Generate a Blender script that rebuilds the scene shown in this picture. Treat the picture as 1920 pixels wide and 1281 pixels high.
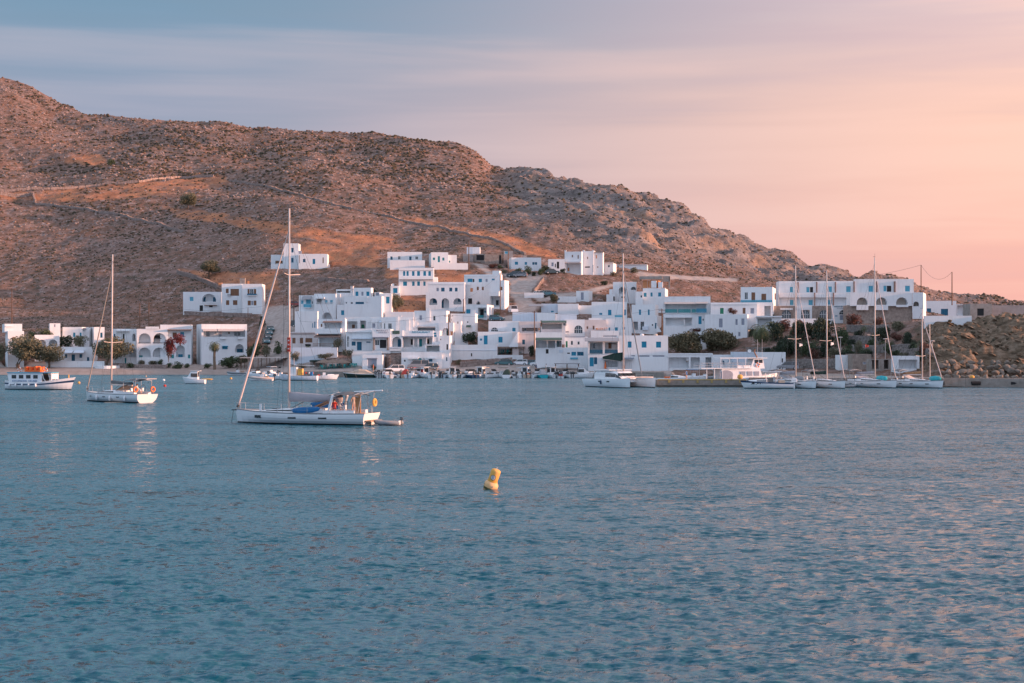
import bpy, bmesh, math, random
import numpy as np
from mathutils import Vector, Matrix
from mathutils.geometry import tessellate_polygon
from mathutils.bvhtree import BVHTree
random.seed(7)
RNG = np.random.default_rng(7)
SC = bpy.context.scene
COL = SC.collection
for _o in list(bpy.data.objects):
    bpy.data.objects.remove(_o)

# ------------------------------------------------------------------ camera
F = 3000.0          # focal length in pixels of the 1920 px wide photograph
CX, CY = 960.0, 640.5
CAMZ = 8.0
cam_data = bpy.data.cameras.new('camera')
cam = bpy.data.objects.new('camera', cam_data)
COL.objects.link(cam)
cam.location = (0, 0, CAMZ)
cam.rotation_euler = (math.radians(90), 0, 0)
cam_data.sensor_width = 36.0
cam_data.lens = 36.0 * F / 1920.0
cam_data.clip_start = 0.5
cam_data.clip_end = 20000
SC.camera = cam

# ------------------------------------------------------------------ sky
SUN_EL = math.radians(7.0)
SUN_AZ = math.radians(97.0)      # clockwise from +Y (the view direction)
world = bpy.data.worlds.new('World')
SC.world = world
world.use_nodes = True
nt = world.node_tree
nt.nodes.clear()
def N(t, **kw):
    n = nt.nodes.new(t)
    for k, v in kw.items():
        setattr(n, k, v)
    return n
def L(a, b):
    nt.links.new(a, b)
def wmath(op, a, b=None, c=None, clamp=False):
    n = N('ShaderNodeMath', operation=op)
    n.use_clamp = clamp
    for i, v in enumerate((a, b, c)):
        if v is None:
            continue
        if isinstance(v, (int, float)):
            n.inputs[i].default_value = v
        else:
            L(v, n.inputs[i])
    return n.outputs[0]
def wmix(f, a, b, mode='MIX'):
    n = N('ShaderNodeMix', data_type='RGBA', blend_type=mode)
    n.inputs[0].default_value = 1.0
    for i, v in ((0, f), (6, a), (7, b)):
        if isinstance(v, (int, float)):
            n.inputs[i].default_value = v
        elif isinstance(v, tuple):
            n.inputs[i].default_value = (*v, 1)
        else:
            L(v, n.inputs[i])
    return n.outputs[2]
def wmap(v, a, b, c=0.0, d=1.0, smooth=True):
    n = N('ShaderNodeMapRange')
    n.interpolation_type = 'SMOOTHSTEP' if smooth else 'LINEAR'
    L(v, n.inputs[0])
    for i, x in enumerate((a, b, c, d)):
        n.inputs[i + 1].default_value = x
    return n.outputs[0]
def lin(r, g, b):
    f = lambda c: (c / 255 / 12.92) if c / 255 <= 0.04045 else ((c / 255 + 0.055) / 1.055) ** 2.4
    return (f(r), f(g), f(b))
tc = N('ShaderNodeTexCoord')
sep = N('ShaderNodeSeparateXYZ')
L(tc.outputs['Generated'], sep.inputs[0])
X, Y, Z = sep.outputs
hyp = wmath('SQRT', wmath('ADD', wmath('MULTIPLY', X, X), wmath('MULTIPLY', Y, Y)))
hyp = wmath('MAXIMUM', hyp, 0.02)
AZ = wmath('DIVIDE', X, hyp)                       # -1 away from the sun .. 1 towards it
EL = wmath('DIVIDE', wmath('MAXIMUM', Z, 0.0), hyp)   # tangent of the elevation
BACK = wmap(wmath('DIVIDE', Y, hyp), 0.6, -0.6)
# long soft streaks of high cloud
def streak(scale, sx, sz, off, detail=3.0, rough=0.5):
    m = N('ShaderNodeMapping')
    L(tc.outputs['Generated'], m.inputs[0])
    m.inputs['Location'].default_value = (off, off * .7, off * .3)
    m.inputs['Rotation'].default_value = (0, math.radians(3.0), 0)
    m.inputs['Scale'].default_value = (sx, sx, sz)
    n = N('ShaderNodeTexNoise')
    n.inputs['Scale'].default_value = scale
    n.inputs['Detail'].default_value = detail
    n.inputs['Roughness'].default_value = rough
    n.inputs['Distortion'].default_value = 0.35
    L(m.outputs[0], n.inputs['Vector'])
    return n.outputs['Fac']
s1 = streak(1.0, 2.2, 26.0, 3.1, 4.0, .55)
s2 = streak(1.0, 4.0, 60.0, 9.4, 3.0, .5)
s3 = streak(1.0, 0.8, 9.0, 5.7, 2.0, .5)
a = wmap(AZ, -0.27, 0.40, 0, 1, True)
lowL, lowR = lin(180, 162, 176), lin(232, 170, 158)
midL, midR = lin(144, 150, 172), lin(240, 192, 172)
topL, topR = lin(106, 140, 166), lin(212, 186, 188)
low = wmix(a, lowL, lowR)
mid = wmix(a, midL, midR)
top = wmix(wmap(AZ, -0.15, 0.36, 0, 1, True), topL, topR)
sky_c = wmix(wmap(EL, 0.02, 0.13), low, mid)
sky_c = wmix(wmap(EL, 0.12, 0.23), sky_c, top)
# sky above the frame, raised brighter and bluer to lift the water reflections
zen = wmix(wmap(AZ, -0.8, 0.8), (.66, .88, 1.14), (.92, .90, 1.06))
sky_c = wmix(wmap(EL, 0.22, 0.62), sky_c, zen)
# unseen sky behind the camera, brightened as a pale blue fill on the walls
back_fill = wmix(wmap(EL, 0.0, 0.8), (.66, .82, 1.12), (.62, .82, 1.12))
sky_c = wmix(BACK, sky_c, back_fill)
st = wmath('ADD', wmath('MULTIPLY', s1, 0.5), wmath('ADD', wmath('MULTIPLY', s2, 0.40), wmath('MULTIPLY', s3, 0.32)))
bright = wmap(st, 0.55, 0.74)
dark = wmap(st, 0.62, 0.46)
pale = wmix(a, lin(170, 166, 180), lin(248, 200, 182))
grey = wmix(a, lin(112, 138, 160), lin(204, 172, 178))
sky_c = wmix(wmath('MULTIPLY', bright, 0.5), sky_c, pale)
sky_c = wmix(wmath('MULTIPLY', dark, wmath('ADD', wmath('MULTIPLY', EL, 1.9), 0.08), None, True), sky_c, grey)
nish = N('ShaderNodeTexSky', sky_type='NISHITA')
nish.sun_disc = False
nish.sun_elevation = SUN_EL
nish.sun_rotation = SUN_AZ
nish.air_density = 1.2
nish.dust_density = 2.0
ns = N('ShaderNodeVectorMath', operation='SCALE')
L(nish.outputs[0], ns.inputs[0])
ns.inputs['Scale'].default_value = 0.9
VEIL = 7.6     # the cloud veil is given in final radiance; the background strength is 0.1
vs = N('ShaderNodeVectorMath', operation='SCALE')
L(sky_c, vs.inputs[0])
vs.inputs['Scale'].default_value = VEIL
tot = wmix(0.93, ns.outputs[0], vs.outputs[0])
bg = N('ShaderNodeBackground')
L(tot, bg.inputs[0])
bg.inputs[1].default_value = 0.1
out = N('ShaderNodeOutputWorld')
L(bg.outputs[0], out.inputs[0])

# ------------------------------------------------------------------ sun
sun_data = bpy.data.lights.new('sun', 'SUN')
sun_data.energy = 4.4
sun_data.angle = math.radians(1.0)
sun_data.color = (1.0, 0.52, 0.34)
sun = bpy.data.objects.new('sun', sun_data)
COL.objects.link(sun)
sd = Vector((math.sin(SUN_AZ) * math.cos(SUN_EL), math.cos(SUN_AZ) * math.cos(SUN_EL), math.sin(SUN_EL)))
sun.rotation_euler = sd.to_track_quat('Z', 'Y').to_euler()
sun.location = (300, 0, 100)

SC.view_settings.view_transform = 'Standard'
SC.view_settings.look = 'None'
SC.view_settings.gamma = 1
SC.view_settings.use_curve_mapping = False
SC.view_settings.exposure = 0.75

# ------------------------------------------------------------------ helpers
def W(px, py, Yd):
    """world point seen at photo pixel (px, py) at distance Yd"""
    return Vector(((px - CX) / F * Yd, Yd, CAMZ + (CY - py) / F * Yd))
def tag(o, label=None, cat=None, group=None, kind=None):
    if label: o['label'] = label
    if cat: o['category'] = cat
    if group: o['group'] = group
    if kind: o['kind'] = kind
    return o
def empty(name, loc=(0, 0, 0), rz=0.0, label=None, cat=None, group=None):
    o = bpy.data.objects.new(name, None)
    COL.objects.link(o)
    o.location = loc
    o.rotation_euler = (0, 0, rz)
    o.empty_display_size = 0.3
    return tag(o, label, cat, group)
def children(o):
    return [c for c in bpy.data.objects if c.parent == o]
def copy_tree(o, parent=None, kids=None):
    if kids is None:
        kids = {}
        for c in bpy.data.objects:
            if c.parent: kids.setdefault(c.parent, []).append(c)
    c = o.copy()
    COL.objects.link(c)
    c.parent = parent
    for ch in kids.get(o, []):
        copy_tree(ch, c, kids)
    return c

class MB:
    """collects faces with material slots, then links them as one mesh object"""
    def __init__(s):
        s.v, s.f, s.m, s.mats = [], [], [], []
    def mi(s, m):
        if m not in s.mats: s.mats.append(m)
        return s.mats.index(m)
    def face(s, pts, m=None):
        n = len(s.v)
        s.v += [tuple(p) for p in pts]
        s.f.append(tuple(range(n, n + len(pts))))
        s.m.append(s.mi(m))
    def mesh(s, vs, fs, m=None):
        n = len(s.v)
        s.v += [tuple(p) for p in vs]
        k = s.mi(m)
        for f in fs:
            s.f.append(tuple(i + n for i in f)); s.m.append(k)
    def box(s, c, d, m=None, rz=0.0, M=None):
        hx, hy, hz = d[0] / 2, d[1] / 2, d[2] / 2
        cs, sn = math.cos(rz), math.sin(rz)
        vs = []
        for z in (-hz, hz):
            for x, y in ((-hx, -hy), (hx, -hy), (hx, hy), (-hx, hy)):
                p = Vector((c[0] + x * cs - y * sn, c[1] + x * sn + y * cs, c[2] + z))
                vs.append(M @ p if M else p)
        s.mesh(vs, [(3, 2, 1, 0), (4, 5, 6, 7), (0, 1, 5, 4), (1, 2, 6, 5), (2, 3, 7, 6), (3, 0, 4, 7)], m)
    def box2(s, a, b, m=None):
        s.box([(a[i] + b[i]) / 2 for i in range(3)], [abs(b[i] - a[i]) for i in range(3)], m)
    def tube(s, pts, r, m=None, n=6, caps=True):
        """r: number or list"""
        pts = [Vector(p) for p in pts]
        rs = r if isinstance(r, (list, tuple)) else [r] * len(pts)
        rings = []
        vs = []
        for i, p in enumerate(pts):
            d = (pts[min(i + 1, len(pts) - 1)] - pts[max(i - 1, 0)])
            if d.length < 1e-9: d = Vector((0, 0, 1))
            d.normalize()
            up = Vector((0, 0, 1)) if abs(d.z) < 0.95 else Vector((1, 0, 0))
            a = d.cross(up).normalized(); b = a.cross(d)
            for k in range(n):
                t = 2 * math.pi * k / n
                vs.append(p + (a * math.cos(t) + b * math.sin(t)) * rs[i])
        fs = []
        for i in range(len(pts) - 1):
            for k in range(n):
                k2 = (k + 1) % n
                fs.append((i * n + k, i * n + k2, (i + 1) * n + k2, (i + 1) * n + k))
        if caps:
            fs.append(tuple(range(n))[::-1]); fs.append(tuple((len(pts) - 1) * n + k for k in range(n)))
        s.mesh(vs, fs, m)
    def lathe(s, prof, c=(0, 0, 0), m=None, n=12, M=None):
        """prof: list of (r, z)"""
        vs, fs = [], []
        for r, z in prof:
            for k in range(n):
                t = 2 * math.pi * k / n
                p = Vector((c[0] + r * math.cos(t), c[1] + r * math.sin(t), c[2] + z))
                vs.append(M @ p if M else p)
        for i in range(len(prof) - 1):
            for k in range(n):
                k2 = (k + 1) % n
                fs.append((i * n + k, i * n + k2, (i + 1) * n + k2, (i + 1) * n + k))
        fs.append(tuple(range(n))[::-1]); fs.append(tuple((len(prof) - 1) * n + k for k in range(n)))
        s.mesh(vs, fs, m)
    def torus(s, c, R, r, m=None, axis='y', n=16, k=6, m2=None):
        for part in range(2 if m2 else 1):
            vs, fs = [], []
            for i in range(n):
                a = 2 * math.pi * i / n
                for j in range(k):
                    b = 2 * math.pi * j / k
                    rr = R + r * math.cos(b); h = r * math.sin(b)
                    x, y = rr * math.cos(a), rr * math.sin(a)
                    p = (x, h, y) if axis == 'y' else ((h, x, y) if axis == 'x' else (x, y, h))
                    vs.append((c[0] + p[0], c[1] + p[1], c[2] + p[2]))
            for i in range(n):
                if m2 and ((i // (n // 8)) % 2) != part: continue
                for j in range(k):
                    fs.append((i * k + j, ((i + 1) % n) * k + j, ((i + 1) % n) * k + (j + 1) % k, i * k + (j + 1) % k))
            s.mesh(vs, fs, m2 if part else m)
    def build(s, name, parent=None, smooth=False, mesh_only=False):
        me = bpy.data.meshes.new(name)
        me.from_pydata(s.v, [], s.f)
        for m in s.mats: me.materials.append(m)
        me.polygons.foreach_set('material_index', s.m)
        if smooth:
            me.polygons.foreach_set('use_smooth', [True] * len(s.f))
        me.update()
        if mesh_only: return me
        o = bpy.data.objects.new(name, me)
        COL.objects.link(o)
        if parent: o.parent = parent
        return o
def inst(name, me, parent=None, loc=(0, 0, 0), rot=(0, 0, 0), scale=(1, 1, 1)):
    o = bpy.data.objects.new(name, me)
    COL.objects.link(o)
    o.parent = parent; o.location = loc; o.rotation_euler = rot; o.scale = scale
    return o

# ------------------------------------------------------------------ materials
MATS = {}
def mat(name, col, rough=0.7, spec=0.4, metal=0.0, var=0.0, vscale=3.0, col2=None, bump=0.0, bscale=8.0, weather=0.0, emit=None, stretch=(1, 1, 1), dirt=None):
    """procedural material: base colour varied by noise, optional relief and streaky wear"""
    if name in MATS: return MATS[name]
    m = bpy.data.materials.new(name); m.use_nodes = True
    t = m.node_tree; b = t.nodes['Principled BSDF']
    b.inputs['Roughness'].default_value = rough
    b.inputs['Specular IOR Level'].default_value = spec
    b.inputs['Metallic'].default_value = metal
    b.inputs['Base Color'].default_value = (*col, 1)
    co = t.nodes.new('ShaderNodeNewGeometry').outputs['Position']
    if var or col2:
        n = t.nodes.new('ShaderNodeTexNoise'); n.inputs['Scale'].default_value = vscale
        n.inputs['Detail'].default_value = 6; n.inputs['Roughness'].default_value = .6
        mp = t.nodes.new('ShaderNodeMapping'); mp.inputs['Scale'].default_value = stretch
        t.links.new(co, mp.inputs[0]); t.links.new(mp.outputs[0], n.inputs['Vector'])
        r = t.nodes.new('ShaderNodeValToRGB')
        r.color_ramp.elements[0].position = .33; r.color_ramp.elements[1].position = .67
        c2 = col2 if col2 else tuple(c * (1 - var) for c in col)
        r.color_ramp.elements[0].color = (*c2, 1); r.color_ramp.elements[1].color = (*col, 1)
        t.links.new(n.outputs['Fac'], r.inputs[0])
        last = r.outputs[0]
        if weather:
            n2 = t.nodes.new('ShaderNodeTexNoise'); n2.inputs['Scale'].default_value = 1.0; n2.inputs['Detail'].default_value = 5
            mp2 = t.nodes.new('ShaderNodeMapping'); mp2.inputs['Scale'].default_value = (2.2, 2.2, .28)
            t.links.new(co, mp2.inputs[0]); t.links.new(mp2.outputs[0], n2.inputs['Vector'])
            r2 = t.nodes.new('ShaderNodeMapRange'); r2.inputs[1].default_value = .52; r2.inputs[2].default_value = .72
            r2.inputs[4].default_value = weather
            t.links.new(n2.outputs['Fac'], r2.inputs[0])
            mx = t.nodes.new('ShaderNodeMix'); mx.data_type = 'RGBA'
            t.links.new(r2.outputs[0], mx.inputs[0]); t.links.new(last, mx.inputs[6])
            mx.inputs[7].default_value = (*(dirt or (.32, .29, .27)), 1)
            last = mx.outputs[2]
        t.links.new(last, b.inputs['Base Color'])
    if bump:
        n = t.nodes.new('ShaderNodeTexNoise'); n.inputs['Scale'].default_value = bscale; n.inputs['Detail'].default_value = 5
        t.links.new(co, n.inputs['Vector'])
        bp = t.nodes.new('ShaderNodeBump'); bp.inputs['Distance'].default_value = bump; bp.inputs['Strength'].default_value = 1
        t.links.new(n.outputs['Fac'], bp.inputs['Height']); t.links.new(bp.outputs[0], b.inputs['Normal'])
    if emit:
        b.inputs['Emission Color'].default_value = (*emit[0], 1); b.inputs['Emission Strength'].default_value = emit[1]
    MATS[name] = m
    return m
# ------------------------------------------------------------------ the lie of the land
# one profile per bearing: (distance, photo row) pairs from the shore to the crest
_P = {
 -500: (383, [(388,693),(396,688),(405,676),(425,648),(455,612),(520,555),(640,410),(820,250),(1040,100)]),
 0:    (383, [(388,693),(396,688),(405,676),(425,648),(455,612),(520,560),(640,430),(800,300),(1000,143)]),
 60:   (383, [(388,693),(396,688),(405,676),(425,648),(455,612),(520,558),(640,430),(800,302),(990,158)]),
 105:  (383, [(388,693),(396,688),(405,676),(425,648),(455,611),(520,556),(640,428),(798,305),(985,182)]),
 150:  (384, [(388,693),(397,688),(406,676),(425,648),(455,610),(520,552),(640,425),(790,308),(960,206)]),
 240:  (384, [(389,693),(397,688),(407,676),(425,648),(455,608),(522,540),(640,418),(785,310),(940,228)]),
 400:  (385, [(390,693),(398,688),(408,676),(425,650),(453,596),(525,505),(640,400),(780,312),(920,233)]),
 470:  (378, [(380,696),(392,689),(400,672),(418,640),(448,590),(520,500),(635,392),(775,312),(915,243)]),
 560:  (366, [(368,699),(382,690),(391,662),(410,622),(440,575),(505,503),(620,388),(765,312),(905,249)]),
 660:  (360, [(361,699),(376,690),(388,659),(407,615),(433,572),(490,500),(600,410),(750,330),(890,256)]),
 740:  (360, [(361,699),(373,690),(386,657),(405,610),(428,570),(475,500),(580,440),(740,350),(885,254)]),
 860:  (360, [(361,699),(373,690),(387,657),(406,610),(430,570),(480,500),(590,430),(740,350),(880,267)]),
 890:  (360, [(361,699),(373,690),(387,657),(406,610),(430,570),(480,500),(590,430),(740,355),(878,285)]),
 922:  (360, [(361,699),(373,690),(387,657),(406,610),(430,570),(480,502),(585,430),(735,365),(862,321)]),
 1000: (359, [(360,699),(373,690),(387,656),(405,611),(430,571),(478,508),(560,450),(690,382),(810,326)]),
 1080: (358, [(359,699),(372,690),(388,655),(404,612),(430,572),(475,513),(540,468),(640,398),(760,336)]),
 1200: (356, [(357,699),(372,691),(386,653),(402,614),(430,577),(470,526),(525,492),(610,432),(720,371)]),
 1300: (350, [(352,700),(372,692),(386,655),(402,622),(425,588),(480,534),(540,514),(600,472),(685,407)]),
 1340: (346, [(348,701),(368,692),(382,655),(398,622),(422,590),(480,538),(545,518),(605,482),(682,436)]),
 1450: (335, [(338,702),(355,692),(369,655),(386,622),(412,600),(480,562),(560,537),(620,508),(680,477)]),
 1550: (318, [(320,704),(340,692),(358,655),(378,615),(400,607),(470,588),(540,560),(610,535),(670,513)]),
 1592: (310, [(312,705),(333,693),(352,655),(375,614),(397,607),(465,592),(540,566),(620,542),(665,524)]),
 1640: (300, [(303,706),(325,694),(345,655),(372,613),(392,608),(460,598),(540,575),(640,546),(760,513)]),
 1690: (294, [(297,707),(314,692),(332,652),(358,609),(378,605),(455,603),(540,588),(660,560),(780,521)]),
 1740: (288, [(291,708),(303,690),(319,650),(343,606),(363,602),(450,610),(540,598),(680,573),(800,543)]),
 1885: (283, [(286,709),(296,690),(310,650),(335,602),(352,599),(450,612),(555,604),(700,588),(815,570)]),
 1920: (283, [(286,709),(294,690),(308,650),(333,602),(352,600),(450,612),(560,605),(700,590),(820,572)]),
 2100: (280, [(283,709),(292,695),(306,665),(333,622),(352,618),(450,625),(560,620),(700,612),(820,602)]),
 2450: (278, [(281,712),(292,705),(306,690),(333,660),(352,655),(450,652),(560,648),(700,642),(820,634)]),
}
PXS = np.array(sorted(_P))
def _zof(Yd, py): return CAMZ + (CY - py) / F * Yd
_tabY, _tabZ = [], []
for p in PXS:
    sh, pts = _P[int(p)]
    ys = [sh - 14, sh] + [q[0] for q in pts]
    zs = [-3.0, -0.4] + [_zof(*q) for q in pts]
    ys += [ys[-1] + 60, ys[-1] + 300]
    zs += [zs[-1] - 12, zs[-1] - 80]
    _tabY.append(ys); _tabZ.append(zs)
_tabY = np.array(_tabY); _tabZ = np.array(_tabZ); K = _tabY.shape[1]
def prof(px):
    px = min(max(px, PXS[0]), PXS[-1])
    return (np.array([np.interp(px, PXS, _tabY[:, k]) for k in range(K)]),
            np.array([np.interp(px, PXS, _tabZ[:, k]) for k in range(K)]))
def Yat(px, py):
    """distance at which the bare slope is seen at photo pixel (px, py)"""
    ys, zs = prof(px)
    yy = np.linspace(ys[1], ys[K - 3], 900)
    zz = np.interp(yy, ys, zs)
    pp = CY - (zz - CAMZ) / yy * F
    i = np.argmax(pp <= py)
    return float(yy[i]) if pp[i] <= py else float(yy[-1])
def zslope(x, y):
    px = CX + F * x / y
    ys, zs = prof(px)
    return float(np.interp(y, ys, zs))

# ------------------------------------------------------------------ site plan: front corners measured from the photograph
_T = (0, 0, 1)
def crop(ox, oy, w, ow=1708):
    global _T
    _T = (ox, oy, ow / w)
def cx_(x): return _T[0] + x / _T[2]
def cy_(y): return _T[1] + y / _T[2]
SITES = []
class Blk: pass
def blk(x0, y0, x1, y1, ps=0.0, sx=None, dep=7.0, op=(), sop=(), dY=0.0, mat='white', par=0.35, Yabs=None, base=None, det=(), lev=True):
    b = Blk()
    b.x0, b.y0, b.x1, b.y1 = cx_(x0), cy_(y0), cx_(x1), cy_(y1)
    b.ps = ps; b.dep = dep; b.dY = dY; b.mat = mat; b.par = par; b.lev = lev
    near = b.x0 if ps >= 0 else b.x1
    b.Y = (Yabs if Yabs else Yat(near, cy_(base) if base else b.y1)) + dY
    n = W(near, b.y1, b.Y)
    b.t = Vector((math.cos(ps), math.sin(ps), 0)); b.bk = Vector((-math.sin(ps), math.cos(ps), 0))
    other = b.x1 if ps >= 0 else b.x0
    k = (other - CX) / F
    # near + s*t on the ray x = k*y
    den = (b.t.x - k * b.t.y)
    s = (k * n.y - n.x) / den
    if ps >= 0: b.o = n.copy(); b.w = s
    else: b.o = n + b.t * s; b.w = -s
    if sx is not None:
        c = b.o if ps >= 0 else b.o + b.t * b.w
        k = (cx_(sx) - CX) / F
        den = (b.bk.x - k * b.bk.y)
        d = (k * c.y - c.x) / den if abs(den) > 1e-6 else dep
        b.dep = min(max(d, 2.0), 14.0)
    b.zb = n.z; b.zt = W(near, b.y0, b.Y).z
    b.o = Vector((b.o.x, b.o.y, 0))
    b.op = [(o[0], cx_(o[1]), cy_(o[2]), cx_(o[3]), cy_(o[4])) + tuple(o[5:]) for o in op]
    b.sop = [(o[0], cx_(o[1]), cy_(o[2]), cx_(o[3]), cy_(o[4])) + tuple(o[5:]) for o in sop]
    b.det = [(o[0], cx_(o[1]), cy_(o[2]), cx_(o[3]), cy_(o[4])) + tuple(o[5:]) for o in det]
    return b
def house(label, *blocks, cat='house', name='village_house', group='white village houses'):
    for b in blocks:
        b.fd = .15 if any(o is not b and b.y1 <= o.y0 + 3 and abs(b.Y - o.Y) < 4 and min(b.x1, o.x1) - max(b.x0, o.x0) > .6 * (b.x1 - b.x0) for o in blocks) else 3.0
    SITES.append((name, label, cat, group, blocks))
# ---- left shore -----------------------------------------------------
crop(0, 580, 240)
house('white house at the far left edge of the photo behind the olive trees',
  blk(105,290,320,770, .35, -25, op=[('n',165,370,205,425)], sop=[('W',22,370,48,440)], base=770),
  blk(62,194,296,300, .35, -20, dY=3, base=770, det=[('slab',75,225,175,232,.3,'whitepaint')], lev=False))
house('low white house with two lit arches above the leaning olive trees',
  blk(465,342,795,560, .3, 325, op=[('a',500,405,612,487),('a',650,405,765,490)], base=700))
house('flat white house half hidden by the dark bush above the two-arch house',
  blk(665,188,805,330, .3, 325, op=[('l',720,200,740,240)], base=560))
house('blue-grey and white cubic house behind the low waterfront house',
  blk(1255,238,1395,500, .35, 1190, op=[('W',1338,312,1368,380)], base=540),
  blk(835,238,1092,500, .0, op=[('b',975,312,1005,370),('b',1062,312,1088,365)], dY=1.5, base=540, lev=False),
  blk(1092,246,1190,500, .0, dY=3.2, base=540, det=[('slab',1095,250,1150,268,1.2,'greycanvas')], lev=False))
house('low white waterfront cottage with two small canvas awnings and blue doors',
  blk(800,502,1230,690, .06, op=[('W',865,600,897,650),('W',955,603,1000,690),('W',1060,598,1095,648),('W',1160,640,1190,690)], base=700,
      det=[('awn',865,545,985,585,2.2,'bluewall'),('awn',1000,545,1135,585,2.2,'bluewall')]))
house('white garden wall with pierced top facing the beach', blk(610,692,1390,772, .03, dep=.5, base=775, par=.0), cat='wall', name='garden_wall', group='white walls of the shore')
crop(200, 580, 240)
house('two-storey white arcaded building with red bougainvillea on its front',
  blk(400,262,815,735, .15, op=[('a',420,320,588,458),('a',620,320,790,458),('a',425,512,588,642),('a',615,512,785,642),('tq',710,610,770,642),('tq',425,615,480,642)], base=740,
      det=[('rail',425,440,585,458,.02,'darkmetal'),('rail',622,440,788,458,.02,'darkmetal'),('slab',520,232,700,262,.2,'white','cornice')]),
  blk(715,206,1130,735, .15, dep=8, dY=1.6, op=[('n',880,310,935,375),('b',982,305,1033,370),('a',925,480,1040,640),('tq',862,605,898,655),('tq',1085,605,1115,655),('b',955,600,1015,640)], base=740,
      det=[('slab',815,270,1138,280,1.8,'n','pergola')]),
  blk(62,262,398,735, -.12, dep=7, dY=1.2, op=[('W',95,330,115,400),('k',215,330,238,440),('a',340,325,385,425),('a',290,512,388,640),('tq',240,650,262,735)], base=740, lev=False,
      det=[('slab',130,280,310,296,1.0,'white')]))
crop(330, 480, 240)
house('white two-storey building with a long roofed terrace next to the palm',
  blk(340,910,948,1450, .28, 200, op=[('h',368,985,922,1080),('g',400,1000,452,1078),('l',570,1010,612,1078),('g',772,1010,862,1070),('n',698,1015,716,1040),('a',790,1178,905,1290),('W',812,1240,890,1290),('b',618,1205,690,1245),('l',655,1247,690,1285)], base=1450,
      det=[('awn',355,975,545,1005,1.0,'canvas'),('awn',555,975,900,1005,1.0,'canvas'),('bal',820,1080,890,1110,.8,'white'),('bal',590,1080,665,1112,.8,'white'),('slab',618,1200,690,1210,.9,'b','awning')]))
house('white cubic house with wooden shutters and an arched terrace on the slope',
  blk(610,372,878,775, .03, op=[('n',665,437,703,497),('n',727,440,840,532),('n',668,592,710,655),('n',760,592,818,655)], base=800,
      det=[('box',850,300,920,372,'concrete',2.0),('box',565,358,612,420,'o',1.0,1.2,'water_tank'),('rail',690,515,740,530,.4,'darkmetal')]),
  blk(883,374,1148,775, .03, op=[('n',955,442,982,530),('g',985,442,1035,530),('n',1038,442,1070,530),('n',957,597,998,660),('l',1000,597,1035,660),('n',1038,597,1072,660)], dY=-.7, base=800,
      det=[('bal',955,505,1078,530,.8,'W'),('box',950,335,972,372,'o',1,.6,'water_tank')]),
  blk(95,480,606,740, .03, op=[('lb',180,545,235,605),('a',345,505,535,612),('W',350,550,395,612),('W',495,550,532,612),('k',315,660,360,738),('k',440,657,490,685)], dY=1.2, base=800,
      det=[('box',212,440,250,480,'darkmetal',2,.8,'solar_heater'),('band',345,614,535,628,'white'),('slab',380,655,550,662,.7,'n')]))
crop(420, 380, 240, 961)
house('highest white house with a square tower alone on the hillside',
  blk(447,306,560,488, .04, op=[('W',505,340,522,375),('W',505,415,522,450)], base=495),
  blk(352,392,447,482, .04, op=[('n',385,437,440,458)], dY=.8, base=495),
  blk(560,385,775,488, .04, op=[('W',592,423,612,448),('b',665,423,685,462),('n',740,412,748,455),('n',545+20,395,545+24,455)], dY=-.5, base=495, det=[('box',560,362,582,388,'l',1.5,1.0,'water_tank')]),
  blk(352,462,792,503, .04, dep=1.0, dY=-3.5, par=0, base=502))
# ---- lower centre left (crop E) -------------------------------------
crop(540, 520, 200)
house('white house with a blue glazed porch and a curved balcony',
  blk(418,262,765,680, -.28, 880, op=[('h',455,345,540,430),('lb',585,362,635,430),('lb',670,362,718,430),('a',545,562,700,668)], base=700, sop=[],
      det=[('slab',450,325,600,345,1.0,'white'),('rail',455,400,730,430,.05,'whitepaint')]),
  blk(175,290,416,700, -.1, op=[('lb',205,365,250,430),('lb',285,330,370,430),('g',375,385,400,430),('n',185,610,285,682),('a',440-20,570,490-20,650)], dY=.8, base=700,
      det=[('bal',265,432,378,492,1.2,'lb'),('awn',235,300,385,360,1.2,'greycanvas'),('slab',170,570,415,578,1.4,'white')]),
  blk(110,545,470,815, -.1, dep=1.5, op=[('b',388,735,402,810),('b',420,712,438,810)], dY=-4, base=820, par=0))
house('small white house with two vivid blue square shutters beside the porch house',
  blk(785,440,1110,700, -.25, 1150, op=[('b',850,530,908,605),('b',1020,530,1085,605)], base=700),
  blk(1112,432,1275,600, -.25, 1300, op=[('h',1150,550,1250,600)], dY=1.5, base=700, lev=False))
house('plain white block with a warm sunlit side wall and a roof terrace',
  blk(900,306,1500,640, -.22, 1562, op=[('g',920,395,945,425),('g',1000,395,1040,430),('W',1080,395,1215,430)], base=690, det=[('col',1250,310,1282,400,'white'),('box',1460,580,1492,630,'greywall',1.5,.6)]))
house('flat white house with blue shutters at the top behind the small palm',
  blk(1050,168,1330,300, -.18, 1365, op=[('b',1080,230,1127,300),('l',1170,230,1210,300),('b',1255,230,1303,300)], base=640, det=[('box',1000,145,1040,190,'pinkish',1.5)]),
  blk(770,192,1048,300, -.1, op=[('h',778,220,1000,250)], dY=.8, base=640))
house('low grey-blue store house with a small dish beside the blue gate',
  blk(1385,240,1470,310, -.05, op=[('l',1395,245,1460,300)], base=640),
  blk(1480,262,1660,520, -.05, op=[('b',1570,312,1625,420)], dY=.3, base=640, dep=3))
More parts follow.
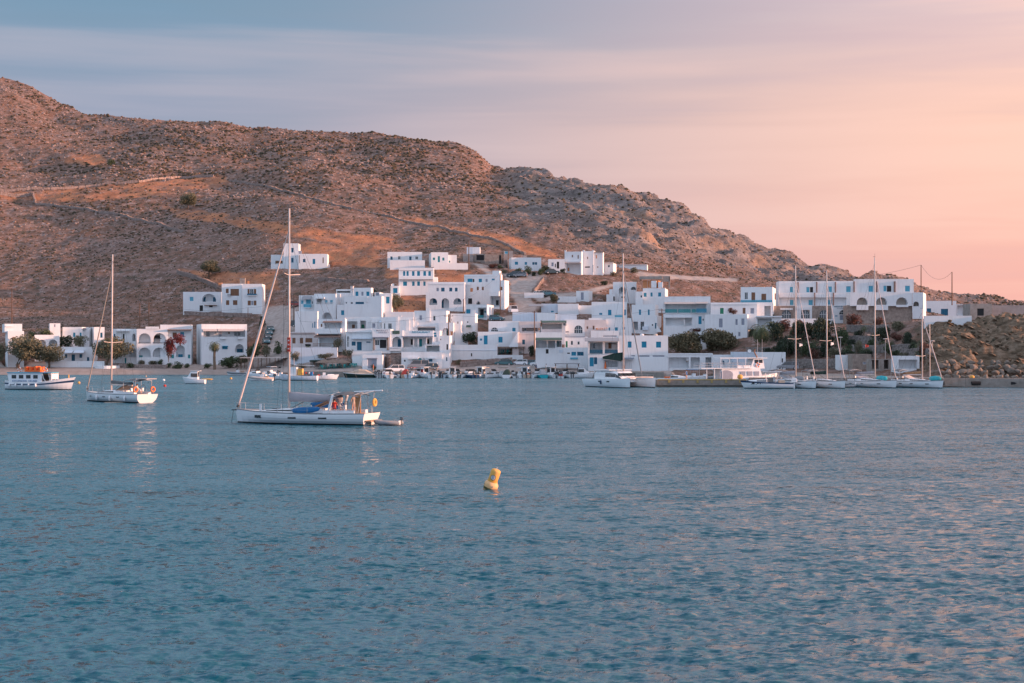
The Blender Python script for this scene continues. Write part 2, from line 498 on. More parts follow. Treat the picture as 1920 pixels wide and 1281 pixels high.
house('white house with brown tiled awnings on two floors and a round chimney',
  blk(480,670,915,1190, -.12, 935, op=[('n',525,748,550,795),('h',585,728,855,822),('k',650,738,705,822),('k',770,738,820,822),('h',500,965,850,1112),('g',515,980,582,1042),('n',640,975,690,1110),('g',755,975,810,1042)], base=1190,
      det=[('awn',570,700,868,730,1.2,'tile'),('bal',460,822,862,905,1.6,'white'),('awn',448,920,858,965,2.2,'tile'),('rail',440,1062,730,1112,2.4,'n'),('box',862,655,912,700,'white',.3,.5)]),
  blk(40,878,470,1120, -.02, op=[('n',70,970,120,1060),('n',190,970,242,1060),('n',278,975,388,1045),('k',275,1070,365,1108)], dY=.8, base=1190, mat='pinkish',
      det=[('band',40,900,450,912,'tile')]),
  blk(60,1125,790,1200, -.02, dep=1.2, dY=-4.5, par=0, base=1200, mat='bluewall'))
house('long white building with green shutters under a shared flat roof',
  blk(920,640,1330,830, -.05, op=[('h',925,705,1110,828),('n',1025,758,1070,815),('h',1155,695,1245,828),('gr',1165,758,1222,815)], base=1000),
  blk(1332,640,1705,830, -.05, op=[('l',1345,735,1400,815),('g',1485,735,1550,820),('g',1600,735,1655,820)], dY=-.4, base=1000, det=[('awn',1470,695,1680,728,1.2,'bluewall'),('col',1405,690,1430,830,'white')]))
house('white waterfront house with dark blue shutters and a tall narrow arch',
  blk(925,870,1348,1180, -.03, op=[('A',945,945,978,1112),('W',1020,1030,1082,1095),('W',1105,1035,1180,1170),('W',1255,1030,1322,1048),('k',1190,1050,1345,1115)], base=1200,
      det=[('bal',960,825,1340,880,.6,'white'),('awn',1020,975,1345,990,1.2,'bluewall')]))
house('white bakery front with a stone door frame and its name in grey letters',
  blk(1350,832,1640,1175, -.03, op=[('g',1390,1000,1465,1092),('k',1470,1000,1575,1135)], dY=-.8, base=1200,
      det=[('sign',1415,840,1605,864,'MARKET','l'),('sign',1450,872,1620,895,'BAKERY','l'),('col',1360,965,1388,1165,'stonework'),('col',1582,965,1612,1165,'stonework'),('slab',1355,955,1615,968,.9,'l')]))
# ---- restaurant group (crop H) --------------------------------------
crop(720, 570, 200)
house('white restaurant with blue letters, a columned veranda and an arched bay',
  blk(300,428,785,765, -.03, op=[('h',305,540,770,690),('k',430,565,465,655),('tq',565,565,608,682),('k',690,565,722,640)], base=770,
      det=[('sign',450,437,742,467,'RESTAURANT','b'),('slab',290,515,790,530,1.3,'l','awning'),('col',465,535,482,700,'whitepaint'),('col',540,535,556,700,'whitepaint'),('col',672,535,688,660,'whitepaint'),('stairs',525,650,665,765,1)]),
  blk(75,425,298,765, -.03, op=[('a',130,525,276,692),('W',220,565,272,690)], dY=-.5, base=770,
      det=[('board',135,430,250,480,'greencanvas'),('rail',100,690,270,715,.5,'bluewall'),('bal',95,715,275,750,.5,'white')]),
  blk(785,430,893,765, -.03, op=[('b',795,460,838,485),('b',800,492,842,528),('l',840,535,856,612),('h',680+105,650,890,765)], dY=.3, base=770),
  blk(655,652,892,768, -.03, dep=3, op=[('h',680,665,886,762),('gr',705,675,765,740)], dY=-2.2, base=770, lev=False))
house('white house on the quay with a turquoise door below the restaurant',
  blk(278,770,930,1035, -.04, 945, op=[('k',320,895,345,925),('tq',455,868,600,990),('W',715,868,775,925)], base=1040,
      det=[('slab',385,858,550,885,.8,'white'),('slab',700,862,830,880,.6,'white')]),
  blk(670,935,850,1035, -.04, dep=1.2, op=[('k',700,980,780,1015)], dY=-1.6, base=1040, par=0, lev=False))
house('tall narrow white block with two slit windows between restaurant and long wall',
  blk(895,508,1050,940, -.04, op=[('k',1000,645,1025,735),('W',995,855,1015,915),('k',895+5,560,895+20,580)], dY=.6, base=1040))
house('white house with white shutters and a large arch behind the restaurant',
  blk(485,108,1000,520, -.06, 1050, op=[('l',565,180,612,265),('g',785,190,825,270),('h',530,375,820,440)], dY=0, base=620, det=[('col',678,70,738,280,'white'),('awn',530,360,815,378,1.0,'canvas')]),
  blk(880,300,1110,560, -.06, op=[('a',935,385,1045,505),('gr',1000,430,1035,500),('o',1060,435,1112,505)], dY=-1.5, base=620, lev=False))
house('low white house with broad sunlit chimneys left of the restaurant sign',
  blk(-40,210,470,430, -.04, op=[('g',0,310,20,400),('g',65,310,125,400)], base=620,
      det=[('col',192,190,235,430,'white'),('box',240,190,282,260,'white',.5),('col',355,250,410,430,'white'),('rail',60,400,130,425,.05,'whitepaint')]),
  blk(420,272,540,430, -.04, op=[('W',428,275,472,330)], dY=.5, base=620))
house('white stepped house with a small canopy right of the power pole',
  blk(1065,155,1462,440, -.1, 1500, op=[('k',1330,280,1350,302),('l',1065+10,240,1085,270)], base=560, det=[('awn',1320,340,1392,375,1.0,'greencanvas'),('col',1248,160,1268,430,'white'),('col',1410,100,1460,440,'white')]),
  blk(1128,278,1232,520, -.1, op=[('k',1175,280,1190,315)], dY=-2, base=560, lev=False))
crop(720, 460, 200)
house('white house with three wide ground-floor arches and dark blue shutters',
  blk(670,745,1290,1050, -.02, op=[('a',725,848,850,955),('W',785,850,848,925),('a',918,848,1042,1010),('W',920,870,955,1000),('a',1110,848,1240,950),('W',1185,855,1238,905)], base=1060),
  blk(705,590,1290,748, -.02, op=[('l',835,680,880,740),('W',915,680,970,740),('W',1045,680,1092,740),('W',1135,680,1178,740)], dY=.7, base=1060, det=[('band',705,605,1290,628,'white')], lev=False))
house('white two-storey house with rows of open blue shutters on the slope',
  blk(235,360,795,730, .03, op=[('b',305,415,340,490),('l',342,420,358,490),('b',360,415,395,490),('b',448,415,488,490),('l',490,420,528,490),('b',530,415,575,490),('b',630,415,672,490),('l',674,420,708,490),('b',710,415,750,490),
      ('b',305,580,368,650),('b',450,580,490,650),('n',492,580,530,650),('b',532,580,575,650),('b',630,580,665,650),('n',667,580,700,650)], base=790,
      det=[('band',250,545,780,556,'tile'),('band',235,395,795,405,'pinkish'),('bal',240,505,790,548,.9,'white')]),
  blk(796,508,858,700, .03, dY=1, base=790))
house('small white chapel-like gatehouse with an arched blue door',
  blk(105,650,240,770, .02, op=[('b',145,685,215,768)], dep=3, base=830, det=[('dish',120,600,160,640)]),
  blk(-20,765,262,830, .02, dep=1.0, dY=-2, base=830, par=0))
house('long low white house with two blue doors at the upper left of the village',
  blk(55,106,610,330, .06, 5, op=[('W',103,180,137,232),('g',222,175,265,230),('W',405,180,440,272),('g',500,180,547,230)], base=330, dep=7),
  blk(95,240,655,352, .06, dep=1.0, dY=-3, base=340, par=0))
house('white house with turquoise shutters stepped above the dry orange field',
  blk(755,112,1028,350, .10, 680, op=[('tq',782,198,817,238),('tq',862,175,895,270),('tq',935,198,967,245)], base=360),
  blk(1028,156,1166,350, .10, op=[('tq',1018+20,245,1060,278)], dY=.6, base=360),
  blk(800,285,1345,388, .10, dep=1.0, dY=-3, base=375, par=0))
house('unfinished grey concrete house with a white roof room on the ridge road',
  blk(1430,135,1625,275, -.05, op=[('k',1480,155,1602,240)], mat='concrete', base=275, det=[('box',1325,30,1418,130,'bluewall',1,2.5,'roof_room'),('box',1418,30,1535,132,'white',1,2.5,'roof_room')]),
  blk(1265,140,1426,275, -.05, mat='greywall', dY=.3, base=275))
# ---- upper centre (crop I) ------------------------------------------
crop(860, 460, 200)
house('tall white three-storey house with sunlit buttress walls at the centre of the village',
  blk(88,466,660,955, -.2, 700, op=[('b',140,535,222,590),('k',225,540,250,590),('b',320,537,372,592),('l',425,535,466,590),('b',530,535,577,577),('o',180,682,230,750),('n',290,665,322,720),('n',370,665,403,720),('k',150,850,215,940),('a',285,900,345,952)], base=990,
      det=[('band',88,488,600,498,'white'),('col',455,600,512,745,'white'),('col',100,598,190,640,'white'),('box',540,408,652,470,'white',.5,2.5,'stair_tower')]),
  blk(505,560,735,1010, -.25, 805, op=[('h',510,815,660,985),('k',598,880,642,960),('n',665,665,700,722)], dY=-2.2, base=1010, det=[('bal',505,740,660,815,1.0,'white')], lev=False))
house('white corner house with a blue square window and turquoise balcony',
  blk(108,950,455,1165, -.18, 560, op=[('b',120,1025,188,1097),('h',308,1000,442,1160),('k',345,1025,402,1150),('tq',412,1052,440,1080)], base=1200, det=[('rail',290,1125,400,1165,.5,'tq'),('col',490,990,520,1160,'white')]))
house('white house with blue shutters behind round green bushes on the upper road',
  blk(845,196,1322,412, .10, 712, op=[('b',900,265,950,312),('b',1058,270,1095,312),('W',1180,272,1215,312),('W',1222,272,1256,312)], base=425, det=[('box',1040,165,1090,196,'greywall',1.5)]))
house('ruined stone barn with a dark doorway at the upper road',
  blk(415,150,690,300, .0, op=[('k',645,160,688,300)], mat='stonework', base=330),
  blk(720,90,870,170, .0, mat='greywall', dY=3, base=330, op=[('lb',735,90,790,140)]))
crop(1020, 450, 200)
house('small white house with a dark door and two round bushes left of the villa',
  blk(72,308,332,520, .0, op=[('l',115,360,155,425),('k',205,350,242,458),('k',175,380,190,440)], base=560))
house('white villa with stepped parapets, an arched stair and a recessed porch',
  blk(330,186,600,555, -.22, op=[('n',445,240,465,278),('n',538,242,555,302),('h',355,375,582,540),('o',375,440,410,505)], base=570, det=[('box',328,170,355,190,'white',.1,.4),('slab',345,350,590,370,.8,'pinkish')]),
  blk(600,178,795,555, -.22, op=[('n',690,270,705,305),('k',655,425,735,445),('b',740+40,400,797,520)], dY=.8, base=570, det=[('box',622,168,648,182,'white',.1,.4),('box',775,168,800,182,'white',.1,.4)]),
  blk(796,195,942,545, -.22, 945, op=[('o',825,238,850,300),('k',848,238,875,292),('n',850+0,425,870,445)], dY=-.4, base=570, det=[('slab',795,192,948,206,.3,'greywall')]),
  blk(960,370,1108,540, -.2, op=[('g',1020,402,1056,440)], dY=-.8, base=570, det=[('slab',955,362,1115,374,.4,'pinkish')]))
house('long low white house on the ridge right of the villa',
  blk(1112,396,1650,520, -.15, 1665, op=[('n',1165,425,1200,490),('l',1240,440,1300,500)], base=535, det=[('slab',1105,392,1655,402,.3,'pinkish')]))
house('white hut with a grey double door above the flat roofs',
  blk(515,815,715,965, -.3, 775, op=[('l',585,838,638,965)], base=990, dep=3.5),
  blk(215,905,512,1000, -.1, dep=2, base=1000, par=0, op=[('b',222,930,250,960)]))
house('white walled yard beside the cars on the dirt track',
  blk(-315,845,-5,925, -.03, dep=2.0, base=940, par=0), cat='wall', name='yard_wall', group='white walls of the village')
house('white arched house with a terracotta and concrete pergola frame beside it',
  blk(1105,672,1480,1000, -.08, op=[('a',1200,750,1312,862),('W',1240,775,1270,828),('a',1390,750,1474,800),('k',1240,905,1292,930)], base=1010),
  blk(1000,872,1135,990, -.08, op=[('k',1110,905,1132,978)], dY=-1.2, base=1010, det=[('box',1045,790,1100,875,'white',.5,1.5,'roof_room')]))
# ---- central roofs (crop I / K / J) ---------------------------------
house('flat white house with a pink-lit wall and a wooden roof pergola',
  blk(222,1022,552,1160, -.05, op=[], base=1200, det=[('dish',470,1160,520,1200)]),
  blk(-45,1022,220,1165, -.05, op=[('b',112,1135,155,1160)], dY=1.2, base=1200, mat='bluewall', det=[('awn',-240,1030,-20,1065,2.0,'greycanvas')]),
  blk(552,1048,850,1165, -.05, op=[], dY=.6, base=1200, det=[('box',640,1040,700,1140,'n',.2,.4,'pergola'),('box',705,1045,840,1060,'n',.2,2.0,'pergola'),('box',825,1060,840,1140,'n',.2,.3,'pergola')]))
house('wide white house with blue shutters behind the catamaran mast',
  blk(762,992,1330,1290, -.06, op=[('b',885,1170,932,1200),('b',1025,1120,1080,1207),('b',1263,1115,1310,1207)], base=1330),
  blk(860,1250,1410,1500, -.06, op=[], dY=-2.0, base=1330, lev=False))
crop(1060, 570, 200)
house('white house row with small blue windows and a blue lettered panel',
  blk(655,235,1060,450, -.04, op=[('b',695,378,716,425),('b',795,375,840,430),('b',912,372,957,410)], base=520, det=[('board',790,180,915,212,'lb')]))
house('white curved house with narrow blue shutters right of the catamaran mast',
  blk(1062,10,1440,200, -.2, 1488, op=[('b',1178,90,1212,175),('b',1322,90,1350,178)], base=330),
  blk(1060,185,1470,450, -.2, 1540, op=[('h',1078,285,1162,415),('h',1203,285,1262,415),('k',1385,325,1405,350),('W',1435,305,1462,395)], dY=-1.6, base=470,
      det=[('slab',1240,360,1330,420,.8,'bluewall'),('stairs',1465,330,1540,450,-1)], lev=False))
house('white block with three blue shutters and long slit windows on the harbour',
  blk(845,505,1645,1120, -.02, op=[('b',1000,602,1060,700),('b',1222,602,1300,700),('b',1452,605,1532,700),('l',1050,820,1120,846),('l',1172,820,1352,852),('l',1395,820,1592,852)], base=1060,
      det=[('slab',1640,820,1660,850,.4,'white')]))
house('white tavern with blue balcony panels under a grey slatted roof',
  blk(365,590,845,1120, -.02, op=[('h',390,612,592,790),('h',632,612,836,790),('g',440,630,480,715),('n',690,625,740,715),('b',390,855,455,1000),('W',460,855,510,965),('b',512,855,560,965),('h',625,875,1080-240,1010)], base=1060,
      det=[('awn',305,540,852,600,3.0,'greycanvas'),('rail',390,735,592,792,.25,'W'),('rail',632,735,836,790,.25,'W'),('slab',600,860,1090,885,2.0,'l'),('col',598,612,630,800,'whitepaint'),('col',360,600,388,800,'whitepaint')]))
house('pink-washed house with its market name on the front',
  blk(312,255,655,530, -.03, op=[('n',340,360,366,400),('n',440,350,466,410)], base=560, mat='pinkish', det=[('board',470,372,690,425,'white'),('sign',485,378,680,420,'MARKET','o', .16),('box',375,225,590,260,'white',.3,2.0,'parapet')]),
  blk(410,430,860,600, -.03, dep=4, dY=-2.0, base=590, op=[('l',600,505,835,530)], lev=False))
house('white house with a big arched glass window over the taverns',
  blk(-10,250,310,520, -.03, op=[('A',145,345,274,470),('g',-5,265,18,350),('l',-8,435,60,465)], dY=-.5, base=560),
  blk(-10,525,362,800, -.03, op=[('gr',6,595,36,695),('g',85,590,125,660),('g',192,600,232,655)], dY=-2.6, base=900, det=[('band',0,520,320,532,'l')]),
  blk(-60,700,365,930, -.03, dep=2.5, op=[('b',98,768,172,828),('W',190,768,292,828),('k',30,780,72,800)], dY=-4.5, base=960, par=0, lev=False, det=[('slab',80,858,200,885,.3,'lb','sign_board')]))
crop(880, 570, 200)
house('white tavern terrace with a green canvas roof upstairs and an awning below',
  blk(1060,455,1480,820, -.02, op=[('h',1065,590,1240,705),('h',1255,590,1375,705),('h',1395,590,1475,690),('k',1225,725,1268,795),('tq',1410,600,1430,680)], dY=-3.2, base=990,
      det=[('awn',1058,540,1482,580,2.8,'greencanvas'),('board',1440,735,1500,780,'bluewall')]),
  blk(1150,300,1540,470, -.02, op=[('h',1160,310,1480,460),('g',1500,300,1550,350)], dY=-.5, base=640,
      det=[('awn',1150,268,1555,300,2.6,'greencanvas'),('rail',1165,405,1480,460,.1,'bluewall'),('col',1140,262,1158,360,'n')]))
house('white house with a half-moon window and a blue shutter above the blue-door house',
  blk(307,275,792,460, -.03, op=[('A',350,378,456,440),('b',688,383,740,440)], base=600, det=[('slab',460,390,580,440,.5,'white')]))
house('pinkish house with a wide shaded balcony left of the dark power pole',
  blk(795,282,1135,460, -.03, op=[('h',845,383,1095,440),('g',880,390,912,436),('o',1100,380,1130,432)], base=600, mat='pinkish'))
house('white house with a bright blue door and blue shutter above the long wall',
  blk(135,446,690,680, -.02, op=[('b',170,555,205,588),('b',232,505,292,648),('b',466,528,532,618)], base=770))
house('flat white roof blocks stepping down beside the parked van',
  blk(690,135,1080,280, -.03, op=[], base=430, mat='bluewall'), blk(1082,140,1375,280, -.03, dY=-.6, base=430), blk(1378,160,1720,290, -.03, dY=.6, base=430, mat='bluewall'))
house('pinkish house with a dark blue window and a sunlit stair',
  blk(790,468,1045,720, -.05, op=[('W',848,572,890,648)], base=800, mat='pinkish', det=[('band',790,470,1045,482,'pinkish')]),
  blk(690,450,790,700, -.05, dep=3, dY=-1, base=800, mat='pinkish', det=[('stairs',640,455,780,690,1)]))
house('long blank white retaining wall above the rubble slope', blk(-325,655,440,862, -.05, op=[('k',25,790,45,840)], dep=5, base=905, par=.2, det=[('band',-325,738,440,746,'bluewall')]), cat='wall', name='retaining_wall', group='white walls of the village')
house('low white terrace wall under the thatched restaurant shade', blk(430,818,860,862, -.02, dep=.6, base=900, par=0), cat='wall', name='terrace_wall', group='white walls of the village')
# ---- right of the masts (crop M) ------------------------------------
crop(1200, 510, 240)
house('white house with blue shutters below the terracotta roof frame',
  blk(-60,262,38,440, -.1, dY=1, base=560, op=[('g',5,310,32,345)]),
  blk(38,216,335,440, -.15, 492, op=[('b',50,278,87,332),('b',140,275,167,328),('b',243,275,281,328)], sop=[], base=560))
house('terracotta and concrete roof frame with white water tanks on top of the village',
  blk(40,110,245,215, -.15, 300, op=[('o',95,112,135,210)], mat='o', base=560, dY=7, det=[('slab',-5,60,300,100,1.0,'concrete'),('box',150,118,218,212,'white',-1.2,1.2,'water_tank'),('box',243,135,302,212,'white',-1.2,1.2,'water_tank'),('box',382,60,402,215,'concrete',0,.5,'pillar'),('box',295,55,402,85,'concrete',0,1.0,'lintel')]), cat='pavilion', name='roof_frame', group=None)
house('white apartment house with turquoise balconies under a long awning',
  blk(312,326,940,800, -.12, 1108, op=[('h',338,430,742,545),('W',540,435,576,545),('W',668,435,705,475),('h',750,420,880,545),('W',815,425,850,540),('h',343,612,585,718),('W',455,615,486,685),('W',540,615,577,715),('h',600,612,690,718),('b',780,592,822,697),('k',835,625,850,650)], base=860,
      det=[('awn',325,403,745,432,1.2,'canvas'),('awn',745,400,905,428,1.2,'canvas'),('rail',340,500,492,545,.5,'tq'),('rail',515,500,672,545,.5,'tq'),('rail',695,500,740,545,.5,'tq'),('rail',755,492,885,545,.8,'b'),('col',585,605,598,720,'whitepaint'),('slab',335,595,690,612,.8,'white')]))
house('white house with a roof parapet and black planter shrub behind the right-hand trees',
  blk(945,408,1560,600, -.06, op=[('gr',1068,482,1116,560),('k',1190,482,1226,546),('n',1370,480,1408,558),('l',1470,480,1526,560)], base=780, det=[('band',945,425,1560,437,'white')]))
house('tall white house with grey shutters stepping down behind the two round trees',
  blk(868,566,1430,985, -.25, 1538, Yabs=389, op=[('l',1050,620,1105,745),('l',1270,628,1306,712),('l',1350,620,1396,712),('l',1308,800,1342,862)], sop=[('n',1485,630,1503,695)]))
house('white plain wall block seen between the two big round trees', blk(735,800,892,1045, -.05, dep=2, Yabs=387, op=[('k',790,905,812,960)]), cat='wall', name='garden_block', group='white walls of the village')
crop(1380, 500, 260)
house('white cubic house with brown doors and a thin railing left of the hotel',
  blk(58,250,450,440, -.22, 540, op=[('g',105,318,147,405),('n',190,318,236,437),('n',313,335,371,432)], base=720, sop=[('n',475,330,492,408)], det=[('rail',58,415,445,440,.3,'lb'),('box',250,242,350,275,'o',1,1.5,'parapet')]),
  blk(-20,440,452,612, -.12, op=[('n',82,508,118,582),('g',175,508,223,582),('h',350,485,428,608)], dY=-1, base=740),
  blk(245,622,560,745, -.12, dep=4, op=[('h',265,628,440,742)], dY=-4, base=760, det=[('slab',240,608,566,624,.6,'white')], lev=False))
house('long white two-storey hotel with light blue shutters over a stone arcade',
  blk(528,178,1450,322, -.06, op=[('lb',662,247,705,320),('lb',865,250,908,320),('k',912,252,950,318),('lb',1125,243,1184,318),('lb',1355,240,1416,317)], dY=1.2, base=680, lev=False,
      det=[('col',757,188,770,320,'tile'),('col',987,188,1000,320,'tile'),('col',1217,188,1230,320,'tile'),('col',1446,188,1458,320,'tile')]),
  blk(528,322,1440,484, -.06, op=[('hs',532,380,728,478),('lb',660,408,710,478),('hs',742,380,962,478),('lb',890,408,948,478),('hs',976,380,1190,478),('lb',1128,408,1180,472),('hs',1210,380,1425,478),('lb',1348,405,1410,475)], dY=.4, base=680, lev=False,
      det=[('col',730,322,742,480,'tile'),('col',962,322,974,480,'tile'),('col',1192,322,1206,480,'tile'),('col',1425,322,1438,480,'tile')]),
  blk(465,483,1445,680, -.06, op=[('A',565,535,680,640),('A',805,535,905,640),('A',1028,535,1138,640)], dY=-.4, base=690, mat='stonework',
      det=[('band',745,480,935,534,'white'),('band',745,536,800,645,'white'),('band',908,536,935,645,'white'),('band',545,512,698,534,'white')]),
  blk(1186,480,1402,680, -.06, op=[('A',1272,535,1372,590),('l',1276,595,1368,662),('b',1222,602,1250,614)], dY=-1.4, base=690, det=[('sign',1200,483,1330,500,'VARDIA BAY','W'),('sign',1245,508,1355,520,'STUDIOS','l')], lev=False))
crop(1600, 500, 320)
house('right wing of the hotel with round arches and a sunlit end wall',
  blk(15,124,605,258, -.06, 695, op=[('lb',150,190,200,255),('lb',300,190,333,250),('k',335,192,380,252),('lb',515,190,568,252)], dY=-.4, Yabs=395, lev=False, sop=[('n',638,190,648,235)],
      det=[('col',227,148,241,256,'tile'),('col',405,148,421,256,'tile'),('col',0,148,12,256,'tile')]),
  blk(-30,258,590,388, -.06, op=[('a',35,308,143,383),('a',228,308,338,383),('a',428,308,543,383)], dY=-1.6, Yabs=395),
  blk(-60,386,590,500, -.06, op=[], dY=-.8, Yabs=395, mat='stonework', det=[('slab',28,384,145,436,.9,'white','balcony'),('slab',218,384,342,436,.9,'white','balcony'),('slab',424,384,545,406,.9,'white','balcony')], lev=False),
  blk(592,258,700,400, -.3, 775, op=[('a',600,350,655,398)], dY=-2.5, Yabs=395))
house('white cottage with two deep blue openings at the edge of the cliff',
  blk(715,343,1030,520, -.1, 1046, op=[('W',735,418,778,492),('W',877,423,948,490)], base=530),
  blk(1036,378,1165,520, -.1, dY=1.0, base=530, op=[('h',1040,384,1160,490)]),
  blk(712,492,1185,548, -.05, dep=.8, dY=-2.5, base=550, par=0),
  blk(262,402,712,512, -.02, dep=1.0, dY=-1.5, base=520, par=0, mat='bluewall'))
house('grey weathered concrete ruin on top of the cliff',
  blk(1170,370,1388,530, -.05, op=[('k',1240,420,1306,492)], mat='concrete', base=540, det=[('box',1210,370,1340,392,'pinkish',.5,1.0,'parapet')]),
  blk(1390,388,1760,505, -.05, dep=3, dY=1, mat='greywall', base=540))
crop(540, 600, 200)
house('white garage with a grey roller door between the thatched shelter and the stone wall',
  blk(1190,560,1512,792, -.03, op=[('l',1272,618,1422,786)], base=792, det=[('slab',1262,608,1432,618,.3,'l')]),
  blk(1028,585,1186,690, -.03, dep=3, base=760, dY=1.5, op=[]), cat='garage', name='garage', group=None)
for _a, _lb in (((30,1150-600,470,600), 'low white garden wall under the pink-fronted house'), ((1020,505,1500,560), 'low white parapet in front of the bakery row')):
    house(_lb, blk(*_a, -.02, dep=.5, base=_a[3] + 30, par=0), cat='wall', name='garden_wall', group='white walls of the village')
crop(720, 570, 200)
for _a, _lb in (((20,128,480,200), 'white terrace wall below the dry plot with the olive'), ((1130,555,1345,655), 'pinkish white parapet beside the dark green tree'), ((1070,440,1260,560), 'white garden wall left of the dark green tree')):
    house(_lb, blk(*_a, -.03, dep=.6, base=_a[3] + 25, par=0), cat='wall', name='garden_wall', group='white walls of the village')
crop(1060, 570, 200)
for _a, _lb in (((1640,800,1700,1000), 'white wall end right of the slit-window block'), ):
    house(_lb, blk(*_a, -.02, dep=2, base=1050, par=0), cat='wall', name='garden_wall', group='white walls of the village')
crop(1380, 500, 260)
for _a, _lb in (((440,640,1010,700), 'low white terrace wall below the hotel arches'), ((1010,650,1190,690), 'low white terrace wall left of the hotel entrance')):
    house(_lb, blk(*_a, -.04, dep=.6, base=_a[3] + 12, par=0, dY=-3), cat='wall', name='garden_wall', group='white walls of the village')
# ---- harbour front right --------------------------------------------
crop(1200, 510, 240)
house('low white harbour arcade with square pillars below the round trees',
  blk(375,1088,972,1300, -.02, dep=5, op=[('h',385,1140,652,1285),('h',675,1140,800,1285),('gr',802,1142,872,1285),('h',874,1140,958,1285)], base=1300, det=[('band',375,1090,972,1102,'white')]),
  blk(975,1108,1265,1300, -.02, op=[('W',1088,1185,1126,1235),('lb',1170,1170,1195,1210)], dY=.8, base=1300))
crop(1360, 600, 240, 1920)
house('white flat building behind the pink tour boat with a dish on its roof',
  blk(132,482,492,740, -.02, dY=2.5, base=745, mat='bluewall', det=[('dish',325,410,395,470)]),
  blk(492,484,905,740, -.05, 912, op=[('k',845,578,865,640)], base=745))
crop(1560, 600, 240, 1920)
house('modern stone harbour bar with a thin white flat roof and pillars',
  blk(308,514,590,730, -.02, op=[('l',462,628,515,665),('k',525,630,570,680)], mat='stonework', base=740, dep=8),
  blk(590,590,985,740, -.02, op=[('h',600,600,700,735),('h',780,600,850,735),('k',850,600,880,735)], mat='concrete', dY=2.5, base=740, dep=5, par=.1),
  blk(990,543,1312,735, -.02, op=[('h',1000,596,1282,730)], base=740, dep=6, par=.1, dY=.2),
  blk(102,528,304,578, -.02, base=740, dep=4, dY=-.2, par=.1, lev=False, det=[]),
  cat='bar', name='harbour_bar', group=None)
# ------------------------------------------------------------------ noise in numpy
def _hash(ix, iy, seed):
    h = (ix.astype(np.int64) * 374761393 + iy.astype(np.int64) * 668265263 + seed * 974711) & 0xffffffff
    h = ((h ^ (h >> 13)) * 1274126177) & 0xffffffff
    return ((h ^ (h >> 16)) & 0xffffff) / float(0xffffff)
def vnoise(x, y, seed=0):
    ix, iy = np.floor(x), np.floor(y)
    fx, fy = x - ix, y - iy
    fx = fx * fx * fx * (fx * (fx * 6 - 15) + 10); fy = fy * fy * fy * (fy * (fy * 6 - 15) + 10)
    a, b = _hash(ix, iy, seed), _hash(ix + 1, iy, seed)
    c, d = _hash(ix, iy + 1, seed), _hash(ix + 1, iy + 1, seed)
    return (a * (1 - fx) + b * fx) * (1 - fy) + (c * (1 - fx) + d * fx) * fy - 0.5
def fbm(x, y, seed=0, oct=5, rough=0.5):
    s = 0; a = 1; t = 0
    for i in range(oct):
        s = s + a * vnoise(x * 2 ** i + 17.3 * i, y * 2 ** i - 9.1 * i, seed + i); t += a; a *= rough
    return s / t
def smooth(a, b, x):
    t = np.clip((x - a) / (b - a), 0, 1)
    return t * t * (3 - 2 * t)
def inpoly(px, py, poly):
    c = np.zeros(px.shape, bool)
    n = len(poly)
    for i in range(n):
        x1, y1 = poly[i]; x2, y2 = poly[(i + 1) % n]
        if y1 == y2: continue
        m = ((y1 > py) != (y2 > py)) & (px < (x2 - x1) * (py - y1) / (y2 - y1) + x1)
        c ^= m
    return c

# ------------------------------------------------------------------ terrain grid
NC = 860
cols = np.concatenate([np.linspace(-500, -8, 60), np.linspace(-4, 1924, NC - 110), np.linspace(1935, 2450, 50)])
tY = np.array([np.interp(cols, PXS, _tabY[:, k]) for k in range(K)])
tZ = np.array([np.interp(cols, PXS, _tabZ[:, k]) for k in range(K)])
def _gs(A, sig):
    k = np.exp(-.5 * (np.arange(-60, 61) / sig) ** 2); k /= k.sum()
    return np.array([np.convolve(np.pad(r, 60, 'edge'), k, 'valid') for r in A])
# ease the profiles into one another between the measured bearings (the crest stays as traced)
_sg = [8, 8, 8, 8, 8, 8, 9, 14, 18, 14, 2.5, 4, 8]
for _k in range(K):
    tY[_k] = _gs(tY[_k:_k + 1], _sg[_k] if _k != 10 else 3)[0]; tZ[_k] = _gs(tZ[_k:_k + 1], _sg[_k])[0]
seg = [4, 8, 12, 16, 22, 30, 55, 80, 90, 85, 12, 6]      # rows between profile points
ts = np.concatenate([np.linspace(i, i + 1, n, endpoint=False) for i, n in enumerate(seg)] + [[K - 1]])
ii = np.minimum(ts.astype(int), K - 2); ff = (ts - ii)[:, None]
GY = tY[ii] * (1 - ff) + tY[ii + 1] * ff
GZ = tZ[ii] * (1 - ff) + tZ[ii + 1] * ff
# round the profile joints a little
for _ in range(5):
    GZ[1:-1] = GZ[1:-1] * .5 + (GZ[:-2] + GZ[2:]) * .25
GPX = np.broadcast_to(cols[None, :], GY.shape)
GX = (GPX - CX) / F * GY
T = np.broadcast_to(ts[:, None], GY.shape)
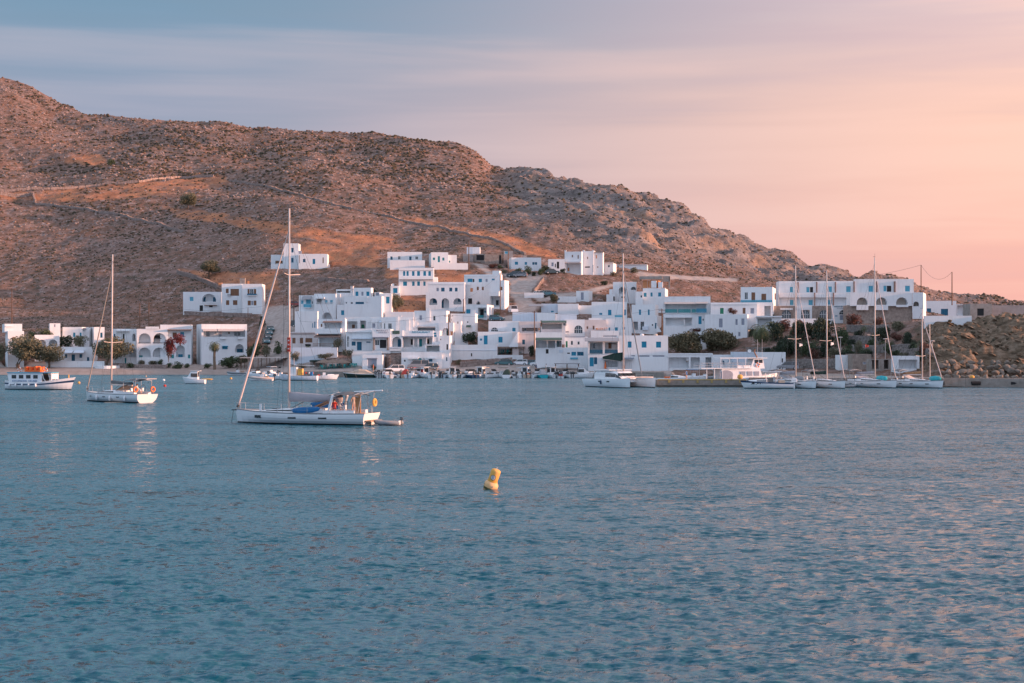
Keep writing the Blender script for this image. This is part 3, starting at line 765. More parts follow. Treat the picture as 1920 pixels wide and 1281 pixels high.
# relief
hill = smooth(5.6, 7.2, T)
far = smooth(7.2, 9.0, T)
rock = smooth(915, 990, GPX + 20 * fbm(GX / 30, GY / 30, 3)) * smooth(8.0, 8.8, T + fbm(GX / 40, GY / 40, 5) * 1.3)
rock = rock * (1 - smooth(1590, 1640, GPX) * .6)
cliff = smooth(1700, 1765, GPX + 12 * fbm(GX / 8, GY / 8, 8)) * smooth(2.0, 2.6, T) * (1 - smooth(5.1, 5.7, T))
crest = smooth(10.35, 10.95, T + .25 * fbm(GX / 50, GY / 50, 12)) * (1 - smooth(11, 11.6, T))
r1 = fbm(GX / 46, GY / 46, 21, 5)
r2 = fbm(GX / 11, GY / 14, 31, 5, .6)
rid = 1 - np.abs(fbm(GX / 24 + .6 * GY / 24, GY / 40, 41, 5, .55)) * 3.2
strat = np.abs(((GZ + 7 * r1 + .12 * GX) / 5.5) % 1.0 - .5)        # tilted beds of rock
dz = hill * (r1 * 6.0 + r2 * 1.6 + far * (1 - np.abs(fbm(GX / 60 + GY / 90, GY / 130, 43, 4)) * 5) * 2.2)
dz += rock * (rid * 3.6 - 2.0 + (strat - .25) * 5.5 + r2 * 3.4)
dz += crest * (1.5 * (strat - .25) + 2.2 * np.floor(fbm(GX / 22, GY / 60, 51, 3) * 6) / 3 + r2 * 1.6)
strat2 = np.abs(((GZ + .22 * GX + 3 * r2 * 1.2) / 1.7) % 1.0 - .5)
dz += cliff * ((strat2 - .25) * 2.0 + (1 - np.abs(fbm(GX / 9 + GZ / 14, GY / 12, 63, 4)) * 5) * 1.2 + fbm(GX / 5, GY / 5, 61, 5, .65) * 4.2 + fbm(GX / 16, GY / 16, 62, 3) * 2.5)
dz += smooth(2.2, 3.5, T) * (1 - hill) * (1 - cliff) * fbm(GX / 4, GY / 4, 71, 4) * .5
# hidden valley behind the crest stays plain
dz *= (1 - smooth(11.2, 12, T))
GZ = GZ + dz
# terraces cut for the buildings
for name, label, cat, group, blocks in SITES:
    for b in blocks:
        if not b.lev: continue
        rx = (GX - b.o.x) * b.t.x + (GY - b.o.y) * b.t.y
        ry = (GX - b.o.x) * b.bk.x + (GY - b.o.y) * b.bk.y
        d = np.maximum(np.maximum(-rx, rx - b.w), np.maximum(-ry - 1.5, ry - b.dep))
        k = 1 - smooth(0.2, 1.6, d)
        low = np.minimum(GZ, b.zb - 0.05)
        GZ = GZ * (1 - k) + low * k
# pale tracks and yards worn into the slope (photo outline -> real ground)
GPY = CY - (GZ - CAMZ) / GY * F
jx = GPX + 5 * fbm(GX / 3, GY / 3, 81, 3); jy = GPY + 3 * fbm(GX / 3, GY / 3, 82, 3)
ROADS = [
 [(938, 512), (1024, 516), (1010, 527), (1002, 545), (990, 558), (1010, 575), (1000, 592), (960, 612), (930, 640), (915, 625), (945, 596), (962, 585), (968, 570), (955, 550), (958, 530)],
 [(886, 494), (905, 496), (925, 512), (940, 520), (930, 530), (905, 508)],
 [(478, 575), (560, 572), (566, 600), (545, 640), (528, 668), (498, 668), (492, 640), (500, 612), (492, 600)],
 [(1180, 505), (1220, 513), (1300, 518), (1380, 523), (1384, 528), (1300, 526), (1200, 520)],
 [(1000, 556), (1080, 548), (1150, 532), (1155, 536), (1085, 556), (1010, 566)],
 [(470, 668), (560, 662), (640, 680), (640, 700), (460, 698)],
 [(640, 684), (1260, 684), (1260, 712), (640, 712)],
]
road = np.zeros(GY.shape)
for p in ROADS: road = np.maximum(road, inpoly(jx, jy, p))
FIELDS = [
 [(300, 388), (420, 400), (560, 425), (700, 440), (760, 462), (700, 470), (600, 452), (520, 440), (420, 420), (330, 405)],
 [(110, 300), (170, 288), (205, 300), (200, 312), (130, 308)],
 [(560, 455), (700, 466), (720, 500), (620, 500), (560, 480)],
 [(330, 505), (400, 512), (520, 508), (520, 545), (400, 535)],
 [(815, 502), (885, 512), (880, 532), (820, 530)], [(720, 495), (745, 500), (745, 520), (722, 520)],
 [(950, 520), (990, 530), (985, 555), (960, 560), (952, 540)],
 [(700, 400), (900, 430), (980, 450), (1060, 490), (1000, 480), (850, 440)],
 [(0, 358), (60, 362), (200, 348), (420, 330), (430, 345), (260, 372), (80, 378), (0, 372)],
 [(740, 555), (800, 562), (800, 580), (740, 600)],
]
field = np.zeros(GY.shape)
for p in FIELDS: field = np.maximum(field, inpoly(GPX + 26 * fbm(GX / 14, GY / 14, 85, 4), GPY + 12 * fbm(GX / 9, GY / 20, 86, 4), p))
for _ in range(2):
    for A in (road, field):
        A[1:-1, 1:-1] = (A[1:-1, 1:-1] * 4 + A[:-2, 1:-1] + A[2:, 1:-1] + A[1:-1, :-2] + A[1:-1, 2:]) / 8
sand = (1 - smooth(455, 475, GPX)) * (1 - smooth(3.2, 3.9, T))
GZ = GZ * (1 - road * 0) 
NR, NCc = GY.shape
tv = np.stack([GX, GY, GZ], -1).reshape(-1, 3)
idx = np.arange(NR * NCc).reshape(NR, NCc)
tf = np.stack([idx[:-1, :-1], idx[:-1, 1:], idx[1:, 1:], idx[1:, :-1]], -1).reshape(-1, 4)
def np_mesh(name, v, f, mat_, smooth_=True, attrs=None):
    me = bpy.data.meshes.new(name)
    me.vertices.add(len(v)); me.vertices.foreach_set('co', np.ascontiguousarray(v, dtype=np.float32).ravel())
    n = f.shape[1]
    me.loops.add(f.size); me.loops.foreach_set('vertex_index', np.ascontiguousarray(f, dtype=np.int32).ravel())
    me.polygons.add(len(f)); me.polygons.foreach_set('loop_start', np.arange(0, f.size, n, dtype=np.int32))
    me.polygons.foreach_set('use_smooth', np.full(len(f), smooth_))
    if mat_: me.materials.append(mat_)
    for k, a in (attrs or {}).items():
        at = me.attributes.new(k, 'FLOAT', 'POINT'); at.data.foreach_set('value', np.ascontiguousarray(a, dtype=np.float32).ravel())
    me.update(calc_edges=True); me.validate()
    return me
# terrain material ---------------------------------------------------
tm = bpy.data.materials.new('hillside'); tm.use_nodes = True
t = tm.node_tree; pb = t.nodes['Principled BSDF']
pb.inputs['Roughness'].default_value = .95; pb.inputs['Specular IOR Level'].default_value = .15
pos = t.nodes.new('ShaderNodeNewGeometry').outputs['Position']
def tn(scale, detail=6, rough=.6, stretch=(1, 1, 1)):
    m = t.nodes.new('ShaderNodeMapping'); m.inputs['Scale'].default_value = stretch; t.links.new(pos, m.inputs[0])
    n = t.nodes.new('ShaderNodeTexNoise'); n.inputs['Scale'].default_value = scale; n.inputs['Detail'].default_value = detail
    n.inputs['Roughness'].default_value = rough; t.links.new(m.outputs[0], n.inputs['Vector']); return n.outputs['Fac']
def tramp(fac, stops):
    r = t.nodes.new('ShaderNodeValToRGB'); e = r.color_ramp.elements
    while len(e) < len(stops): e.new(.5)
    for el, (p, c) in zip(e, stops): el.position = p; el.color = (*c, 1)
    t.links.new(fac, r.inputs[0]); return r.outputs[0]
def tmix(f, a, b):
    n = t.nodes.new('ShaderNodeMix'); n.data_type = 'RGBA'
    for i, v in ((0, f), (6, a), (7, b)):
        if isinstance(v, tuple): n.inputs[i].default_value = (*v, 1)
        elif isinstance(v, (int, float)): n.inputs[i].default_value = v
        else: t.links.new(v, n.inputs[i])
    return n.outputs[2]
def trange(v, a, b, c=0, d=1):
    n = t.nodes.new('ShaderNodeMapRange'); t.links.new(v, n.inputs[0])
    for i, x in enumerate((a, b, c, d)): n.inputs[i + 1].default_value = x
    return n.outputs[0]
def tmath(op, a, b):
    n = t.nodes.new('ShaderNodeMath'); n.operation = op; n.use_clamp = True
    for i, v in enumerate((a, b)):
        if isinstance(v, (int, float)): n.inputs[i].default_value = v
        else: t.links.new(v, n.inputs[i])
    return n.outputs[0]
def tattr(k):
    n = t.nodes.new('ShaderNodeAttribute'); n.attribute_name = k; return n.outputs['Fac']
soil = tramp(tn(.035, 8, .65), [(.32, (.25, .105, .06)), (.45, (.25, .13, .085)), (.6, (.20, .135, .115)), (.72, (.27, .19, .168))])
scrub = tramp(tn(.25, 8, .7, (1, .7, 1)), [(.40, (.10, .07, .055)), (.5, (.21, .13, .10)), (.62, (.34, .24, .21))])
base = tmix(.55, soil, scrub)
stones = trange(tn(.45, 7, .75, (1, .6, 1)), .54, .62)
base = tmix(tmath('MULTIPLY', stones, .85), base, (.40, .315, .295))
bushd = trange(tn(.30, 7, .75, (1, .6, 1)), .53, .60)
base = tmix(tmath('MULTIPLY', bushd, .8), base, (.075, .07, .05))
grass = tramp(tn(.25, 6, .6, (1, .4, 1)), [(.35, (.34, .14, .075)), (.6, (.54, .235, .12))])
base = tmix(tmath('MULTIPLY', tmath('MULTIPLY', tattr('field'), trange(tn(.12, 7, .7, (1, .5, 1)), .38, .54, .25, 1)), .9), base, grass)
rk = tramp(tn(.16, 9, .7, (.6, 1, 2.0)), [(.33, (.11, .09, .082)), (.5, (.22, .18, .165)), (.66, (.34, .28, .262))])
rk = tmix(tmath('MULTIPLY', trange(tn(.06, 5), .55, .7), .7), rk, (.42, .25, .16))
rk = tmix(tmath('MULTIPLY', trange(tn(.5, 6, .7), .55, .66), .6), rk, (.08, .075, .055))
base = tmix(tattr('rock'), base, rk)
cl = tramp(tn(.5, 9, .7, (.7, 1, 2.4)), [(.32, (.055, .04, .028)), (.5, (.19, .135, .09)), (.68, (.36, .27, .20))])
base = tmix(tattr('cliff'), base, cl)
rd = tramp(tn(.8, 6), [(.35, (.30, .25, .225)), (.65, (.42, .36, .33))])
base = tmix(tattr('road'), base, rd)
sn = tramp(tn(.7, 6), [(.35, (.30, .24, .21)), (.65, (.38, .31, .275))])
base = tmix(tattr('sand'), base, sn)
t.links.new(base, pb.inputs['Base Color'])
bp = t.nodes.new('ShaderNodeBump'); bp.inputs['Distance'].default_value = 1.0
hsum = tmath('MULTIPLY', tn(.5, 9, .72), 1.0)
t.links.new(hsum, bp.inputs['Height']); t.links.new(bp.outputs[0], pb.inputs['Normal'])
st_ = tmath('SUBTRACT', 1.0, tmath('MULTIPLY', tmath('MAXIMUM', tattr('sand'), tattr('road')), .93))
t.links.new(st_, bp.inputs['Strength'])
terr = bpy.data.objects.new('hillside_terrain', np_mesh('hillside_terrain', tv, tf, tm, True,
    {'field': field, 'rock': np.clip(np.maximum(rock, crest * .8), 0, 1), 'cliff': cliff, 'road': road, 'sand': sand}))
COL.objects.link(terr); terr['kind'] = 'structure'
BV = BVHTree.FromPolygons(tv[:, :].tolist(), tf.tolist())
def ground(x, y):
    h = BV.ray_cast(Vector((x, y, 600)), Vector((0, 0, -1)))
    return h[0].z if h[0] else 0.0
def seen(px, py, dflt=400):
    """point of the ground seen at this photo pixel"""
    o = Vector((0, 0, CAMZ)); d = Vector(((px - CX) / F, 1, (CY - py) / F)).normalized()
    h = BV.ray_cast(o, d)
    return h[0] if h[0] else W(px, py, dflt)

# ------------------------------------------------------------------ water
wm = bpy.data.materials.new('sea_water'); wm.use_nodes = True
t = wm.node_tree; pb = t.nodes['Principled BSDF']
pb.inputs['Base Color'].default_value = (.0015, .088, .125, 1)
pb.inputs['Roughness'].default_value = .07
pb.inputs['IOR'].default_value = 1.42
pb.inputs['Specular IOR Level'].default_value = .5
pos = t.nodes.new('ShaderNodeNewGeometry').outputs['Position']
def wadd(a, ka, b, kb):
    m1 = t.nodes.new('ShaderNodeMath'); m1.operation = 'MULTIPLY'; t.links.new(a, m1.inputs[0]); m1.inputs[1].default_value = ka
    m2 = t.nodes.new('ShaderNodeMath'); m2.operation = 'MULTIPLY_ADD'; t.links.new(b, m2.inputs[0]); m2.inputs[1].default_value = kb
    t.links.new(m1.outputs[0], m2.inputs[2]); return m2.outputs[0]
def wcol(scale, detail, rough, stretch):
    m = t.nodes.new('ShaderNodeMapping'); m.inputs['Scale'].default_value = stretch; t.links.new(pos, m.inputs[0])
    n = t.nodes.new('ShaderNodeTexNoise'); n.inputs['Scale'].default_value = scale; n.inputs['Detail'].default_value = detail
    n.inputs['Roughness'].default_value = rough; t.links.new(m.outputs[0], n.inputs['Vector']); return n.outputs['Color']
def vop(op, a, b=None, sc=None):
    n = t.nodes.new('ShaderNodeVectorMath'); n.operation = op
    for i, v in enumerate((a, b)):
        if v is None: continue
        if isinstance(v, tuple): n.inputs[i].default_value = v
        else: t.links.new(v, n.inputs[i])
    if sc is not None:
        if isinstance(sc, (int, float)): n.inputs['Scale'].default_value = sc
        else: t.links.new(sc, n.inputs['Scale'])
    return n.outputs[0]
# wave slopes of several sizes, added to the modelled swell
w0 = vop('ADD', vop('MULTIPLY', vop('SUBTRACT', wcol(2.5, 3, .6, (.7, 1.1, 1)), (.5, .5, .5)), (.75, 1.7, 0)), vop('MULTIPLY', vop('SUBTRACT', wcol(.85, 2, .5, (.55, 1, 1)), (.5, .5, .5)), (.25, 1.0, 0)))
w1 = vop('MULTIPLY', vop('SUBTRACT', wcol(5.2, 3, .6, (.55, 1.1, 1)), (.5, .5, .5)), (1.1, 1.7, 0))
w2 = vop('MULTIPLY', vop('SUBTRACT', wcol(8.0, 3, .6, (.6, 1, 1)), (.5, .5, .5)), (.3, .6, 0))
g1 = trange(tn(.02, 4, .6, (.35, 1.5, 1)), .36, .62, .6, 1.15)
g2 = trange(tn(.16, 3, .6, (.3, 1.2, 1)), .35, .65, .65, 1.3)
gm = t.nodes.new('ShaderNodeMath'); gm.operation = 'MULTIPLY'; t.links.new(g1, gm.inputs[0]); t.links.new(g2, gm.inputs[1])
# facets turned away from any viewer hide behind crests, the more so the flatter the view
geo = t.nodes.new('ShaderNodeNewGeometry').outputs['Incoming']
sz = t.nodes.new('ShaderNodeSeparateXYZ'); t.links.new(geo, sz.inputs[0])
inc = vop('SCALE', vop('MULTIPLY', geo, (1, 1, 0)), None, trange(sz.outputs['Z'], 0, .2, .27, .075))
slope = vop('ADD', vop('SCALE', vop('ADD', vop('ADD', w0, w1), w2), None, gm.outputs[0]), inc)
nrm = vop('NORMALIZE', vop('ADD', t.nodes.new('ShaderNodeNewGeometry').outputs['Normal'], slope))
t.links.new(nrm, pb.inputs['Normal'])
yy = [12.0]
while yy[-1] < 420: yy.append(yy[-1] + max(.16, yy[-1] ** 2 / (1600 * 8) * 1.0))
yy = np.array(yy)
xx = np.linspace(-.40, .40, 700)
WY = np.broadcast_to(yy[:, None], (len(yy), len(xx))); WX = xx[None, :] * WY
rs = np.random.default_rng(3); WZ = np.zeros(WY.shape)
for i in range(46):
    lam = 0.42 * (1.5 / 0.42) ** rs.random()
    th = math.radians(rs.normal(82, 34)); k = 2 * math.pi / lam
    amp = .0058 * lam * (1.0 if lam < 1.3 else (1.3 / lam) ** .7) 
    ph = rs.random() * 6.28
    fade = 1 - smooth(lam * .3, lam * .7, WY ** 2 / (1600 * 8))
    p = k * (WX * math.cos(th) + WY * math.sin(th)) + ph
    WZ += amp * fade * (np.sin(p) + .25 * np.sin(2 * p + 1.2))
wv = np.stack([WX, WY, WZ], -1).reshape(-1, 3)
idx = np.arange(len(yy) * len(xx)).reshape(len(yy), len(xx))
wf = np.stack([idx[:-1, :-1], idx[:-1, 1:], idx[1:, 1:], idx[1:, :-1]], -1).reshape(-1, 4)
# calm flats out to the horizon around the modelled patch
e = 9000.0
n0 = len(wv)
ya, yb = float(yy[0]), float(yy[-1])
ext = np.array([(-.4 * ya, ya, 0), (.4 * ya, ya, 0), (.4 * yb, yb, 0), (-.4 * yb, yb, 0), (-e, -e, 0), (e, -e, 0), (e, e, 0), (-e, e, 0)])
wv = np.concatenate([wv, ext])
wf = np.concatenate([wf, np.array([(4, 5, 1, 0), (5, 6, 2, 1), (6, 7, 3, 2), (7, 4, 0, 3)]) + n0])
sea = bpy.data.objects.new('sea_water', np_mesh('sea_water', wv, wf, wm, True))
COL.objects.link(sea); sea['kind'] = 'structure'
# ------------------------------------------------------------------ scrub and stones that cover the hill (uncountable)
def lump_templates(n, sub, squash, jag, seed):
    out = []
    r = np.random.default_rng(seed)
    for i in range(n):
        bm = bmesh.new(); bmesh.ops.create_icosphere(bm, subdivisions=sub, radius=1)
        vs = np.array([v.co[:] for v in bm.verts]); fs = np.array([[v.index for v in f.verts] for f in bm.faces]); bm.free()
        vs *= (1 + r.uniform(-jag, jag, (len(vs), 1)))
        vs[:, 2] *= squash
        out.append((vs, fs))
    return out
def scatter(name, pts, sizes, temps, m, sink=.2, seed=5, slab=False):
    r = np.random.default_rng(seed)
    V, Fc, off = [], [], 0
    for i, p in enumerate(pts):
        vs, fs = temps[i % len(temps)]
        a = r.uniform(0, 6.28); s = sizes[i] * r.uniform(.8, 1.25, 3)
        if slab: a = .35 + r.normal() * .25; s = sizes[i] * np.array([2.1, 1.0, .55]) * r.uniform(.7, 1.3, 3)
        c, sn = math.cos(a), math.sin(a)
        q = vs * s
        if slab: q = np.stack([q[:, 0] * .9 + q[:, 2] * .42, q[:, 1], q[:, 2] * .9 - q[:, 0] * .42], -1)
        q = np.stack([q[:, 0] * c - q[:, 1] * sn, q[:, 0] * sn + q[:, 1] * c, q[:, 2]], -1) + np.array([p[0], p[1], p[2] + sizes[i] * sink])
        V.append(q); Fc.append(fs + off); off += len(q)
    me = np_mesh(name, np.concatenate(V), np.concatenate(Fc), m, False)
    o = bpy.data.objects.new(name, me); COL.objects.link(o); o['kind'] = 'stuff'
    return o
NOGO = []
for _n, _l, _c, _g, blocks in SITES:
    for b in blocks: NOGO.append(b)
def hill_points(n, tmin, tmax, seed, dens=None, pxr=(-60, 2000)):
    r = np.random.default_rng(seed)
    j = r.integers(0, NCc - 1, n * 3); 
    ok = (cols[j] > pxr[0]) & (cols[j] < pxr[1])
    j = j[ok]
    tt = tmin + (tmax - tmin) * r.random(len(j))
    i = np.searchsorted(ts, tt) - 1
    i = np.clip(i, 0, NR - 2)
    fi, fj = r.random(len(j)), r.random(len(j))
    def bil(A): return (A[i, j] * (1 - fi) + A[i + 1, j] * fi) * (1 - fj) + (A[i, j + 1] * (1 - fi) + A[i + 1, j + 1] * fi) * fj
    x, y, z = bil(GX), bil(GY), bil(GZ)
    keep = (bil(road) < .2) & (bil(sand) < .3)
    if dens is not None: keep &= r.random(len(j)) < dens(x, y, bil(rock), bil(field), bil(cliff))
    for b in NOGO:
        rx = (x - b.o.x) * b.t.x + (y - b.o.y) * b.t.y; ry = (x - b.o.x) * b.bk.x + (y - b.o.y) * b.bk.y
        keep &= ~((rx > -1.5) & (rx < b.w + 1.5) & (ry > -2.5) & (ry < b.dep + 1.5))
    return np.stack([x, y, z], -1)[keep][:n]
bush_m = mat('dry_scrub', (.11, .085, .06), .95, .1, col2=(.05, .052, .035), vscale=.8)
thorn_m = mat('thorn_scrub', (.25, .155, .11), .95, .1, col2=(.12, .08, .055), vscale=.8)
stone_m = mat('hill_stone', (.36, .285, .265), .9, .2, col2=(.20, .155, .14), vscale=1.2)
bt = lump_templates(5, 1, .7, .28, 2); stt = lump_templates(6, 0, .6, .35, 4); st1 = lump_templates(6, 1, .6, .3, 4)
P = hill_points(19000, 5.7, 10.9, 11, lambda x, y, rk, fd, cl: (.2 + 1.8 * np.clip(fbm(x / 30, y / 30, 90, 4) * 2.6 + .1, 0, 1)) * (1 - .75 * fd) * (1 - .6 * rk))
SZ = lambda P: np.clip((P[:, 1] - 380) / 330, .32, 1.2)
scatter('dark_scrub', P, np.random.default_rng(1).uniform(.25, .85, len(P)) * SZ(P), bt, bush_m, .2)
P = hill_points(10000, 5.7, 10.9, 12, lambda x, y, rk, fd, cl: .5 + 0 * x - .3 * rk)
scatter('thorny_scrub', P, np.random.default_rng(2).uniform(.22, .7, len(P)) * SZ(P), bt, thorn_m, .2, 6)
P = hill_points(26000, 5.6, 11.0, 13, lambda x, y, rk, fd, cl: (.08 + 1.8 * np.clip(fbm(x / 30, y / 14, 95, 4) * 2.6 + .1, 0, 1)) * (1 - .8 * fd) + .3 * rk)
scatter('hill_stones', P, (np.random.default_rng(3).uniform(.2, 1.0, len(P)) ** 2.6 * .8 + .12) * np.clip((P[:, 1] - 380) / 330, .28, 1.1), stt, stone_m, .1, 7)
cr_m = mat('cliff_stone', (.34, .25, .18), .9, .2, col2=(.13, .09, .06), vscale=.8, stretch=(.6, 1, 2))
P = hill_points(1700, 2.3, 5.3, 15, lambda x, y, rk, fd, cl: cl, (1690, 1990))
scatter('cliff_rubble', P, np.random.default_rng(5).uniform(.15, 1.0, len(P)) ** 1.8 * .62 + .1, stt, cr_m, -.25, 9, True)
P = hill_points(2600, 8.2, 10.8, 16, lambda x, y, rk, fd, cl: rk * np.clip(fbm(x / 20, y / 14, 97, 4) * 3 + .3, 0, 1), (900, 1640))
scatter('ridge_rubble', P, np.random.default_rng(6).uniform(.2, 1.0, len(P)) ** 2 * .9 + .2, stt, stone_m, -.15, 10)
P = hill_points(380, 3.6, 5.2, 14, lambda x, y, rk, fd, cl: cl, (1690, 1990))
scatter('cliff_scrub', P, np.random.default_rng(4).uniform(.1, .5, len(P)), bt, bush_m, .1, 8)
# ------------------------------------------------------------------ village materials
mat('white', (.79, .81, .825), .85, .25, var=.06, vscale=.35, weather=.13, bump=.02, bscale=3)
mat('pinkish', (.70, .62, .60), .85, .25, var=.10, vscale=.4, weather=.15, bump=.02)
mat('cream', (.62, .53, .46), .85, .25, var=.12, vscale=.5, weather=.3)  # cream tanks; also the shade painted inside the hotel wing arches
mat('greywall', (.36, .33, .32), .9, .2, var=.25, vscale=.8, weather=.4)
mat('bluewall', (.62, .70, .78), .85, .25, var=.07, vscale=.4, weather=.2)
mat('b', (.010, .25, .40), .5, .4, var=.12, vscale=2)
mat('W', (.008, .12, .21), .5, .4, var=.12, vscale=2)
mat('lb', (.10, .40, .54), .5, .4, var=.1, vscale=2)
mat('tq', (.015, .28, .31), .5, .4, var=.1, vscale=2)
mat('l', (.30, .33, .40), .6, .3, var=.1, vscale=2)
mat('n', (.26, .13, .075), .6, .3, var=.3, vscale=4)
mat('gr', (.02, .22, .12), .5, .4)
mat('o', (.62, .27, .13), .7, .2, var=.1)
mat('k', (.035, .034, .036), .8, .2)
mat('glass', (.03, .045, .055), .08, .8)
mat('whitepaint', (.80, .80, .80), .5, .4)
mat('tile', (.30, .20, .17), .85, .2, var=.3, vscale=3)
mat('canvas', (.58, .50, .46), .9, .1, var=.1)
mat('greencanvas', (.10, .155, .13), .9, .1, var=.2)
mat('greycanvas', (.33, .34, .36), .9, .1, var=.1)
mat('thatch', (.34, .26, .215), .95, .1, col2=(.17, .125, .10), vscale=5, stretch=(1, 1, 3), bump=.1)
mat('concrete', (.40, .355, .325), .9, .2, col2=(.27, .235, .21), vscale=.8, bump=.03)
mat('stonework', (.40, .33, .28), .9, .2, col2=(.24, .19, .165), vscale=1.6, bump=.05)
mat('metal', (.50, .51, .53), .55, .4, metal=.2)
mat('darkmetal', (.06, .065, .07), .5, .5)
mat('pole', (.20, .12, .085), .85, .2, var=.3, vscale=6, stretch=(1, 1, .2))
mat('rubber', (.02, .02, .022), .8, .3)
mat('boatglass', (.025, .03, .035), .08, .8)
GLASSY = {'g'}
NOSHUT = {'k', 'o'}
def text_mesh(txt, w, h, m, ext=.02):
    cu = bpy.data.curves.new('lettering', 'FONT'); cu.body = txt; cu.size = 1.0; cu.extrude = 0; cu.align_x = 'CENTER'; cu.align_y = 'CENTER'
    cu.offset = .012; cu.resolution_u = 3
    ob = bpy.data.objects.new('lettering', cu); COL.objects.link(ob)
    dg = bpy.context.evaluated_depsgraph_get()
    me = bpy.data.meshes.new_from_object(ob.evaluated_get(dg))
    bpy.data.objects.remove(ob); bpy.data.curves.remove(cu)
    co = np.empty(len(me.vertices) * 3); me.vertices.foreach_get('co', co); co = co.reshape(-1, 3)
    mn, mx = co.min(0), co.max(0); sz = mx - mn
    co[:, 0] = (co[:, 0] - (mn[0] + mx[0]) / 2) * (w / max(sz[0], 1e-6)); co[:, 1] = (co[:, 1] - (mn[1] + mx[1]) / 2) * (h / max(sz[1], 1e-6))
    # stand it up: x along, z up, and give it thickness
    co = np.stack([co[:, 0], np.zeros(len(co)), co[:, 1]], -1)
    me.vertices.foreach_set('co', co.ravel()); me.materials.clear(); me.materials.append(m)
    bm = bmesh.new(); bm.from_mesh(me)
    r = bmesh.ops.extrude_face_region(bm, geom=bm.faces[:])
    for v in [g for g in r['geom'] if isinstance(g, bmesh.types.BMVert)]: v.co.y -= ext
    bm.to_mesh(me); bm.free(); me.update()
    return me

def hit_u(px, c, du, b_off):
    """distance along the wall line (c + du*s, offset already applied) under photo column px"""
    k = (px - CX) / F
    return (k * c.y - c.x) / (du.x - k * du.y)
def hit_z(px, py, c, du, s):
    y = c.y + du.y * s
    return CAMZ + (CY - py) / F * y

REC = {'h': 2.4, 'a': 2.3, 'A': .25, 'hs': 1.2}
def face_wall(mb, b, c, du, inn, w, z0, z1, ops, mname, parts):
    """one wall with real openings; parts collects (kind, u0,z0,u1,z1, depth)"""
    holes = []; loops = []
    m = MATS[mname]
    for o in ops:
        k, x0, y0, x1, y1 = o[:5]
        xm, ym = (x0 + x1) / 2, (y0 + y1) / 2
        host = None
        for h in ops:
            if h is not o and h[0] in ('h', 'a', 'A', 'hs') and k not in ('h', 'a', 'A', 'hs') and h[1] <= xm <= h[3] and h[2] <= ym <= h[4]: host = h
        off = REC[host[0]] if host else 0.0
        cc = c + inn * off
        u0, u1 = hit_u(x0, cc, du, off), hit_u(x1, cc, du, off)
        if u0 > u1: u0, u1 = u1, u0
        zt_, zb_ = hit_z(xm, y0, cc, du, (u0 + u1) / 2), hit_z(xm, y1, cc, du, (u0 + u1) / 2)
        if not host:
            u0, u1 = max(u0, .06), min(u1, w - .06); zt_ = min(zt_, z1 - .08)
            zb_ = max(zb_, z0 + .03)
            if u1 - u0 < .15 or zt_ - zb_ < .15: continue
            if any(not (u1 < q[0] - .04 or u0 > q[2] + .04 or zt_ < q[1] - .04 or zb_ > q[3] + .04) for q in holes): 
                continue
            holes.append((u0, zb_, u1, zt_))
            if k in ('a', 'A'):
                R = (u1 - u0) / 2; rz = min(R, (zt_ - zb_) * .9); zc = zt_ - rz
                lp = [(u0, zb_), (u1, zb_)] + [((u0 + u1) / 2 + R * math.cos(a), zc + rz * math.sin(a)) for a in np.linspace(0, math.pi, 11)]
            else:
                lp = [(u0, zb_), (u1, zb_), (u1, zt_), (u0, zt_)]
            loops.append(lp)
            dp = REC.get(k, .14)
            if k in ('h', 'a', 'hs') : dp = min(dp, b.dep - .5)
            n = len(lp)
            for i in range(n):
                p, q = lp[i], lp[(i + 1) % n]
                P = lambda s_, d: c + du * s_[0] + inn * d + Vector((0, 0, s_[1]))
                mb.face([P(p, 0), P(q, 0), P(q, dp), P(p, dp)], m)
            if k in ('h', 'a', 'hs'):
                mb.face([c + du * s_[0] + inn * dp + Vector((0, 0, s_[1])) for s_ in lp], MATS['cream'] if k == 'a' and b.x0 > 1580 else m)  # hotel wing arches: recess shade put into the back wall's colour
            else:
                parts.append((k, u0, zb_, u1, zt_, .14 if k != 'A' else .25, c, du, inn, lp))
        else:
            parts.append((k, u0, zb_, u1, zt_, off - .03, c, du, inn, None))
    outer = [(0, z0), (w, z0), (w, z1), (0, z1)]
    allp = outer + [p for lp in loops for p in lp]
    tris = tessellate_polygon([[Vector((p[0], p[1], 0)) for p in lp] for lp in [outer] + loops])
    vs = [c + du * p[0] + Vector((0, 0, p[1])) for p in allp]
    mb.mesh(vs, tris, m)

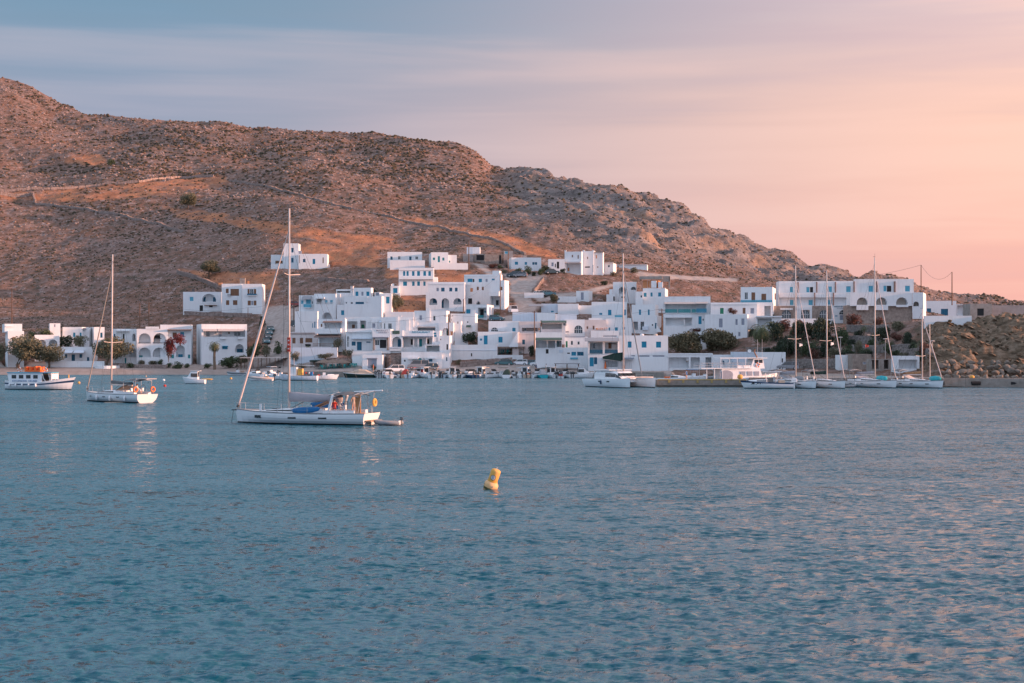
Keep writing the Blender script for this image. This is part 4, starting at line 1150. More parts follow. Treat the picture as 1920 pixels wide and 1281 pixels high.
def window_part(p, parent, loc, kinds_cache={}):
    k, u0, z0, u1, z1, dp, c, du, inn, lp = p
    w, h = u1 - u0, z1 - z0
    o0 = c + du * ((u0 + u1) / 2) + inn * dp + Vector((0, 0, z0)) - loc
    ang = math.atan2(du.y, du.x)
    door = h > 1.75 and w < 1.6 and k not in ('l',)
    nm = 'door' if door else 'window'
    if k == 'A':
        mb = MB(); P = lambda s_, d: Vector((s_[0] - (u0 + u1) / 2, -d, s_[1] - z0))
        mb.face([P(s_, 0) for s_ in lp], MATS['glass'])
        mb.box((0, -.03, h / 2), (.07, .05, h * .98), MATS['whitepaint']); mb.box((0, -.032, h * .5), (w * .98, .05, .07), MATS['whitepaint'])
        mb.box((-w * .25, -.031, h * .4), (.05, .05, h * .75), MATS['whitepaint']); mb.box((w * .25, -.031, h * .4), (.05, .05, h * .75), MATS['whitepaint'])
        o = mb.build('arched_window', parent); o.location = o0; o.rotation_euler = (0, 0, ang); return
    fr = MB(); t_ = min(.07, w * .12)
    fm = MATS['whitepaint'] if k in ('g', 'l', 'lb', 'o') else MATS.get(k, MATS['whitepaint'])
    for a, b_ in (((-w / 2, -.05, 0), (-w / 2 + t_, .02, h)), ((w / 2 - t_, -.05, 0), (w / 2, .02, h)), ((-w / 2 + t_, -.05, h - t_), (w / 2 - t_, .02, h)), ((-w / 2 + t_, -.05, 0), (w / 2 - t_, .02, t_))):
        fr.box2(a, b_, fm)
    o = fr.build(nm, parent); o.location = o0; o.rotation_euler = (0, 0, ang)
    iw, ih = w - 2 * t_, h - 2 * t_
    if k == 'g' or k == 'k':
        mb = MB(); mb.box((0, 0, h / 2), (iw, .03, ih), MATS['glass' if k == 'g' else 'k']); mb.build('pane', o)
        if k == 'g' and w > .7:
            mb = MB(); mb.box((0, -.03, h / 2), (.05, .03, ih), MATS['whitepaint']); mb.build('mullion', o)
    elif door:
        mb = MB(); mb.box((0, 0, h / 2), (iw, .04, ih), MATS[k]); 
        mb.box((0, -.03, h * .72), (iw * .6, .02, ih * .32), MATS[k]); mb.box((0, -.03, h * .28), (iw * .6, .02, ih * .32), MATS[k])
        mb.build('door_leaf', o)
    elif k == 'o':
        mb = MB(); mb.box((0, 0, h / 2), (iw, .04, ih), MATS[k]); mb.build('blind', o)
    else:
        for s in (-1, 1):
            mb = MB(); mb.box((s * iw / 4, 0, h / 2), (iw / 2 - .015, .04, ih), MATS[k])
            for q in range(4): mb.box((s * iw / 4, -.025, h * (.2 + .2 * q)), (iw / 2 - .1, .02, ih * .11), MATS[k])
            mb.build('shutter', o)

def build_house(name, label, cat, group, blocks):
    b0 = blocks[0]
    loc = Vector((b0.o.x, b0.o.y, b0.zb))
    root = empty(name, loc, 0, label, cat, group)
    for b in blocks:
        mb = MB(); parts = []
        m = MATS[b.mat]
        z0, z1 = b.zb - b.fd, b.zt
        c0 = b.o; c1 = b.o + b.t * b.w; c2 = c1 + b.bk * b.dep; c3 = b.o + b.bk * b.dep
        face_wall(mb, b, c0.copy(), b.t, b.bk, b.w, z0, z1, b.op, b.mat, parts)
        if b.sop:
            if b.ps >= 0: face_wall(mb, b, c0.copy(), b.bk, b.t, b.dep, z0, z1, b.sop, b.mat, parts); sides = [(c1, c2)]
            else: face_wall(mb, b, c1.copy(), b.bk, -b.t, b.dep, z0, z1, b.sop, b.mat, parts); sides = [(c0, c3)]
        else: sides = [(c0, c3), (c1, c2)]
        U = lambda p, z: Vector((p.x, p.y, z))
        for p, q in sides + [(c3, c2)]:
            mb.face([U(p, z0), U(q, z0), U(q, z1), U(p, z1)], m)
        th = .22; zr = z1 - b.par
        i0 = c0 + b.t * th + b.bk * th; i1 = c1 - b.t * th + b.bk * th; i2 = c2 - b.t * th - b.bk * th; i3 = c3 + b.t * th - b.bk * th
        for (p, q, r, s_) in ((c0, c1, i1, i0), (c1, c2, i2, i1), (c2, c3, i3, i2), (c3, c0, i0, i3)):
            mb.face([U(p, z1), U(q, z1), U(r, z1), U(s_, z1)], m)
            mb.face([U(s_, z1), U(r, z1), U(r, zr), U(s_, zr)], m)
        mb.face([U(i0, zr), U(i1, zr), U(i2, zr), U(i3, zr)], MATS['concrete'])
        mb.v = [tuple(Vector(v) - loc) for v in mb.v]
        mb.build('wall', root)
        for p in parts: window_part(p, root, loc)
        # attached pieces
        for d in b.det:
            k, x0, y0, x1, y1 = d[:5]; a = d[5:]
            off = 0.0
            if k == 'box': off = a[1] if len(a) > 1 else 1.5
            cc = b.o + b.bk * off
            u0, u1 = hit_u(x0, cc, b.t, 0), hit_u(x1, cc, b.t, 0)
            um = (u0 + u1) / 2; xm = (x0 + x1) / 2
            zt_, zb_ = hit_z(xm, y0, cc, b.t, um), hit_z(xm, y1, cc, b.t, um)
            o0 = cc + b.t * um - loc; ang = b.ps; w = u1 - u0; h = zt_ - zb_
            mb = MB(); nm = k
            zc = lambda z: z
            if k == 'box':
                dd = a[2] if len(a) > 2 else max(.8, w * .8)
                if zb_ > b.zt - 1.5: zb_ = b.zt - b.par - .05; h = zt_ - zb_
                mb.box((0, dd / 2, h / 2), (w, dd, h), MATS[a[0]]); nm = a[3] if len(a) > 3 else 'chimney'
                if nm == 'chimney': mb.box((0, dd / 2, h + .04), (w + .16, dd + .16, .08), MATS[a[0]])
            elif k == 'bal':
                dd, mt = a[0], MATS[a[1]]
                mb.box((0, -dd / 2, .06), (w, dd, .14), MATS['white'])
                mb.box((0, -dd + .05, .13 + (h - .13) / 2), (w, .1, h - .13), mt)
                for s in (-1, 1): mb.box((s * (w / 2 - .05), -dd / 2 + .05, .13 + (h - .13) / 2), (.1, dd - .1, h - .13), mt)
                nm = 'balcony'
            elif k == 'rail':
                dd = a[0]; mt = MATS[a[1]]
                if dd > .3: mb.box((0, -dd / 2, -.08), (w, dd, .14), MATS['white'])
                n = max(2, int(w / .28))
                solid = a[1] in ('tq', 'b', 'W', 'lb', 'bluewall'); n = n * 2 if solid else n
                for i in range(n + 1): mb.box((-w / 2 + w * i / n, -dd, h / 2), ((w / n * .8) if solid else .05, .05, h), mt)
                mb.box((0, -dd, h), (w, .07, .07), mt); mb.box((0, -dd, .08), (w, .05, .05), mt); mb.box((0, -dd, h * .5), (w, .04, .04), mt)
                if dd > .3:
                    for s in (-1, 1): mb.box((s * w / 2, -dd / 2, h), (.05, dd, .06), mt)
                nm = 'railing'
            elif k == 'awn':
                dd, mt = a[0], MATS[a[1]]
                mb.mesh([(-w / 2, -.02, h), (w / 2, -.02, h), (w / 2, -dd, .12), (-w / 2, -dd, .12), (-w / 2, -.02, h - .1), (w / 2, -.02, h - .1), (w / 2, -dd, 0), (-w / 2, -dd, 0)],
                        [(0, 1, 2, 3), (7, 6, 5, 4), (3, 2, 6, 7), (0, 3, 7, 4), (1, 5, 6, 2)], mt)
                nm = 'awning'
                if len(a) > 2:
                    n = a[2]
                    for i in range(n + 1):
                        pm = MB(); pm.box((0, 0, -(zb_ - b.zb) / 2), (.16, .16, zb_ - b.zb), MATS[a[3] if len(a) > 3 else 'whitepaint'])
                        po = pm.build('post', root); po.location = o0 + b.t * (-w / 2 + .1 + (w - .2) * i / n) - b.bk * (dd - .12) + Vector((0, 0, zc(zb_))); po.rotation_euler = (0, 0, ang)
            elif k == 'slab':
                dd, mt = a[0], MATS[a[1]]
                mb.box((0, -dd / 2, h / 2), (w, dd, max(h, .1)), mt); nm = a[2] if len(a) > 2 else 'canopy'
                if len(a) > 3:
                    n = a[3]
                    for i in range(n + 1):
                        pm = MB(); pm.box((0, 0, -(zb_ - b.zb) / 2), (.22, .22, zb_ - b.zb), mt)
                        po = pm.build('post', root); po.location = o0 + b.t * (-w / 2 + .15 + (w - .3) * i / n) - b.bk * (dd - .15) + Vector((0, 0, zc(zb_))); po.rotation_euler = (0, 0, ang)
            elif k == 'col':
                mb.box((0, -.14, h / 2), (w, .3, h), MATS[a[0]]); nm = 'pilaster'
            elif k == 'band':
                mb.box((0, -.06, h / 2), (w, .14, h), MATS[a[0]]); nm = 'cornice'
            elif k == 'sign':
                me = text_mesh(a[0], w, h, MATS[a[1]])
                dd = a[2] if len(a) > 2 else .04
                o = inst('lettering', me, root, o0 + Vector((0, 0, zc(zb_) + h / 2)) - b.bk * dd, (0, 0, ang)); continue
            elif k == 'board':
                mb.box((0, -.09, h / 2), (w, .08, h), MATS[a[0]]); nm = 'sign_board'
            elif k == 'stairs':
                n = 9; up = a[0]
                for i in range(n):
                    f0 = i / n; hh_ = h * ((i + 1) / n if up > 0 else 1 - i / n)
                    mb.box((-w / 2 + w * (f0 + .5 / n), -.6, hh_ / 2), (w / n, 1.2, hh_), MATS['white'])
                nm = 'stairs'
            elif k == 'dish':
                mb.lathe([(.02, 0), (.2, .03), (.38, .12), (.42, .2), (.40, .2), (.2, .07), (.01, .05)], (0, 0, 0), MATS['whitepaint'], 12, Matrix.Rotation(math.radians(70), 4, 'X'))
                mb.box((0, .1, -.4), (.06, .06, .8), MATS['metal']); nm = 'satellite_dish'
            elif k == 'stonepanel':
                pass
            o = mb.build(nm, root); o.location = o0 + Vector((0, 0, zc(zb_))); o.rotation_euler = (0, 0, ang)
    # things on the flat roofs
    rr = random.Random(int(loc.x * 7 + loc.y * 3))
    if cat == 'house':
        for b in blocks:
            if b.w < 5 or b.dep < 4 or b.par <= 0: continue
            for j in range(rr.choice((1, 1, 2))):
                q = b.o + b.t * rr.uniform(1.2, b.w - 1.2) + b.bk * rr.uniform(1.0, min(3.2, b.dep - 1)) - loc; zr = b.zt - b.par - loc.z
                k = rr.random(); mb = MB()
                if k < .34:
                    h = rr.uniform(1.6, 2.6); mb.tube([(0, 0, 0), (0, 0, h)], .03, MATS['darkmetal'], 4)
                    for q2 in range(4): mb.box((0, 0, h - .12 * q2 - .05), (.9 - .16 * q2, .025, .025), MATS['darkmetal'])
                    o = mb.build('antenna', root)
                elif k < .58:
                    mb.lathe([(.45, .25), (.5, .3), (.5, 1.15), (.3, 1.3), (.05, 1.32)], (0, 0, 0), MATS[rr.choice(('white', 'greycanvas', 'cream'))], 10); mb.box((0, 0, .12), (.9, .9, .25), MATS['concrete']); o = mb.build('water_tank', root)
                elif k < .8:
                    mb.mesh([(-.9, -.5, .25), (.9, -.5, .25), (.9, .6, 1.1), (-.9, .6, 1.1), (-.9, -.45, .18), (.9, -.45, .18), (.9, .65, 1.03), (-.9, .65, 1.03)], [(0, 1, 2, 3), (7, 6, 5, 4), (0, 4, 5, 1), (1, 5, 6, 2), (2, 6, 7, 3), (3, 7, 4, 0)], MATS['boatglass'])
                    mb.tube([(-.8, .75, 1.2), (.8, .75, 1.2)], .26, MATS['whitepaint'], 8); mb.box((0, .75, .5), (.06, .06, 1.0), MATS['metal']); o = mb.build('solar_heater', root)
                else:
                    mb.box((0, 0, .45), (.5, .5, 1.1), MATS['white']); mb.box((0, 0, 1.04), (.65, .65, .08), MATS['white']); o = mb.build('chimney', root)
                o.location = q + Vector((0, 0, zr)); o.rotation_euler = (0, 0, b.ps)
    return root
for s_ in SITES: build_house(*s_)
# ------------------------------------------------------------------ boats
mat('gel', (.78, .80, .82), .25, .5, var=.05, vscale=1.5)
mat('deck', (.70, .69, .66), .6, .3, var=.06, vscale=3)
mat('teak', (.42, .27, .17), .7, .3, var=.25, vscale=6)
mat('antifoul', (.045, .045, .05), .7, .2)
mat('navy', (.012, .045, .11), .35, .4)
mat('boatglass', (.025, .03, .035), .08, .8)
mat('mastpaint', (.62, .52, .47), .4, .5, var=.06)
mat('sailcover', (.38, .36, .385), .9, .1, var=.12, vscale=2)
mat('genoa', (.60, .52, .50), .8, .1, var=.08)
mat('bimini', (.17, .175, .18), .9, .1, var=.15)
mat('beige', (.58, .45, .35), .9, .1, var=.1)
mat('red', (.52, .045, .03), .6, .3, var=.15)
mat('orange', (.80, .17, .04), .5, .3)
mat('yellow', (.82, .44, .10), .6, .3, var=.22, vscale=5, weather=.35, dirt=(.75, .50, .30))
mat('blue', (.02, .16, .38), .5, .3, var=.1)
mat('turq', (.02, .40, .46), .6, .3, var=.1)
mat('seagreen', (.05, .33, .32), .7, .2, var=.1)
mat('greytube', (.22, .24, .26), .6, .3)
mat('wood', (.44, .22, .10), .6, .3, var=.3, vscale=5)
mat('skin', (.55, .33, .24), .6, .3)
mat('darkgreen', (.03, .055, .045), .8, .2, var=.2)
mat('rope', (.35, .30, .26), .9, .1)

def hull_shape(Lh, B, fbow, fstern, d=.45, tw=.75, full=2.2, rake=.6, trake=0.0, n=15, nk=6, sheer_dip=.12, stripe=None, hm='gel', band='antifoul', bandh=.14, top=None):
    """returns MB for the hull and the list of sheer points (x, halfbeam, z)"""
    mb = MB(); rows = []; sheer = []
    for i in range(n + 1):
        s = i / n
        if s < .55: bb = tw + (1 - tw) * math.sin(s / .55 * math.pi / 2)
        else: bb = max(0.012, 1 - ((s - .55) / .45) ** full)
        bb *= B / 2
        fb = fstern + (fbow - fstern) * s ** 1.6 - sheer_dip * math.sin(math.pi * s)
        zs = [-d, -.05, bandh] + [bandh + (fb - bandh) * k / (nk - 2) for k in range(1, nk - 1)]
        row = []
        for z in zs:
            tt = (z + d) / (fb + d)
            y = bb * (1 - (1 - tt) ** 3.0) if i < n else bb * tt
            x = s * Lh - Lh / 2 + rake * (tt - d / (fb + d)) * s ** 5 - trake * max(0, tt) * (1 - s) ** 6
            row.append((x, y, z))
        rows.append(row); sheer.append((row[-1][0], row[-1][1], row[-1][2]))
    m = len(rows[0])
    for side in (-1, 1):
        for i in range(n):
            for k in range(m - 1):
                q = [rows[i][k], rows[i + 1][k], rows[i + 1][k + 1], rows[i][k + 1]]
                q = [(x, y * side, z) for x, y, z in q]
                if side == 1: q = q[::-1]
                mm = MATS[band] if k < 2 else MATS[hm]
                if stripe and k == stripe[0]: mm = MATS[stripe[1]]
                if top and k == m - 2: mm = MATS[top]
                mb.face(q, mm)
    tr = [(x, y, z) for x, y, z in rows[0]] + [(x, -y, z) for x, y, z in rows[0][::-1]]
    mb.face(tr, MATS[hm])
    return mb, sheer
def deck_mb(sheer, m, dz=-.04, i0=0, i1=None):
    mb = MB(); i1 = i1 if i1 is not None else len(sheer) - 1
    for i in range(i0, i1):
        a, b = sheer[i], sheer[i + 1]
        mb.face([(a[0], -a[1] * .97, a[2] + dz), (b[0], -b[1] * .97, b[2] + dz), (b[0], b[1] * .97, b[2] + dz), (a[0], a[1] * .97, a[2] + dz)], m)
    return mb
def loft(sections, m, mw=None, wrow=None):
    """sections: list of (x, halfwidth_bottom, halfwidth_top, z0, z1)"""
    mb = MB(); R = []
    for x, wb, wt, z0, z1 in sections:
        R.append([(x, -wb, z0), (x, -(wb * .55 + wt * .45), z0 + (z1 - z0) * .28), (x, -(wb * .35 + wt * .65), z0 + (z1 - z0) * .75), (x, -wt * .82, z1), (x, wt * .82, z1), (x, wb * .35 + wt * .65, z0 + (z1 - z0) * .75), (x, wb * .55 + wt * .45, z0 + (z1 - z0) * .28), (x, wb, z0)])
    for i in range(len(R) - 1):
        for k in range(7):
            mm = m
            if mw and k in (1, 5) and wrow and wrow[0] <= i < wrow[1]: mm = mw
            mb.face([R[i][k], R[i + 1][k], R[i + 1][k + 1], R[i][k + 1]], mm)
    mb.face(R[0][::-1], m); mb.face(R[-1], m)
    return mb
def place_boat(root, px, py, phi, Yd=None, roll=0.0, dz=0.0):
    Yd = Yd or 24000.0 / (py - CY)
    p = W(px, py, Yd)
    root.location = (p.x, p.y, dz); root.rotation_euler = (math.radians(roll), 0, math.radians(phi))
    return root

def sailing_yacht(label, px, wl, phi, Lh=13, B=4.1, mast=19, mx=.6, boom=.42, cover='sailcover', gen='genoa', bimini=True, hood=None, ports=3, roll=0, group='sailing yachts', big=False, coverbulge=.28, spreaders=1, pulpit=True, fender=0):
    r = empty('sailing_yacht', label=label, cat='sailing yacht', group=group)
    mb, sh = hull_shape(Lh, B, 1.35, 1.15, tw=.82, rake=.35, trake=.5, full=2.0, n=18)
    h = mb.build('hull', r, True)
    for k in range(ports):
        s = .82 - .27 * k
        for sd_ in (-1, 1):
            i = int(s * 18); x, y, z = sh[i]; x2, y2, z2 = sh[i + 1]
            a = math.atan2(y2 - y, x2 - x)
            pm = MB(); pm.box((0, 0, 0), (.85 if big else .6, .05, .26 if big else .14), MATS['boatglass'])
            o = pm.build('hull_window', r); o.location = (x, sd_ * (y * .955 + .035), .72); o.rotation_euler = (0, 0, sd_ * a)
    for sd_ in (-1, 1):
        sm = MB()
        sm.tube([(x, y * sd_, z) for x, y, z in sh], .045, MATS['greytube'], 4); sm.build('toe_rail', r)
    deck_mb(sh, MATS['deck'], -.05).build('deck', r)
    X = lambda f: f * Lh - Lh / 2
    z0 = 1.12
    cab = loft([(X(.30), B * .27, B * .25, z0, z0 + .42), (X(.42), B * .30, B * .28, z0, z0 + .46), (X(.60), B * .27, B * .24, z0, z0 + .36), (X(.76), B * .14, B * .10, z0 + .06, z0 + .2), (X(.80), B * .08, B * .05, z0 + .1, z0 + .14)], MATS['gel'], MATS['boatglass'], (1, 3))
    cab.build('coachroof', r, False)
    hm = MB(); hm.box((X(.70), 0, z0 + .3), (.55, .55, .06), MATS['boatglass']); hm.build('deck_hatch', r)
    # cockpit
    ck = MB()
    for sd_ in (-1, 1): ck.box((X(.17), sd_ * B * .30, z0 + .12), (Lh * .24, B * .14, .34), MATS['gel'])
    ck.box((X(.17), 0, z0 - .02), (Lh * .24, B * .4, .06), MATS['teak']); ck.build('cockpit', r)
    for sd_ in (-1, 1):
        wh = MB(); wh.torus((X(.13), sd_ * B * .22, z0 + .75), .42, .03, MATS['darkmetal'], 'x', 14, 4); wh.box((X(.13) + .1, sd_ * B * .22, z0 + .4), (.2, .25, .8), MATS['gel'])
        wh.build('steering_wheel', r)
    # spars
    mxx = X(mx)
    mm = MB(); mm.tube([(mxx, 0, z0), (mxx - .05, 0, mast)], [.13, .085], MATS['mastpaint'], 8); mm.build('mast', r, True)
    tm_ = MB(); tm_.tube([(mxx - .05, 0, mast), (mxx - .05, 0, mast + .7)], .02, MATS['darkmetal'], 4); tm_.box((mxx - .2, 0, mast + .15), (.5, .03, .05), MATS['darkmetal']); tm_.build('wind_vane', r)
    for q in range(spreaders):
        zq = mast * (.69 if big else .40)
        for sd_ in (-1, 1):
            s2 = MB(); s2.tube([(mxx, 0, zq), (mxx - .35, sd_ * B * .38, zq + .12)], .045, MATS['mastpaint'], 5); s2.build('spreader', r)
    bl = Lh * boom; bz = z0 + 1.15
    bm_ = MB(); bm_.tube([(mxx - .15, 0, bz), (mxx - bl, 0, bz - .05)], .11, MATS['mastpaint'], 6); bm_.build('boom', r)
    if cover:
        c = MB(); pts = []; rr = []
        for i in range(9):
            f = i / 8; pts.append((mxx - .12 - bl * f, 0, bz + .18 + .16 * (1 - f) + .02 * math.sin(f * 9))); rr.append(coverbulge * (1.15 - .35 * f) + .02 * math.sin(f * 17))
        c.tube(pts, rr, MATS[cover], 8)
        c.v = [(x, y * .6, z) for x, y, z in c.v]
        c.build('sail_cover', r, True)
    kk = MB(); kk.tube([(mxx - .1, 0, z0 + .3), (mxx - 1.9, 0, bz)], .035, MATS['darkmetal'], 5); kk.build('kicker', r)
    bow = sh[-1]
    ht = mast * .90
    fx = Vector((bow[0] - .25, 0, bow[2] + .15)); tx = Vector((mxx, 0, ht))
    g = MB(); g.tube([fx, fx.lerp(tx, .06), fx.lerp(tx, .5), fx.lerp(tx, .93), tx], [.05, .12 if big else .08, .125 if big else .08, .05, .02], MATS[gen], 7); g.build('furled_genoa', r, True)
    dr = MB(); dr.tube([fx, fx.lerp(tx, .015)], .14, MATS['darkmetal'], 8); dr.build('furling_drum', r)
    rg = MB()
    top = (mxx, 0, mast * .97)
    rg.tube([top, (X(0.02), B * .30, z0 + .1)], .014, MATS['darkmetal'], 3); rg.tube([top, (X(0.02), -B * .30, z0 + .1)], .014, MATS['darkmetal'], 3)
    for sd_ in (-1, 1):
        zq = mast * (.69 if big else .40)
        rg.tube([(mxx, 0, mast * .9), (mxx - .35, sd_ * B * .38, zq + .12), (mxx - .4, sd_ * B * .47, z0)], .014, MATS['darkmetal'], 3)
        rg.tube([(mxx, 0, zq), (mxx + .3, sd_ * B * .45, z0)], .012, MATS['darkmetal'], 3)
        rg.tube([(mxx - bl * .8, 0, bz), (mxx, 0, mast * .62)], .010, MATS['darkmetal'], 3)
    rg.build('rigging', r)
    rl = MB()
    for sd_ in (-1, 1):
        prev = None
        for i in range(1, 19, 2):
            x, y, z = sh[i]; p = (x, sd_ * y * .94, z + .62)
            rl.tube([(x, sd_ * y * .94, z - .02), p], .018, MATS['metal'], 4)
            if prev: rl.tube([prev, p], .010, MATS['metal'], 3); rl.tube([(prev[0], prev[1], prev[2] - .3), (p[0], p[1], p[2] - .3)], .008, MATS['metal'], 3)
            prev = p
        rl.tube([prev, (sh[-1][0] - .1, 0, sh[-1][2] + .62), (sh[-1][0] - .1, 0, sh[-1][2])], .02, MATS['metal'], 4)
    rl.build('guard_rail', r)
    if bimini:
        b = MB(); n = 6; xs = [X(.02) + (X(.26) - X(.02)) * i / n for i in range(n + 1)]
        for i in range(n):
            for j in range(6):
                f = lambda i_, j_: (xs[i_], -B * .36 + B * .72 * j_ / 6, z0 + 1.55 + .26 * math.sin(math.pi * j_ / 6) + .26 * math.sin(math.pi * i_ / n))
                b.face([f(i, j), f(i + 1, j), f(i + 1, j + 1), f(i, j + 1)], MATS['bimini'])
        b.build('bimini', r, True)
        for xq in (X(.05), X(.22)):
            fm = MB()
            fm.tube([(xq, -B * .36, z0), (xq, -B * .36, z0 + 1.78), (xq, 0, z0 + 1.98), (xq, B * .36, z0 + 1.78), (xq, B * .36, z0)], .03, MATS['metal'], 5); fm.build('bimini_frame', r)
    if hood:
        hd = MB(); n = 5
        for i in range(n):
            for j in range(6):
                def f(i_, j_):
                    a = math.pi * .5 * i_ / n
                    return (X(.40) - 1.6 * math.sin(a) * .9, -B * .27 + B * .54 * j_ / 6, z0 + .45 + .75 * math.sin(a) * (.75 + .25 * math.sin(math.pi * j_ / 6)))
                hd.face([f(i, j), f(i + 1, j), f(i + 1, j + 1), f(i, j + 1)], MATS[hood])
        hd.build('sprayhood', r, True)
    for k in range(fender):
        i = 3 + k * 4; x, y, z = sh[i]
        for sd_ in (-1, 1):
            fm = MB(); fm.lathe([(.03, -.35), (.13, -.28), (.15, 0), (.13, .28), (.03, .35)], (x, sd_ * (y + .1), z - .55), MATS['gel'], 8); fm.build('fender', r, True)
    place_boat(r, px, wl, phi, roll=roll)
    return r, sh

# the large yacht in front
y1, sh1 = sailing_yacht('largest white sailing yacht anchored in front with grey sail cover and blue board', 566, 794.5, 161, Lh=14.0, B=4.5, mast=21.0, mx=.60, boom=.40, big=True, gen='genoa', hood='bimini', spreaders=1, coverbulge=.42)
L1 = 14.0; X1 = lambda f: f * L1 - L1 / 2
st = MB()   # open stern with steps
st.box((X1(0) - .35, 0, .42), (1.1, 2.6, .12), MATS['teak']); st.box((X1(0) + .12, 0, .72), (.5, 2.2, .3), MATS['gel']); st.build('swim_platform', y1)
ar = MB(); ar.tube([(X1(.24), -1.75, 1.15), (X1(.21), -1.7, 2.75), (X1(.20), 0, 3.0), (X1(.21), 1.7, 2.75), (X1(.24), 1.75, 1.15)], .13, MATS['gel'], 6); ar.build('targa_arch', y1)
bk = MB(); bk.tube([(X1(.02), 1.7, 1.1), (X1(.0), 1.5, 3.0), (X1(-.06), 0, 3.3)], .025, MATS['metal'], 4); bk.tube([(X1(.02), -1.7, 1.1), (X1(.0), -1.5, 3.0), (X1(-.06), 0, 3.3)], .025, MATS['metal'], 4); bk.tube([(X1(.10), 0, 3.15), (X1(-.11), 0, 3.32)], .07, MATS['gel'], 5); bk.build('stern_gantry', y1)
gp = MB(); gp.box((X1(.03), 1.3, 1.95), (.55, .12, 1.9), MATS['wood']); gp.build('gangway', y1)
hb = MB(); hb.torus((X1(-.005), -1.5, 2.1), .30, .12, MATS['yellow'], 'x', 14, 6); hb.build('horseshoe_lifebuoy', y1)
bb_ = MB(); bb_.box((X1(.36) + 6.0 * .0 + 5.6, 1.6, 1.55), (.18, .18, .75), MATS['gel']); bb_.build('bow_locker', y1)
an = MB(); an.box((X1(1) + .2, 0, 1.25), (.9, .22, .1), MATS['darkmetal']); an.tube([(X1(1) + .5, 0, 1.2), (X1(1) + .75, 0, -.3)], .025, MATS['darkmetal'], 4); an.build('anchor_roller', y1)
sb = MB()
for i in range(9):
    pass
sb.tube([(-1.9, 0, .12), (-1.6, 0, .04), (-.8, 0, 0), (.8, 0, 0), (1.6, 0, .05), (1.9, 0, .14)], [.06, .26, .37, .38, .26, .05], MATS['blue'], 10)
sb.v = [(x, y * .25, z) for x, y, z in sb.v]
pb_ = tag(sb.build('paddle_board', None, True), 'blue paddle board lashed upright along the deck of the large yacht', 'paddle board')
pb_.matrix_world = Matrix.Translation(y1.location) @ Matrix.Rotation(math.radians(161), 4, 'Z') @ Matrix.Translation((X1(.40), 2.0, 1.42)) @ Matrix.Scale(.82, 4) @ Matrix.Rotation(0.08, 4, 'Y')
pb2 = pb_.copy(); pb2.data = sb.build('paddle_board', None, True, True); COL.objects.link(pb2); pb2['label'] = 'second board in a blue and red cover lying by the cockpit of the large yacht'
pb2.matrix_world = Matrix.Translation(y1.location) @ Matrix.Rotation(math.radians(161), 4, 'Z') @ Matrix.Translation((X1(.36), -1.8, 1.75))
fl = MB()
for i in range(7):
    fl.box((0, 0, -.1 - .2 * i), (.05, .42 + .05 * math.sin(i * 2), .19), MATS['red'] if i % 2 == 0 else MATS['red'])
    if i in (1, 3, 5): fl.box((0, 0, -.1 - .2 * i), (.07, .22, .09), MATS['gel'])
fo = fl.build('flag', None); tag(fo, 'red hanging flag with white marks on the mast of the large yacht', 'flag')
fo.matrix_world = Matrix.Translation(y1.location) @ Matrix.Rotation(math.radians(161), 4, 'Z') @ Matrix.Translation((X1(.6) - .15, .32, 8.4)) @ Matrix.Rotation(math.radians(70), 4, 'Z')

